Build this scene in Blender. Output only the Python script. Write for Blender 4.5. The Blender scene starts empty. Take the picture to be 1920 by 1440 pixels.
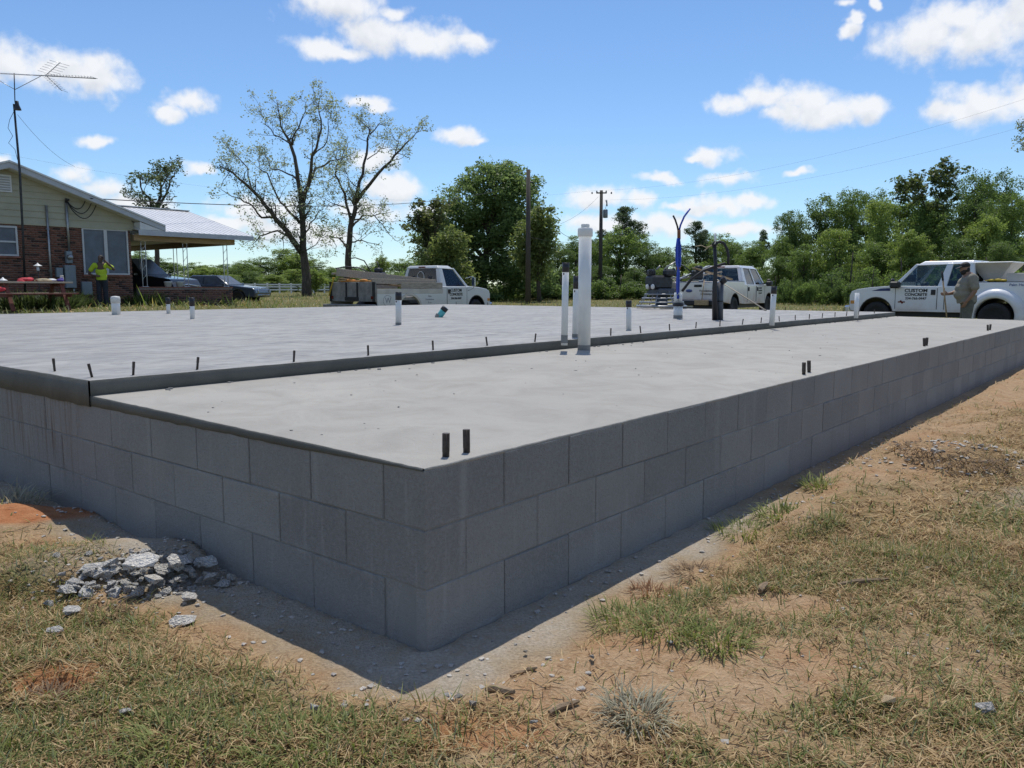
import bpy, bmesh, math, random
import numpy as np
from mathutils import Vector, Matrix

R = math.radians
random.seed(7)
rng = np.random.default_rng(7)
SC = bpy.context.scene
COL = SC.collection

# ------------------------------------------------------------------ camera
CAMZ, TH, FPX = 1.20, R(6.79), 1512.0
cd = bpy.data.cameras.new('camera')
cd.sensor_width = 36.0
cd.lens = 36.0 * FPX / 1920.0
cd.clip_start, cd.clip_end = 0.05, 5000
cam = bpy.data.objects.new('camera', cd)
cam.location = (0, 0, CAMZ)
cam.rotation_euler = (R(90) - TH, 0, 0)
COL.objects.link(cam)
SC.camera = cam

# ------------------------------------------------------------------ sky
SUN_EL, SUN_AZ = R(65), R(6)           # azimuth: clockwise from +Y (ahead of the camera)
SKY_STRENGTH = 0.125
world = bpy.data.worlds.new('World')
SC.world = world
world.use_nodes = True


def ray(px, py):
    u, v = (px - 960) / FPX, (720 - py) / FPX
    f = math.cos(TH) + v * math.sin(TH)
    up = v * math.cos(TH) - math.sin(TH)
    return u / f, up / f


# cumulus clouds: (x, y, half width, half height) as seen in the photograph, turned into
# azimuth / elevation on the sky sphere
CLOUDS = [
    (640, 5, 105, 38), (735, 25, 40, 22),
    (610, 88, 70, 24), (700, 66, 85, 40), (800, 72, 95, 34), (885, 78, 58, 24), (650, 98, 60, 18),
    (20, 118, 90, 44), (95, 128, 90, 42), (175, 138, 66, 42),
    (355, 190, 56, 20), (315, 213, 30, 18),
    (690, 192, 48, 15), (710, 203, 30, 12),
    (862, 255, 50, 20), (885, 268, 34, 12),
    (185, 264, 48, 14),
    (1385, 192, 66, 24), (1440, 180, 64, 34), (1510, 188, 66, 42), (1545, 218, 70, 26), (1620, 206, 52, 32), (1480, 215, 60, 22),
    (1760, 62, 110, 50), (1850, 55, 120, 58), (1910, 25, 90, 60), (1800, 30, 90, 36),
    (1790, 208, 74, 28), (1860, 190, 90, 40), (1930, 180, 70, 40),
    (1592, 60, 20, 15), (1600, 36, 10, 15), (1590, 5, 16, 10), (1640, 2, 12, 10),
    (1332, 290, 56, 20), (1300, 296, 34, 12),
    (1368, 336, 50, 18), (1240, 335, 56, 12), (1500, 321, 30, 9),
    (1120, 368, 76, 26), (1200, 378, 56, 22),
    (1330, 386, 92, 22), (1400, 378, 50, 16), (1270, 390, 50, 14),
    (1120, 420, 110, 22), (1260, 420, 110, 26), (1390, 430, 80, 18),
    (130, 332, 42, 22), (190, 358, 70, 24), (250, 385, 90, 22), (370, 314, 34, 14),
    (740, 352, 66, 28), (700, 300, 50, 28), (690, 395, 90, 26), (480, 390, 120, 26), (420, 420, 110, 24), (560, 440, 150, 30), (820, 400, 60, 16),
    (0, 300, 16, 14),
]


def build_world():
    nt = world.node_tree
    nt.nodes.clear()
    N, L = nt.nodes.new, nt.links.new

    def math_(op, a, b=None, c=None):
        n = N('ShaderNodeMath'); n.operation = op
        for i, v in enumerate((a, b, c)):
            if v is None: continue
            if isinstance(v, (int, float)): n.inputs[i].default_value = v
            else: L(v, n.inputs[i])
        return n.outputs[0]

    def vmath(op, a, b=None):
        n = N('ShaderNodeVectorMath'); n.operation = op
        for i, v in enumerate((a, b)):
            if v is None: continue
            if isinstance(v, tuple): n.inputs[i].default_value = v
            else: L(v, n.inputs[i])
        return n.outputs['Value'] if op in ('LENGTH', 'DOT_PRODUCT') else n.outputs[0]

    out = N('ShaderNodeOutputWorld')
    bg = N('ShaderNodeBackground'); bg.inputs[1].default_value = SKY_STRENGTH
    L(bg.outputs[0], out.inputs[0])
    sky = N('ShaderNodeTexSky'); sky.sky_type = 'NISHITA'; sky.sun_disc = False
    sky.sun_elevation = SUN_EL
    sky.sun_rotation = SUN_AZ
    sky.altitude = 0; sky.air_density = 1.0; sky.dust_density = 0.0; sky.ozone_density = 3.0
    tc = N('ShaderNodeTexCoord')
    d = tc.outputs['Generated']
    sx = N('ShaderNodeSeparateXYZ'); L(d, sx.inputs[0])
    az = math_('ARCTAN2', sx.outputs[0], sx.outputs[1])
    HALF = 0.60
    azf = math_('SUBTRACT', math_('PINGPONG', math_('ADD', az, HALF), 2 * HALF), HALF)  # same kind of cloud all round
    el = math_('PINGPONG', math_('ARCSINE', sx.outputs[2]), 0.355)
    cx = N('ShaderNodeCombineXYZ'); L(azf, cx.inputs[0]); L(el, cx.inputs[1])
    p0 = cx.outputs[0]
    # fine warp of the outline
    wn = N('ShaderNodeTexNoise'); wn.inputs['Scale'].default_value = 24; wn.inputs['Detail'].default_value = 3
    wn.inputs['Roughness'].default_value = 0.6
    L(d, wn.inputs['Vector'])
    wc = N('ShaderNodeVectorMath'); wc.operation = 'MULTIPLY_ADD'
    L(wn.outputs['Color'], wc.inputs[0]); wc.inputs[1].default_value = (0.044, 0.030, 0); wc.inputs[2].default_value = (-0.022, -0.015, 0)
    p = vmath('ADD', p0, wc.outputs[0])
    def nearest(pv):
        best, k = None, 0.00072
        for (x, y, rx, ry) in CLOUDS:
            a0, e0 = ray(x, y)
            a = math.atan(a0); e = math.atan(e0 * math.cos(a))
            ma = N('ShaderNodeVectorMath'); ma.operation = 'MULTIPLY_ADD'
            sx_, sy_ = 1 / (rx * k), 1 / (ry * k)
            L(pv, ma.inputs[0]); ma.inputs[1].default_value = (sx_, sy_, 0); ma.inputs[2].default_value = (-a * sx_, -e * sy_, 0)
            ln = vmath('LENGTH', ma.outputs[0])
            best = ln if best is None else math_('MINIMUM', best, ln)
        return best
    best = nearest(p)
    best2 = nearest(vmath('ADD', p, (0.0, 0.012, 0.0)))       # same field a little higher: lit tops, grey bases
    m = math_('SUBTRACT', 1.0, best)
    fb = N('ShaderNodeTexNoise'); fb.inputs['Scale'].default_value = 30; fb.inputs['Detail'].default_value = 6
    fb.inputs['Roughness'].default_value = 0.57
    L(d, fb.inputs['Vector'])
    dens = math_('ADD', m, math_('MULTIPLY', math_('SUBTRACT', fb.outputs[0], 0.5), 1.5))
    al = N('ShaderNodeMapRange'); al.interpolation_type = 'SMOOTHSTEP'
    al.inputs[1].default_value = 0.03; al.inputs[2].default_value = 0.74; L(dens, al.inputs[0])
    # brightness: crowns and thin edges white, thick bellies a little grey
    ws = N('ShaderNodeSeparateXYZ'); L(wn.outputs['Color'], ws.inputs[0])
    belly = N('ShaderNodeMapRange'); belly.interpolation_type = 'SMOOTHSTEP'
    belly.inputs[1].default_value = 0.3; belly.inputs[2].default_value = 1.0; L(dens, belly.inputs[0])
    sh = math_('SUBTRACT', 0.92, math_('MULTIPLY', belly.outputs[0], 0.18))
    sh = math_('ADD', sh, math_('MULTIPLY', math_('SUBTRACT', best2, best), 0.55))
    fb2 = N('ShaderNodeTexNoise'); fb2.inputs['Scale'].default_value = 30; fb2.inputs['Detail'].default_value = 2; fb2.inputs['Roughness'].default_value = 0.5
    L(vmath('ADD', d, (0.0, 0.0, 0.014)), fb2.inputs['Vector'])
    sh = math_('ADD', sh, math_('MULTIPLY', math_('SUBTRACT', fb.outputs[0], fb2.outputs[0]), 1.6))
    sh = math_('SUBTRACT', sh, math_('MULTIPLY', math_('SUBTRACT', ws.outputs[2], 0.5), 0.7))
    shc = N('ShaderNodeClamp'); shc.inputs[1].default_value = 0.0; shc.inputs[2].default_value = 1.0; L(sh, shc.inputs[0])
    cm = N('ShaderNodeMix'); cm.data_type = 'RGBA'
    L(shc.outputs[0], cm.inputs['Factor'])
    cm.inputs[6].default_value = (4.9, 5.2, 5.75, 1)
    cm.inputs[7].default_value = (7.5, 7.6, 7.8, 1)
    # colour of the clear sky
    tint = N('ShaderNodeMix'); tint.data_type = 'RGBA'; tint.blend_type = 'MULTIPLY'
    tint.inputs['Factor'].default_value = 1.0
    L(sky.outputs[0], tint.inputs[6]); tint.inputs[7].default_value = (0.79, 0.92, 1.06, 1)
    mx = N('ShaderNodeMix'); mx.data_type = 'RGBA'
    L(math_('MULTIPLY', al.outputs[0], math_('MULTIPLY', math_('GREATER_THAN', sx.outputs[2], 0.0), 0.94)), mx.inputs['Factor'])
    L(tint.outputs[2], mx.inputs[6]); L(cm.outputs[2], mx.inputs[7])
    L(mx.outputs[2], bg.inputs[0])


build_world()
world.cycles.sampling_method = 'MANUAL'
world.cycles.sample_map_resolution = 512

# ------------------------------------------------------------------ sun
sd = bpy.data.lights.new('sun', 'SUN')
sd.energy = 3.7
sd.angle = R(0.53)
sd.color = (1.0, 0.955, 0.88)
sun = bpy.data.objects.new('sun', sd)
sdir = Vector((math.sin(SUN_AZ) * math.cos(SUN_EL), math.cos(SUN_AZ) * math.cos(SUN_EL), math.sin(SUN_EL)))
sun.rotation_euler = sdir.to_track_quat('Z', 'Y').to_euler()
sun.location = (0, 0, 30)
COL.objects.link(sun)

SC.view_settings.view_transform = 'Standard'
SC.view_settings.look = 'None'
SC.view_settings.exposure = 0.0
SC.view_settings.gamma = 1.0
SC.cycles.use_denoising = True
SC.cycles.max_bounces = 6
SC.cycles.transparent_max_bounces = 12
SC.cycles.caustics_reflective = False
SC.cycles.caustics_refractive = False


# ------------------------------------------------------------------ geometry helpers
def W(px, py, Y):
    """point at forward distance Y seen in direction of photo pixel"""
    a, b = ray(px, py)
    return Vector((a * Y, Y, CAMZ + b * Y))


def G(px, py, z):
    """point at height z in direction of photo pixel"""
    a, b = ray(px, py)
    Y = (z - CAMZ) / b
    return Vector((a * Y, Y, z))


def ss(e0, e1, x):
    t = np.clip((x - e0) / (e1 - e0), 0, 1)
    return t * t * (3 - 2 * t)


def _hash(ix, iy, s):
    n = (ix * 374761393 + iy * 668265263 + s * 974634777) & 0x7fffffff
    n = ((n ^ (n >> 13)) * 1274126177) & 0x7fffffff
    return ((n ^ (n >> 16)) & 0xffff) / 65535.0


def vnoise(x, y, s=0):
    x = np.asarray(x, float); y = np.asarray(y, float)
    ix = np.floor(x).astype(np.int64); iy = np.floor(y).astype(np.int64)
    fx = x - ix; fy = y - iy
    fx = fx * fx * (3 - 2 * fx); fy = fy * fy * (3 - 2 * fy)
    a = _hash(ix, iy, s); b = _hash(ix + 1, iy, s); c = _hash(ix, iy + 1, s); d = _hash(ix + 1, iy + 1, s)
    return (a * (1 - fx) + b * fx) * (1 - fy) + (c * (1 - fx) + d * fx) * fy


def fbm(x, y, o=4, s=0):
    r = 0; amp = .5; k = 1.0
    for i in range(o):
        r = r + amp * vnoise(np.asarray(x) * k, np.asarray(y) * k, s + i); k *= 2.03; amp *= .5
    return r / (1 - .5 ** o)


class MB:
    """collects shapes; build() links them as one mesh object"""
    def __init__(s):
        s.v, s.f, s.sm = [], [], []

    def add(s, vs, fs, smooth=False, M=None):
        o = len(s.v)
        for p in vs:
            p = Vector(p)
            s.v.append(tuple(M @ p) if M else tuple(p))
        for f in fs:
            s.f.append(tuple(i + o for i in f)); s.sm.append(smooth)
        return s

    def box(s, c, d, rot=None, ch=0.0):
        hx, hy, hz = d[0] / 2, d[1] / 2, d[2] / 2
        M = Matrix.Translation(Vector(c))
        if rot is not None:
            M = M @ (rot.to_4x4() if isinstance(rot, Matrix) else Matrix.Rotation(rot, 4, 'Z'))
        if ch <= 0:
            vs = [(x, y, z) for x in (-hx, hx) for y in (-hy, hy) for z in (-hz, hz)]
            fs = [(0, 1, 3, 2), (4, 6, 7, 5), (0, 4, 5, 1), (2, 3, 7, 6), (0, 2, 6, 4), (1, 5, 7, 3)]
            return s.add(vs, fs, False, M)
        vs, idx = [], {}
        for sx in (-1, 1):
            for sy in (-1, 1):
                for sz in (-1, 1):
                    for k in range(3):
                        p = [sx * (hx - ch), sy * (hy - ch), sz * (hz - ch)]
                        p[k] = (sx * hx, sy * hy, sz * hz)[k]
                        idx[(sx, sy, sz, k)] = len(vs); vs.append(tuple(p))
        fs = []
        I = lambda a, b, c2, k: idx[(a, b, c2, k)]
        for sg in (-1, 1):
            q = [(sg, -1, -1), (sg, 1, -1), (sg, 1, 1), (sg, -1, 1)]
            fs.append([I(*t, 0) for t in (q if sg > 0 else q[::-1])])
            q = [(-1, sg, -1), (-1, sg, 1), (1, sg, 1), (1, sg, -1)]
            fs.append([I(*t, 1) for t in (q if sg > 0 else q[::-1])])
            q = [(-1, -1, sg), (1, -1, sg), (1, 1, sg), (-1, 1, sg)]
            fs.append([I(*t, 2) for t in (q if sg > 0 else q[::-1])])
        for a in (-1, 1):
            for b in (-1, 1):
                f = [I(-1, a, b, 1), I(1, a, b, 1), I(1, a, b, 2), I(-1, a, b, 2)]; fs.append(f if a * b < 0 else f[::-1])
                f = [I(a, -1, b, 0), I(a, 1, b, 0), I(a, 1, b, 2), I(a, -1, b, 2)]; fs.append(f if a * b > 0 else f[::-1])
                f = [I(a, b, -1, 0), I(a, b, 1, 0), I(a, b, 1, 1), I(a, b, -1, 1)]; fs.append(f if a * b < 0 else f[::-1])
                for c2 in (-1, 1):
                    f = [I(a, b, c2, 0), I(a, b, c2, 1), I(a, b, c2, 2)]; fs.append(f if a * b * c2 > 0 else f[::-1])
        return s.add(vs, fs, False, M)

    def bar(s, p, q, w, h=None, ch=0.0):
        """rectangular bar from p to q, width w (horizontal), height h"""
        p, q = Vector(p), Vector(q); h = h or w
        d = q - p; ln = d.length; d.normalize()
        up = Vector((0, 0, 1)) if abs(d.z) < .95 else Vector((0, 1, 0))
        y = up.cross(d).normalized(); z = d.cross(y)
        M = Matrix((d, y, z)).transposed()
        return s.box((p + q) / 2, (ln, w, h), M, ch)

    def prism(s, prof, y0, y1, M=None, smooth=False):
        """profile in (x, z) extruded along y"""
        n = len(prof)
        vs = [(x, y0, z) for x, z in prof] + [(x, y1, z) for x, z in prof]
        fs = [tuple(range(n)), tuple(range(2 * n - 1, n - 1, -1))]
        for i in range(n):
            j = (i + 1) % n
            fs.append((j, i, i + n, j + n))
        return s.add(vs, fs, smooth, M)

    def hexa(s, c8, M=None):
        """8 corners: bottom ring 0-3 (ccw from above), top ring 4-7"""
        fs = [(3, 2, 1, 0), (4, 5, 6, 7), (0, 1, 5, 4), (1, 2, 6, 5), (2, 3, 7, 6), (3, 0, 4, 7)]
        return s.add(c8, fs, False, M)

    def tube(s, pts, rad, n=8, cap=True, smooth=True, M=None):
        pts = [Vector(p) for p in pts]
        if not isinstance(rad, (list, tuple)): rad = [rad] * len(pts)
        vs, fs = [], []
        prev = None
        for i, p in enumerate(pts):
            a = pts[max(0, i - 1)]; b = pts[min(len(pts) - 1, i + 1)]
            t = (b - a)
            t = t.normalized() if t.length > 1e-9 else Vector((0, 0, 1))
            if prev is None:
                ref = Vector((1, 0, 0)) if abs(t.x) < .9 else Vector((0, 1, 0))
                x = t.cross(ref).normalized()
            else:
                x = (prev - t * prev.dot(t))
                x = x.normalized() if x.length > 1e-6 else t.orthogonal().normalized()
            prev = x
            y = t.cross(x)
            for k in range(n):
                an = 2 * math.pi * k / n
                vs.append(p + (x * math.cos(an) + y * math.sin(an)) * rad[i])
        for i in range(len(pts) - 1):
            for k in range(n):
                k2 = (k + 1) % n
                fs.append((i * n + k, i * n + k2, (i + 1) * n + k2, (i + 1) * n + k))
        s.add(vs, fs, smooth, M)
        if cap:
            o = len(s.v) - len(vs)
            s.f.append(tuple(o + k for k in range(n - 1, -1, -1))); s.sm.append(False)
            s.f.append(tuple(o + (len(pts) - 1) * n + k for k in range(n))); s.sm.append(False)
        return s

    def lathe(s, prof, n=20, M=None, smooth=True, axis='Z'):
        """profile of (r, h)"""
        vs, fs = [], []
        for r, h in prof:
            for k in range(n):
                an = 2 * math.pi * k / n
                c, q = r * math.cos(an), r * math.sin(an)
                vs.append((c, q, h) if axis == 'Z' else ((h, c, q) if axis == 'X' else (q, h, c)))
        for i in range(len(prof) - 1):
            for k in range(n):
                k2 = (k + 1) % n
                fs.append((i * n + k, i * n + k2, (i + 1) * n + k2, (i + 1) * n + k))
        fs.append(tuple(range(n - 1, -1, -1)))
        fs.append(tuple((len(prof) - 1) * n + k for k in range(n)))
        return s.add(vs, fs, smooth, M)

    def ball(s, c, r, n=10, m=7, M=None):
        r = r if isinstance(r, (list, tuple)) else (r, r, r)
        vs, fs = [], []
        for i in range(m + 1):
            th = math.pi * i / m
            for k in range(n):
                an = 2 * math.pi * k / n
                vs.append((c[0] + r[0] * math.sin(th) * math.cos(an), c[1] + r[1] * math.sin(th) * math.sin(an), c[2] - r[2] * math.cos(th)))
        for i in range(m):
            for k in range(n):
                k2 = (k + 1) % n
                fs.append((i * n + k, i * n + k2, (i + 1) * n + k2, (i + 1) * n + k))
        return s.add(vs, fs, True, M)

    def panel(s, q, u0, u1, v0, v1, th=0.006, off=0.004):
        """thin plate lying on quad q (4 corners, bottom-left, bottom-right, top-right, top-left seen from outside)"""
        a, b, c, d = [Vector(p) for p in q]
        P = lambda u, v: (a * (1 - u) + b * u) * (1 - v) + (d * (1 - u) + c * u) * v
        n = (b - a).cross(d - a).normalized()
        r = [P(u0, v0), P(u1, v0), P(u1, v1), P(u0, v1)]
        lo = [p + n * (off - th) for p in r]; hi = [p + n * off for p in r]
        return s.add(lo + hi, [(3, 2, 1, 0), (4, 5, 6, 7), (0, 1, 5, 4), (1, 2, 6, 5), (2, 3, 7, 6), (3, 0, 4, 7)])

    def mesh(s, name):
        me = bpy.data.meshes.new(name)
        me.from_pydata(s.v, [], s.f)
        me.polygons.foreach_set('use_smooth', s.sm)
        me.update()
        return me

    def build(s, name, mat, parent=None, bevel=0, seg=2, auto=False):
        o = link(name, s.mesh(name), mat, parent)
        if bevel:
            m = o.modifiers.new('bevel', 'BEVEL'); m.width = bevel; m.segments = seg
            m.limit_method = 'ANGLE'; m.angle_limit = R(38); m.harden_normals = False
            for p in o.data.polygons: p.use_smooth = True
            w = o.modifiers.new('wn', 'WEIGHTED_NORMAL'); w.keep_sharp = True
        return o


def link(name, me, mat, parent=None):
    o = bpy.data.objects.new(name, me)
    if mat is not None:
        me.materials.clear()
        for m in (mat if isinstance(mat, (list, tuple)) else [mat]):
            me.materials.append(M_[m] if isinstance(m, str) else m)
    if parent is not None: o.parent = parent
    COL.objects.link(o)
    return o


def tag(o, label=None, cat=None, group=None, kind=None):
    if label: o['label'] = label
    if cat: o['category'] = cat
    if group: o['group'] = group
    if kind: o['kind'] = kind
    return o


def thing(name, label, cat, loc=(0, 0, 0), rz=0, group=None):
    o = bpy.data.objects.new(name, None)
    o.empty_display_size = .2
    o.location = loc
    o.rotation_euler = (0, 0, rz)
    COL.objects.link(o)
    return tag(o, label, cat, group)


def copy_tree(o, parent=None):
    c = o.copy(); COL.objects.link(c); c.parent = parent
    for ch in list(o.children): copy_tree(ch, c)
    return c


def fast_mesh(name, v, f, col=None, smooth=False):
    """v (N,3), f (M,3 or 4) numpy"""
    me = bpy.data.meshes.new(name)
    v = np.asarray(v, np.float32); f = np.asarray(f, np.int32)
    k = f.shape[1]
    me.vertices.add(len(v)); me.vertices.foreach_set('co', v.ravel())
    me.loops.add(f.size); me.loops.foreach_set('vertex_index', f.ravel())
    me.polygons.add(len(f))
    me.polygons.foreach_set('loop_start', np.arange(0, f.size, k, dtype=np.int32))
    me.polygons.foreach_set('loop_total', np.full(len(f), k, np.int32))
    if smooth: me.polygons.foreach_set('use_smooth', np.ones(len(f), bool))
    if col is not None:
        at = me.color_attributes.new('Col', 'FLOAT_COLOR', 'POINT')
        at.data.foreach_set('color', np.asarray(col, np.float32).ravel())
    me.update(); me.validate()
    return me


def text_mesh(body, size, extrude=0.002, align='CENTER', spacing=1.0, bold=0.0):
    cu = bpy.data.curves.new('lettering', 'FONT')
    cu.body = body; cu.size = size; cu.extrude = extrude; cu.align_x = align; cu.align_y = 'CENTER'
    cu.space_character = spacing; cu.offset = bold; cu.resolution_u = 3
    o = bpy.data.objects.new('lettering', cu)
    COL.objects.link(o)
    bpy.context.view_layer.update()
    me = bpy.data.meshes.new_from_object(o)
    bpy.data.objects.remove(o)
    return me


def lettering(body, size, loc, right, up, mat, parent, name='lettering', bold=0.0, sx=1.0):
    """flat print on a face: right and up are the reading directions"""
    me = text_mesh(body, size, bold=bold)
    o = link(name, me, mat, parent)
    r = Vector(right).normalized(); u = Vector(up).normalized(); n = r.cross(u)
    M = Matrix((r * sx, u, n)).transposed().to_4x4()
    M.translation = Vector(loc)
    me.transform(M)
    return o


# ------------------------------------------------------------------ materials
M_ = {}


def mat(name, col, rough=.6, metal=0, var=0.0, scale=6, col2=None, bump=0, bscale=None, spec=.5, coat=0, coords='Object',
        stretch=None, rand=0.0, detail=5, trans=0.0):
    m = bpy.data.materials.new(name); m.use_nodes = True
    nt = m.node_tree; N, L = nt.nodes.new, nt.links.new
    b = nt.nodes['Principled BSDF']
    b.inputs['Roughness'].default_value = rough
    b.inputs['Metallic'].default_value = metal
    b.inputs['Specular IOR Level'].default_value = spec
    b.inputs['Coat Weight'].default_value = coat
    b.inputs['Coat Roughness'].default_value = .05
    if trans: b.inputs['Transmission Weight'].default_value = trans
    tc = N('ShaderNodeTexCoord')
    vec = tc.outputs[coords]
    if stretch:
        mp = N('ShaderNodeMapping'); mp.inputs['Scale'].default_value = stretch
        L(vec, mp.inputs[0]); vec = mp.outputs[0]
    no = N('ShaderNodeTexNoise'); no.inputs['Scale'].default_value = scale; no.inputs['Detail'].default_value = detail
    no.inputs['Roughness'].default_value = .6
    L(vec, no.inputs['Vector'])
    c2 = col2 or tuple(max(0, c * (1 - var)) for c in col)
    c1 = col if col2 else tuple(min(1, c * (1 + var)) for c in col)
    mr = N('ShaderNodeMapRange'); mr.inputs[1].default_value = .33; mr.inputs[2].default_value = .67
    L(no.outputs[0], mr.inputs[0])
    mx = N('ShaderNodeMix'); mx.data_type = 'RGBA'
    mx.inputs[6].default_value = (*c2, 1); mx.inputs[7].default_value = (*c1, 1)
    L(mr.outputs[0], mx.inputs['Factor'])
    colout = mx.outputs[2]
    if rand:
        oi = N('ShaderNodeObjectInfo')
        hs = N('ShaderNodeHueSaturation')
        r2 = N('ShaderNodeMapRange'); r2.inputs[3].default_value = 1 - rand; r2.inputs[4].default_value = 1 + rand
        L(oi.outputs['Random'], r2.inputs[0]); L(r2.outputs[0], hs.inputs['Value']); L(colout, hs.inputs['Color'])
        colout = hs.outputs[0]
    L(colout, b.inputs['Base Color'])
    if bump:
        bp = N('ShaderNodeBump'); bp.inputs['Strength'].default_value = 1.0; bp.inputs['Distance'].default_value = bump
        n2 = N('ShaderNodeTexNoise'); n2.inputs['Scale'].default_value = bscale or scale * 3; n2.inputs['Detail'].default_value = 6
        L(vec, n2.inputs['Vector']); L(n2.outputs[0], bp.inputs['Height']); L(bp.outputs[0], b.inputs['Normal'])
    M_[name] = m
    return m


def nodes_of(m):
    nt = m.node_tree
    return nt, nt.nodes.new, nt.links.new, nt.nodes['Principled BSDF']
# ------------------------------------------------------------------ the foundation's frame
CX, CY = -0.286, 2.57                      # near corner of the block wall
AD = Vector((0.6357, 0.7720, 0)); BD = Vector((-0.7720, 0.6357, 0))
AZ = math.atan2(AD.y, AD.x)
LA, LB, PB = 15.24, 14.63, 2.44            # length, depth, depth of the low porch slab
CRS, MOD = 0.2035, 0.406                   # block course and module
ZB = 0.6105                                # top of the blocks
ZH = 0.729                                 # house slab
ZP0, ZP1 = 0.6145, 0.648                    # porch slab, outer edge / at the step


def AB(x, y):
    dx, dy = x - CX, y - CY
    return dx * AD.x + dy * AD.y, dx * BD.x + dy * BD.y


def XY(a, b):
    return CX + a * AD.x + b * BD.x, CY + a * AD.y + b * BD.y


# ------------------------------------------------------------------ ground
def blob(x, y, cx, cy, rx, ry, rot=0):
    c, s = math.cos(rot), math.sin(rot)
    dx, dy = x - cx, y - cy
    u, v = (dx * c + dy * s) / rx, (-dx * s + dy * c) / ry
    return np.clip(1 - (u * u + v * v), 0, 1)


def wall_dist(x, y):
    a, b = AB(x, y)
    da = np.maximum(np.maximum(-a, a - LA), 0); db = np.maximum(np.maximum(-b, b - LB), 0)
    return np.hypot(da, db), a, b


def height(x, y):
    x = np.asarray(x, float); y = np.asarray(y, float)
    d, a, b = wall_dist(x, y)
    near = 1 - ss(9, 30, np.hypot(x, y - 3))
    right = ss(1.2, 3.5, a) * (b < 0)
    wob = (fbm(x * 1.3, y * 1.3, 3, 5) - .5)
    edge = .30 + .22 * (fbm(a * 1.7 + 9, b * 1.7, 3, 11) - .5) * 2 * .6
    edge = np.where(b < 0, edge + .04 - .16 * ss(2, 4, a), edge + .10)
    out = ss(edge, edge + .14, d)
    z = -.008 + out * (.026 + right * (.055 + .05 * wob)) - .05 * right * (1 - out) * 0
    z = z + near * (.075 * (fbm(x * .9, y * .9, 4, 1) - .5) * out + (.026 * out + .006) * (fbm(x * 7, y * 7, 3, 2) - .5)
                    + (.012 * out + .007) * (fbm(x * 24, y * 24, 2, 3) - .5))
    # rubble heap swell, burrow, clods
    z = z + .10 * blob(x, y, -1.66, 3.36, .60, .30, R(35)) + .05 * ss(.8, 2.2, b) * (a < 0) * ss(.05, .3, d) * near
    z = z - .11 * np.sqrt(blob(x, y, -1.36, 2.27, .10, .06))
    z = z + .05 * blob(x, y, -2.45, 4.0, .6, .35, R(20))
    z = z + .10 * blob(x, y, 2.95, 5.35, .55, .38)
    z = z + .05 * blob(x, y, 1.55, 4.0, .4, .22, AZ)
    # field
    z = z + .60 * ss(5, 11, -x) * ss(12, 23, y)
    z = z + .10 * ss(20, 27, y) * ss(-2, 6, x)
    z = z + .10 * (fbm(x * .12, y * .12, 3, 8) - .5) * ss(18, 40, np.hypot(x, y))
    return z


def axis(lo, f0, f1, hi, step, grow):
    v = list(np.arange(f0, f1, step)); s = step; p = f0; left = []
    while p > lo: s *= grow; p -= s; left.append(p)
    s = step; p = v[-1]; r = []
    while p < hi: s *= grow; p += s; r.append(p)
    return np.array(left[::-1] + v + r)


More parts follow.
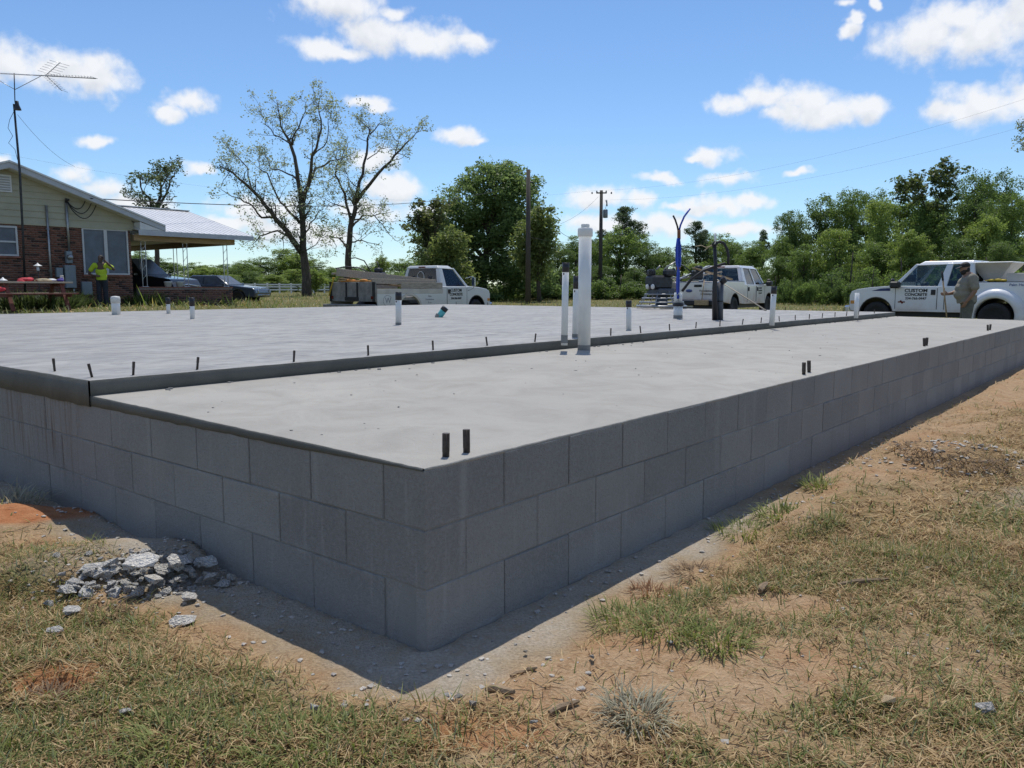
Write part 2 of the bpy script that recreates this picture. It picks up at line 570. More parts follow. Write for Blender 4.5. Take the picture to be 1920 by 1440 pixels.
# what grows or lies where: green grass, dry grass, bare soil, grey dust, red clay
def masks(x, y):
    d, a, b = wall_dist(x, y)
    n1 = fbm(x * .8, y * .8, 4, 21); n2 = fbm(x * 2.6 + 5, y * 2.6, 4, 31); n3 = fbm(x * 7, y * 7, 3, 41)
    far = ss(11, 19, np.hypot(x, y))
    wob = (n2 - .5) * .35
    stripe = np.where(b < 0, .29, .34) + (n3 - .5) * .12
    dust = .9 * (1 - ss(stripe - .16, stripe + .08, d + wob * .9))
    dust = np.where((b < 0) & (a > 1.9), dust * (1 - ss(1.9, 3.0, a) * .75), dust)
    dust = np.maximum(dust, .45 * ss(.2, .9, blob(x, y, 2.9, 4.25, .7, .30) + (n3 - .5) * 1.4))
    dust = np.maximum(dust, .6 * blob(x, y, -1.62, 3.42, .55, .30, R(35)))
    clay = np.maximum(ss(.15, .5, blob(x, y, -2.60, 4.0, .55, .34, R(12)) + (n3 - .5) * .4), .55 * ss(.3, .7, blob(x, y, -.10, 2.0, .30, .12)))
    clay = np.maximum(clay, .7 * ss(.1, .5, blob(x, y, -1.36, 2.30, .17, .13)))
    soil = ss(.15, .75, np.maximum.reduce([
        blob(x, y, .48, 2.36, .80, .36, R(10)) * 1.5, blob(x, y, 1.0, 2.9, .32, .16) * 1.0,
        blob(x, y, 1.45, 4.15, .42, .16, AZ) * 1.3, blob(x, y, 1.15, 2.25, .2, .1) * .9]) + (n2 - .5) * .7)
    strip = (b < 0) * ss(2.2, 3.4, a) * (1 - ss(.55, 1.2, d)) * ss(.30, .58, n2 + .04)
    soil = np.maximum(soil, strip)
    soil = np.maximum(soil, (1 - far) * ss(.62, .74, n1 + (n3 - .5) * .35) * .75)
    near_wall = (1 - ss(stripe + .1, stripe + .32, d + wob)) * (1 - dust)
    soil = np.maximum(soil, near_wall * .9)
    green = ss(.44, .66, fbm(x * 1.5 + 3, y * 1.5, 4, 51) + (n3 - .5) * .25)
    green = np.maximum.reduce([green * .75, blob(x, y, .62, 2.86, .34, .15, AZ) * 1.5, blob(x, y, -.95, 2.1, .75, .45) * .8 * ss(.35, .65, n2 + .05),
                               blob(x, y, -1.35, 1.95, .4, .3) * 1.0, blob(x, y, 1.5, 3.85, .35, .12, AZ) * 1.3,
                               blob(x, y, .93, 2.62, .18, .12) * 1.2])
    green = np.clip(green, 0, 1)
    green = np.where((x < .2) & (y < 6), np.maximum(green, .38), np.maximum(green * .85, .10))
    green = green * (1 - far) + far * (.78 + .35 * n1)
    return dict(dust=np.clip(dust, 0, 1), clay=np.clip(clay, 0, 1), soil=np.clip(soil, 0, 1), green=green, far=far, d=d, a=a, b=b)


def ground_material():
    m = bpy.data.materials.new('ground_soil_and_turf'); m.use_nodes = True
    nt, N, L, b = nodes_of(m)
    b.inputs['Roughness'].default_value = .95; b.inputs['Specular IOR Level'].default_value = .15
    at = N('ShaderNodeAttribute'); at.attribute_name = 'Col'
    sp = N('ShaderNodeSeparateColor'); L(at.outputs['Color'], sp.inputs[0])
    tc = N('ShaderNodeTexCoord'); v = tc.outputs['Object']

    def noise(sc, det=6, ro=.6):
        n = N('ShaderNodeTexNoise'); n.inputs['Scale'].default_value = sc; n.inputs['Detail'].default_value = det
        n.inputs['Roughness'].default_value = ro; L(v, n.inputs['Vector']); return n.outputs[0]

    def mr(x, a, c):
        n = N('ShaderNodeMapRange'); n.inputs[1].default_value = a; n.inputs[2].default_value = c; L(x, n.inputs[0]); return n.outputs[0]

    def mix(f, a, c):
        n = N('ShaderNodeMix'); n.data_type = 'RGBA'
        if isinstance(f, float): n.inputs['Factor'].default_value = f
        else: L(f, n.inputs['Factor'])
        for k, q in ((6, a), (7, c)):
            if isinstance(q, tuple): n.inputs[k].default_value = (*q, 1)
            else: L(q, n.inputs[k])
        return n.outputs[2]
    big = noise(2.2); mid = noise(14); fine = noise(90, 4); grit = noise(260, 2)
    soil = mix(mr(mid, .35, .65), (.29, .175, .092), (.43, .295, .175))
    soil = mix(mr(fine, .42, .75), soil, (.52, .375, .235))
    soil = mix(mr(big, .5, .8), soil, (.37, .19, .088))
    straw = mix(mr(fine, .35, .65), (.17, .105, .046), (.40, .275, .135))
    straw = mix(mr(mid, .45, .8), straw, (.12, .10, .045))
    turf = mix(mr(mid, .3, .7), (.075, .080, .024), (.18, .165, .06))
    grow = mix(sp.outputs[2], straw, turf)
    c = mix(sp.outputs[0], grow, soil)                       # R: bare soil
    dust = mix(mr(fine, .3, .7), (.35, .30, .235), (.54, .475, .395))
    dust = mix(mr(mid, .45, .75), dust, (.42, .33, .23))
    c = mix(sp.outputs[1], c, dust)                          # G: concrete dust
    clay = mix(mr(mid, .3, .7), (.36, .135, .055), (.50, .24, .115))
    al = N('ShaderNodeMath'); al.operation = 'MULTIPLY'; al.inputs[1].default_value = 1.0
    L(at.outputs['Alpha'], al.inputs[0])
    c = mix(al.outputs[0], c, clay)                          # A: clay
    L(c, b.inputs['Base Color'])
    bp = N('ShaderNodeBump'); bp.inputs['Distance'].default_value = .012
    ad = N('ShaderNodeMath'); ad.operation = 'ADD'; L(fine, ad.inputs[0]); L(mid, ad.inputs[1])
    a2 = N('ShaderNodeMath'); a2.operation = 'MULTIPLY_ADD'; L(grit, a2.inputs[0]); a2.inputs[1].default_value = .35; L(ad.outputs[0], a2.inputs[2])
    L(a2.outputs[0], bp.inputs['Height']); L(bp.outputs[0], b.inputs['Normal'])
    return m


def build_ground():
    xs = axis(-900, -3.6, 6.2, 900, .035, 1.06); ys = axis(-60, 1.2, 7.2, 1500, .035, 1.05)
    X, Y = np.meshgrid(xs, ys)
    Z = height(X, Y)
    d, a, b = wall_dist(X, Y)
    Z = np.where(d <= 0.0, np.minimum(Z, -.02), Z)
    nx, ny = len(xs), len(ys)
    v = np.stack([X.ravel(), Y.ravel(), Z.ravel()], 1)
    i = np.arange((nx - 1) * (ny - 1)); r, c = i // (nx - 1), i % (nx - 1)
    q = r * nx + c
    f = np.stack([q, q + 1, q + nx + 1, q + nx], 1)
    k = masks(X.ravel(), Y.ravel())
    col = np.stack([k['soil'], k['dust'], k['green'], k['clay']], 1)
    me = fast_mesh('ground', v, f, col, smooth=True)
    tag(link('ground', me, ground_material()), kind='structure')


build_ground()


def blades(name, base, az, lean, ln, wd, col, curl, matname, parent=None):
    """grass blades: two-segment bent strips"""
    n = len(base)
    t = np.stack([np.cos(az), np.sin(az), np.zeros(n)], 1)
    sidev = np.stack([-np.sin(az), np.cos(az), np.zeros(n)], 1)
    up = np.array([0, 0, 1.0])
    d1 = t * np.sin(lean)[:, None] + up * np.cos(lean)[:, None]
    l2 = lean + curl
    d2 = t * np.sin(l2)[:, None] + up * np.cos(l2)[:, None]
    p0 = base; p1 = p0 + d1 * (ln * .55)[:, None]; p2 = p1 + d2 * (ln * .5)[:, None]
    w = wd[:, None] * .5
    v = np.stack([p0 - sidev * w, p0 + sidev * w, p1 + sidev * w * .8, p1 - sidev * w * .8, p2], 1).reshape(-1, 3)
    o = (np.arange(n) * 5)[:, None]
    f = np.concatenate([o + np.array([0, 1, 2]), o + np.array([0, 2, 3]), o + np.array([3, 2, 4])], 0)
    c = np.repeat(np.concatenate([col, np.ones((n, 1))], 1), 5, 0)
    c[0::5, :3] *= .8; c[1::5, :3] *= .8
    return link(name, fast_mesh(name, v, f, c), matname, parent)


def leaf_mat(name, rough=.6, transl=.35, attr=True, col=(.1, .15, .04)):
    m = bpy.data.materials.new(name); m.use_nodes = True
    nt, N, L, b = nodes_of(m)
    b.inputs['Roughness'].default_value = rough; b.inputs['Specular IOR Level'].default_value = .3
    out = nt.nodes['Material Output']
    if attr:
        at = N('ShaderNodeAttribute'); at.attribute_name = 'Col'; c = at.outputs['Color']
    else:
        rg = N('ShaderNodeRGB'); rg.outputs[0].default_value = (*col, 1); c = rg.outputs[0]
    L(c, b.inputs['Base Color'])
    tr = N('ShaderNodeBsdfTranslucent')
    hs = N('ShaderNodeHueSaturation'); hs.inputs['Value'].default_value = 1.5; hs.inputs['Saturation'].default_value = 1.1
    L(c, hs.inputs['Color']); L(hs.outputs[0], tr.inputs[0])
    mx = N('ShaderNodeMixShader'); mx.inputs[0].default_value = transl
    L(b.outputs[0], mx.inputs[1]); L(tr.outputs[0], mx.inputs[2]); L(mx.outputs[0], out.inputs[0])
    M_[name] = m
    return m


leaf_mat('grass_blade', .65, .30)


def scatter(n, x0, x1, y0, y1):
    return rng.uniform(x0, x1, n), rng.uniform(y0, y1, n)


def grow_grass(x, y, keep_scale, size, width, flat=0.5, tall=0.0):
    m = masks(x, y)
    dn = (1 - m['soil'] * .93) * (1 - m['dust'] * .985) * (1 - m['clay'] * .93)
    clump = .35 + .9 * fbm(x * 5, y * 5, 3, 61)
    lim = np.where(m['b'] < 0, .36 - .24 * ss(2, 3.5, m['a']), .33) + .2 * (fbm(x * 3, y * 3, 2, 66) - .5)
    keep = (rng.random(len(x)) < dn * clump * keep_scale) & (m['d'] > lim)
    # stay inside what the near ground can show
    x, y = x[keep], y[keep]; n = len(x)
    g = m['green'][keep]
    isg = rng.random(n) < g * .66
    base = np.stack([x, y, height(x, y) - .004], 1)
    az = rng.uniform(0, 2 * np.pi, n) + 1.5 * (fbm(x * 2, y * 2, 2, 71) - .5)
    lean = np.where(isg, rng.uniform(.35, 1.4, n), rng.uniform(.95, 1.6, n))
    ln = size * rng.uniform(.5, 1.5, n) * np.where(isg, 1.0, 1.05) * (1 + tall * g) * (.55 + .95 * fbm(x * 1.6 + 2, y * 1.6, 3, 81))
    wd = width * rng.uniform(.6, 1.3, n)
    curl = rng.uniform(-.2, .9, n)
    t = rng.random((n, 1)); u = rng.random((n, 1))
    dry = np.array([.40, .27, .12]) * (1 - t) + np.array([.58, .44, .245]) * t
    dry = np.where(u < .22, np.array([.21, .115, .05]), dry)
    grn = np.array([.12, .155, .036]) * (1 - t) + np.array([.27, .285, .10]) * t
    grn = np.where(u < .14, np.array([.25, .28, .16]), grn)
    col = np.where(isg[:, None], grn, dry) * rng.uniform(.75, 1.15, (n, 1))
    # lift off the ground a little where blades lie flat
    base[:, 2] += np.where(lean > 1.2, rng.uniform(0, .012, n), 0)
    return base, az, lean, ln, wd, col, curl


def build_grass():
    sets = []
    x, y = scatter(330000, -2.4, 3.4, 1.3, 4.2); k = np.hypot(x, y) < 4.2
    sets.append(grow_grass(x[k], y[k], 1.0, .052, .0036))
    x, y = scatter(340000, -5, 9, 3.0, 9.5); k = (np.hypot(x, y) >= 4.1) & (np.hypot(x, y) < 9.5)
    k &= np.abs(x) < .9 * y + .8
    sets.append(grow_grass(x[k], y[k], .95, .055, .0058))
    x, y = scatter(230000, -6, 22, 5, 20); k = (np.hypot(x, y) >= 9.2) & (x < 1.0 * y + 1) & (AB(x, y)[1] < .5)
    sets.append(grow_grass(x[k], y[k], .95, .075, .0095))
    b = [np.concatenate([s[i] for s in sets]) for i in range(7)]
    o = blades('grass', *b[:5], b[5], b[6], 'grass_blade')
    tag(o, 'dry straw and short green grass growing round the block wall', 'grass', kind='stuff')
    # field beyond the slab: coarser blades
    x, y = scatter(150000, -34, 34, 15, 75)
    a_, b_ = AB(x, y); k = ((a_ > LA + .1) | (b_ > LB + .1)) & (np.abs(x) < .72 * y + 2)
    k &= rng.random(len(x)) < np.clip(28 / y, .3, 1) ** 1.5
    s = grow_grass(x[k], y[k], 1.0, .16, .028, tall=.3)
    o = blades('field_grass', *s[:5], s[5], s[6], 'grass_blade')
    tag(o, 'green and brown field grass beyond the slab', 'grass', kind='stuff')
    # taller weeds along the house
    x, y = scatter(9000, -18, -7, 19, 31)
    hb = ((x + 12.6) * AD.y - (y - 27) * AD.x)            # >0: on our side of the house wall line
    k = (hb > .15) & (hb < 2.0) & (rng.random(len(x)) < np.exp(-hb * 1.1)) & (AB(x, y)[1] > LB + .2)
    s = grow_grass(x[k], y[k], 1.6, .30, .03, tall=.5)
    s[5][:] = s[5] * np.array([.9, 1.1, .8])
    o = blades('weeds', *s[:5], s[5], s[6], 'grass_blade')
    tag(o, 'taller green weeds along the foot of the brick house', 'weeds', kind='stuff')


build_grass()
# ------------------------------------------------------------------ concrete and block materials
def concrete_mat(name, c_lo, c_hi, streak=False, rough=.75, arcs=0.0, bump=.0015, edge=None):
    m = bpy.data.materials.new(name); m.use_nodes = True
    nt, N, L, b = nodes_of(m)
    b.inputs['Specular IOR Level'].default_value = .35
    tc = N('ShaderNodeTexCoord'); v = tc.outputs['Object']

    def noise(sc, det=6, ro=.6, vec=v, dist=0):
        n = N('ShaderNodeTexNoise'); n.inputs['Scale'].default_value = sc; n.inputs['Detail'].default_value = det
        n.inputs['Roughness'].default_value = ro; n.inputs['Distortion'].default_value = dist; L(vec, n.inputs['Vector']); return n.outputs[0]

    def mr(x, a, c, lo=0., hi=1.):
        n = N('ShaderNodeMapRange'); n.inputs[1].default_value = a; n.inputs[2].default_value = c
        n.inputs[3].default_value = lo; n.inputs[4].default_value = hi; L(x, n.inputs[0]); return n.outputs[0]

    def mix(f, a, c):
        n = N('ShaderNodeMix'); n.data_type = 'RGBA'; L(f, n.inputs['Factor'])
        for k, q in ((6, a), (7, c)):
            if isinstance(q, tuple): n.inputs[k].default_value = (*q, 1)
            else: L(q, n.inputs[k])
        return n.outputs[2]
    big = noise(.55, 5, .55, dist=.6); mid = noise(2.8, 8, .65, dist=.8); fine = noise(38, 5)
    c = mix(mr(big, .3, .7), c_lo, c_hi)
    c = mix(mr(mid, .42, .78, 0, .75), c, tuple(q * .80 for q in c_lo))
    c = mix(mr(fine, .3, .7, 0, .25), c, c_hi)
    if arcs:
        # power-trowel swirls: overlapping arcs of burnished and matt paste
        for k, (sc, rot) in enumerate(((.9, .3), (1.7, 1.2), (3.2, 2.2), (1.2, 2.9))):
            mp = N('ShaderNodeMapping'); mp.inputs['Rotation'].default_value = (0, 0, rot); mp.inputs['Scale'].default_value = (1, 2.6, 1); mp.inputs['Location'].default_value = (k * 3.1, k, 0); L(v, mp.inputs[0])
            q = noise(sc, 7, .62, mp.outputs[0], 1.6)
            c = mix(mr(q, .48, .68, 0, .85 if k < 2 else .65), c, ((.172, .170, .168) if k % 2 == 0 else (.390, .378, .352)))
    if edge:
        # dried, paler and sandier along the rim (geometry mask: distance to the outline in slab space)
        sx = N('ShaderNodeSeparateXYZ'); L(v, sx.inputs[0])
    L(c, b.inputs['Base Color'])
    L(mr(mid, .3, .7, rough - .1, rough + .12), b.inputs['Roughness'])
    bp = N('ShaderNodeBump'); bp.inputs['Distance'].default_value = bump
    ad = N('ShaderNodeMath'); ad.operation = 'ADD'; L(fine, ad.inputs[0]); L(noise(150, 3), ad.inputs[1])
    L(ad.outputs[0], bp.inputs['Height']); L(bp.outputs[0], b.inputs['Normal'])
    M_[name] = m
    return m


concrete_mat('trowelled_concrete', (.258, .249, .235), (.338, .326, .302), arcs=1.0, rough=.62)
concrete_mat('broomed_concrete', (.318, .302, .272), (.382, .362, .320), rough=.8, bump=.003)
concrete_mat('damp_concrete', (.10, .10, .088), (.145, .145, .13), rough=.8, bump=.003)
concrete_mat('mortar', (.20, .198, .19), (.30, .295, .28), rough=.9, bump=.004)


def block_material():
    m = bpy.data.materials.new('concrete_block'); m.use_nodes = True
    nt, N, L, b = nodes_of(m)
    b.inputs['Roughness'].default_value = .92; b.inputs['Specular IOR Level'].default_value = .2
    ge = N('ShaderNodeNewGeometry')
    vm = N('ShaderNodeVectorRotate'); vm.rotation_type = 'Z_AXIS'; vm.inputs['Angle'].default_value = -AZ
    sb = N('ShaderNodeVectorMath'); sb.operation = 'SUBTRACT'; sb.inputs[1].default_value = (CX, CY, 0)
    L(ge.outputs['Position'], sb.inputs[0]); L(sb.outputs[0], vm.inputs['Vector'])
    v = vm.outputs[0]                                       # x along the right wall, y along the left wall
    sx = N('ShaderNodeSeparateXYZ'); L(v, sx.inputs[0])

    def mth(op, a, c=None):
        n = N('ShaderNodeMath'); n.operation = op
        for i, q in enumerate((a, c)):
            if q is None: continue
            if isinstance(q, (int, float)): n.inputs[i].default_value = q
            else: L(q, n.inputs[i])
        return n.outputs[0]

    def noise(sc, det=6, ro=.6, stretch=None):
        n = N('ShaderNodeTexNoise'); n.inputs['Scale'].default_value = sc; n.inputs['Detail'].default_value = det
        n.inputs['Roughness'].default_value = ro
        if stretch:
            mp = N('ShaderNodeMapping'); mp.inputs['Scale'].default_value = stretch; L(v, mp.inputs[0]); L(mp.outputs[0], n.inputs['Vector'])
        else: L(v, n.inputs['Vector'])
        return n.outputs[0]

    def mr(x, a, c, lo=0., hi=1.):
        n = N('ShaderNodeMapRange'); n.inputs[1].default_value = a; n.inputs[2].default_value = c
        n.inputs[3].default_value = lo; n.inputs[4].default_value = hi; L(x, n.inputs[0]); return n.outputs[0]

    def mix(f, a, c):
        n = N('ShaderNodeMix'); n.data_type = 'RGBA'; L(f, n.inputs['Factor'])
        for k, q in ((6, a), (7, c)):
            if isinstance(q, tuple): n.inputs[k].default_value = (*q, 1)
            else: L(q, n.inputs[k])
        return n.outputs[2]
    oi = N('ShaderNodeObjectInfo')
    base = mix(oi.outputs['Random'], (.238, .232, .224), (.305, .296, .280))
    base = mix(mr(noise(2.3, 6), .38, .72, 0, .45), base, (.17, .168, .163))
    base = mix(mr(noise(60, 4), .4, .75, 0, .4), base, (.36, .36, .355))
    base = mix(mr(noise(190, 2), .60, .72, 0, .6), base, (.13, .13, .13))
    # dried splashes of cement paste running down
    run = noise(3.0, 5, .6, (6, 6, .55))
    base = mix(mr(run, .60, .80, 0, .45), base, (.41, .405, .39))
    # rusty clay-stained drips on the left wall below the house slab
    drip = noise(4.0, 4, .55, (8, 8, .35))
    yb = sx.outputs[1]
    msk = mth('MULTIPLY', mr(yb, 2.55, 2.75), mr(yb, 4.0, 3.5))
    msk = mth('MULTIPLY', msk, mr(sx.outputs[2], .06, .35))
    base = mix(mth('MULTIPLY', mr(drip, .50, .70), mth('MULTIPLY', msk, .75)), base, (.15, .105, .068))
    thin = noise(8, 3, .5, (9, 9, .22))
    base = mix(mth('MULTIPLY', mr(thin, .64, .70), mth('MULTIPLY', msk, .9)), base, (.085, .045, .030))
    # mortar dragged along the bed joints
    fr = mth('FRACT', mth('MULTIPLY', mth('ADD', sx.outputs[2], .001), 1 / CRS))
    nj = mth('ABSOLUTE', mth('SUBTRACT', fr, .5))
    jm = mth('MULTIPLY', mr(nj, .40, .49), mr(noise(5.5, 4, .6), .48, .66))
    base = mix(mth('MULTIPLY', jm, .55), base, (.37, .365, .35))
    base = mix(mth('MULTIPLY', mr(noise(1.7, 3, .5, (5, 5, .25)), .62, .75), .35), base, (.40, .395, .38))
    # mud splash at the foot
    base = mix(mth('MULTIPLY', mr(sx.outputs[2], .13, .0), mr(noise(7, 5), .35, .7, 0, .5)), base, (.27, .245, .21))
    L(base, b.inputs['Base Color'])
    bp = N('ShaderNodeBump'); bp.inputs['Distance'].default_value = .006
    L(mth('ADD', noise(120, 4), mth('MULTIPLY', noise(30, 4), .6)), bp.inputs['Height']); L(bp.outputs[0], b.inputs['Normal'])
    M_['concrete_block'] = m


block_material()
mat('rebar_steel', (.075, .062, .055), .6, .6, var=.3, scale=40)
mat('white_pvc', (.68, .69, .68), .35, var=.05, scale=8, spec=.5)
mat('pvc_dirty', (.55, .54, .50), .5, var=.2, scale=12)
mat('black_tape', (.012, .012, .014), .4, var=.3, scale=30, bump=.002, bscale=60)
mat('teal_pipe', (.10, .42, .43), .4, var=.12, scale=12)


def build_foundation():
    fo = thing('foundation', 'long grey concrete block foundation with a poured two-level slab on top', 'foundation', (CX, CY, 0), AZ)
    # blocks: a few slightly different castings, shared
    def casting(ln, seed, extra=0.0, end=False):
        r = random.Random(seed)
        m = MB().box((0, 0, -extra / 2), (ln - .0050, .1985, CRS - .0050 + extra), ch=.0030)
        me = m.mesh('block')
        for vv in me.vertices:
            vv.co += Vector((r.uniform(-1, 1) * .0008, r.uniform(-1, 1) * .0010, r.uniform(-1, 1) * .0008))
        return me
    full = [casting(MOD, i) for i in range(5)]; fullb = [casting(MOD, i + 9, .06) for i in range(4)]
    half = [casting(MOD / 2, 20), casting(MOD / 2, 21)]; halfb = [casting(MOD / 2, 22, .06)]

    def put(me, a, b, z, along):
        o = link('block', me, 'concrete_block' if not me.materials else None, fo)
        j = random.uniform
        o.location = (a + (j(-.002, .002) if along else 0), b + (0 if along else j(-.002, .002)), z)
        if along == 0: o.location.x += j(-.0022, .0016)
        else: o.location.y += j(-.0022, .0016)
        o.rotation_euler = (j(-.003, .003), 0, (0 if along else R(90)) + j(-.003, .003))
    for k in range(3):
        z = (k + .5) * CRS
        F = fullb if k == 0 else full; H = halfb if k == 0 else half
        even = k != 1                                        # courses whose corner block lies along the right wall
        a = 0.0 if even else .1995
        while a + MOD <= LA + .02:
            put(random.choice(F), a + MOD / 2, .099, z, 1); a += MOD
        b = .1995 if even else 0.0
        while b + MOD <= LB + .02:
            put(random.choice(F), .099, b + MOD / 2, z, 0); b += MOD
    # mortar core, set back behind the block faces
    core = MB()
    core.box((LA / 2, .10, .245), (LA - .010, .1915, .72)); core.box((.10, LB / 2 + .02, .2445), (.1912, LB - .06, .719))
    core.box((LA - .1, LB / 2 + .1, .2445), (.18, LB - .4, .719)); core.box((LA / 2, LB - .1, .2440), (LA - .4, .18, .718))
    core.build('mortar', 'mortar', fo)

    # slabs -------------------------------------------------------------
    def slab(name, a0, a1, b0, b1, zf, na, nb, matname, edge_jit):
        A_ = np.linspace(a0, a1, na); B_ = np.linspace(b0, b1, nb)
        X, Y = np.meshgrid(A_, B_)
        wv = (fbm(X * 2.2, Y * 2.2, 3, 91) - .5) * edge_jit + (fbm(X * 9, Y * 9, 2, 92) - .5) * edge_jit * .6
        dx = np.where(X <= a0 + 1e-6, wv * 1.0, 0); dy = np.where(Y <= b0 + 1e-6, wv * 1.0, 0)
        Z = zf(X, Y) + .004 * (fbm(X * .8, Y * .8, 3, 93) - .5)
        rim = np.minimum(np.abs(X - a0), np.abs(Y - b0))
        Z = Z + np.where(rim < .02, (fbm(X * 25, Y * 25, 2, 94) - .7) * .003, 0)
        v = np.stack([(X + dx).ravel(), (Y + dy).ravel(), Z.ravel()], 1)
        i = np.arange((na - 1) * (nb - 1)); r, c = i // (na - 1), i % (na - 1); q = r * na + c
        f = np.stack([q, q + 1, q + na + 1, q + na], 1)
        o = link(name, fast_mesh(name, v, f, None, True), matname, fo)
        return o, X + dx, Y + dy, Z

    def nonuni(lo, hi, fine, step):
        return lo, hi

    def skirt(name, pts_top, zlo, matname, parent, out):
        """vertical face hanging from an outline (list of points), lower edge given"""
        n = len(pts_top); v = []
        for (p, zl, d) in zip(pts_top, zlo, out):
            v.append((p[0] + d[0] * .25, p[1] + d[1] * .25, p[2])); v.append((p[0] + d[0], p[1] + d[1], p[2] - .003))
            v.append((p[0] + d[0], p[1] + d[1], zl)); v.append((p[0] - d[0] * 4, p[1] - d[1] * 4, zl - .002))
        f = []
        for i in range(n - 1):
            for k in range(3):
                f.append((i * 4 + k, i * 4 + k + 1, (i + 1) * 4 + k + 1, (i + 1) * 4 + k))
        return link(name, fast_mesh(name, np.array(v), np.array(f)), matname, parent)
    zp = lambda X, Y: ZP0 + (ZP1 - ZP0) * np.clip(Y / PB, 0, 1) ** .8
    ps, X, Y, Z = slab('porch_slab', .003, LA, .004, PB + .02, zp, 420, 70, 'broomed_concrete', .003)
    t = [(X[0, i], Y[0, i], Z[0, i]) for i in range(X.shape[1])]
    zl = [ZB - .004 - .014 * max(0, float(fbm(p[0] * 6, 3.3, 3, 95)) - .45) for p in t]
    skirt('slab_edge', t, zl, 'broomed_concrete', ps, [(0, -.0035)] * len(t))
    t = [(X[i, 0], Y[i, 0], Z[i, 0]) for i in range(X.shape[0])]
    zl = [ZB - .003 - (.006 + .012 * float(fbm(p[1] * 14, 1.1, 3, 96))) * min(1, p[1] / .9) for p in t]
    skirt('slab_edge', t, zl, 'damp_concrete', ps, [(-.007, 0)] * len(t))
    zh = lambda X, Y: ZH + 0 * X
    hs, X, Y, Z = slab('house_slab', -.004, LA, PB, LB, zh, 400, 320, 'trowelled_concrete', .005)
    t = [(X[0, i], Y[0, i], Z[0, i]) for i in range(X.shape[1])]
    zl = [ZP1 - .02 for p in t]
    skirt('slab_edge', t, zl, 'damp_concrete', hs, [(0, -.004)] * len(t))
    t = [(X[i, 0], Y[i, 0], Z[i, 0]) for i in range(X.shape[0])]
    zl = [ZB - .008 - .018 * float(fbm(p[1] * 12, 7.7, 3, 97)) for i, p in enumerate(t)]
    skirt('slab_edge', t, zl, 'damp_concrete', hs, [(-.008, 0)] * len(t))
    # far rims
    rim = MB(); rim.box((LA + .01, (PB + LB) / 2, .66), (.02, LB - PB, .134)); rim.box((LA / 2, LB + .01, .66), (LA, .02, .134))
    rim.box((LA + .008, PB / 2, .60), (.016, PB, .06)); rim.build('slab_edge', 'broomed_concrete', hs)
    # spilled crumbs of mortar at the foot of the step
    cr = MB(); r = random.Random(4)
    for i in range(120):
        a = r.uniform(.1, LA - .2); s = r.uniform(.003, .012)
        b = PB - abs(r.gauss(0, .05)) - .012
        cr.box((a, b, ZP1 + s * .3 - .002), (s * 2, s * 1.6, s), Matrix.Rotation(r.uniform(0, 3), 3, 'Z'))
    for i in range(90):
        a = r.uniform(.1, 9); b = r.uniform(.05, 2.3); s = r.uniform(.002, .006)
        cr.box((a, b, ZP0 + (ZP1 - ZP0) * (b / PB) ** .8 + s * .4 - .001), (s * 2, s * 1.6, s), Matrix.Rotation(r.uniform(0, 3), 3, 'Z'))
    o = cr.build('crumbs', 'mortar', ps); o['kind'] = 'stuff'

    # anchor bolts on the house slab ------------------------------------
    bolt = MB(); bolt.tube([(0, 0, -.02), (0, 0, .078)], .0068, 8); bolt.tube([(0, 0, .045), (0, 0, .0775)], .0075, 6, smooth=False)
    bm = bolt.mesh('anchor_bolt')
    r = random.Random(5)
    px = [250, 371, 549, 691, 812, 914, 1002, 1144, 1202, 1257, 1306, 1351, 1391, 1428, 1461, 1490, 1516, 1541, 1565, 1586, 1610, 1640]
    for x in px:
        # bolts run in a line 6 cm inside the step
        lo, hi = 0.0, LA
        for _ in range(50):
            mid = (lo + hi) / 2
            X_, Y_ = XY(mid, PB + .07)
            f = math.cos(TH) * Y_ - math.sin(TH) * (ZH - CAMZ)
            xx = 960 + FPX * X_ / f
            if xx < x: lo = mid
            else: hi = mid
        o = link('anchor_bolt', bm, None if bm.materials else 'rebar_steel', hs)
        o.location = (lo, PB + .07 + r.uniform(-.01, .01), ZH - .004)
        o.rotation_euler = (r.uniform(-.12, .12), r.uniform(-.12, .12), 0)
    for b in (PB + .14, PB + .62, 4.0, 5.2, 6.4):
        o = link('anchor_bolt', bm, None, hs); o.location = (.07, b, ZH - .004)
        o.rotation_euler = (r.uniform(.0, .1), r.uniform(-.2, -.05), 0)
    # far edge bolts
    for b in np.arange(3.4, LB, 1.2):
        o = link('anchor_bolt', bm, None, hs); o.location = (LA - .07, b, ZH - .004); o.rotation_euler = (r.uniform(-.1, .1), 0, 0)
    # pairs of straps in the porch rim for the posts
    strap = MB(); strap.tube([(0, 0, -.02), (0, 0, .085)], .0125, 8)
    strap.tube([(0, 0, .02), (0, 0, .0855)], .0135, 6, smooth=False)
    sm = strap.mesh('rebar')
    for (p1, p2) in (((836, 856), (875, 848)), ((1507, 702), (1517, 698)), ((1733, 649), (1737, 648)), ((1852, 620), (1856, 619))):
        for p in (p1, p2):
            g = G(p[0], p[1], ZP0 + .003); a, b = AB(g.x, g.y)
            o = link('rebar', sm, None if sm.materials else 'rebar_steel', ps)
            o.location = (a, b, ZP0); o.rotation_euler = (r.uniform(-.06, .06), r.uniform(-.12, .02), 0)
    return fo


build_foundation()


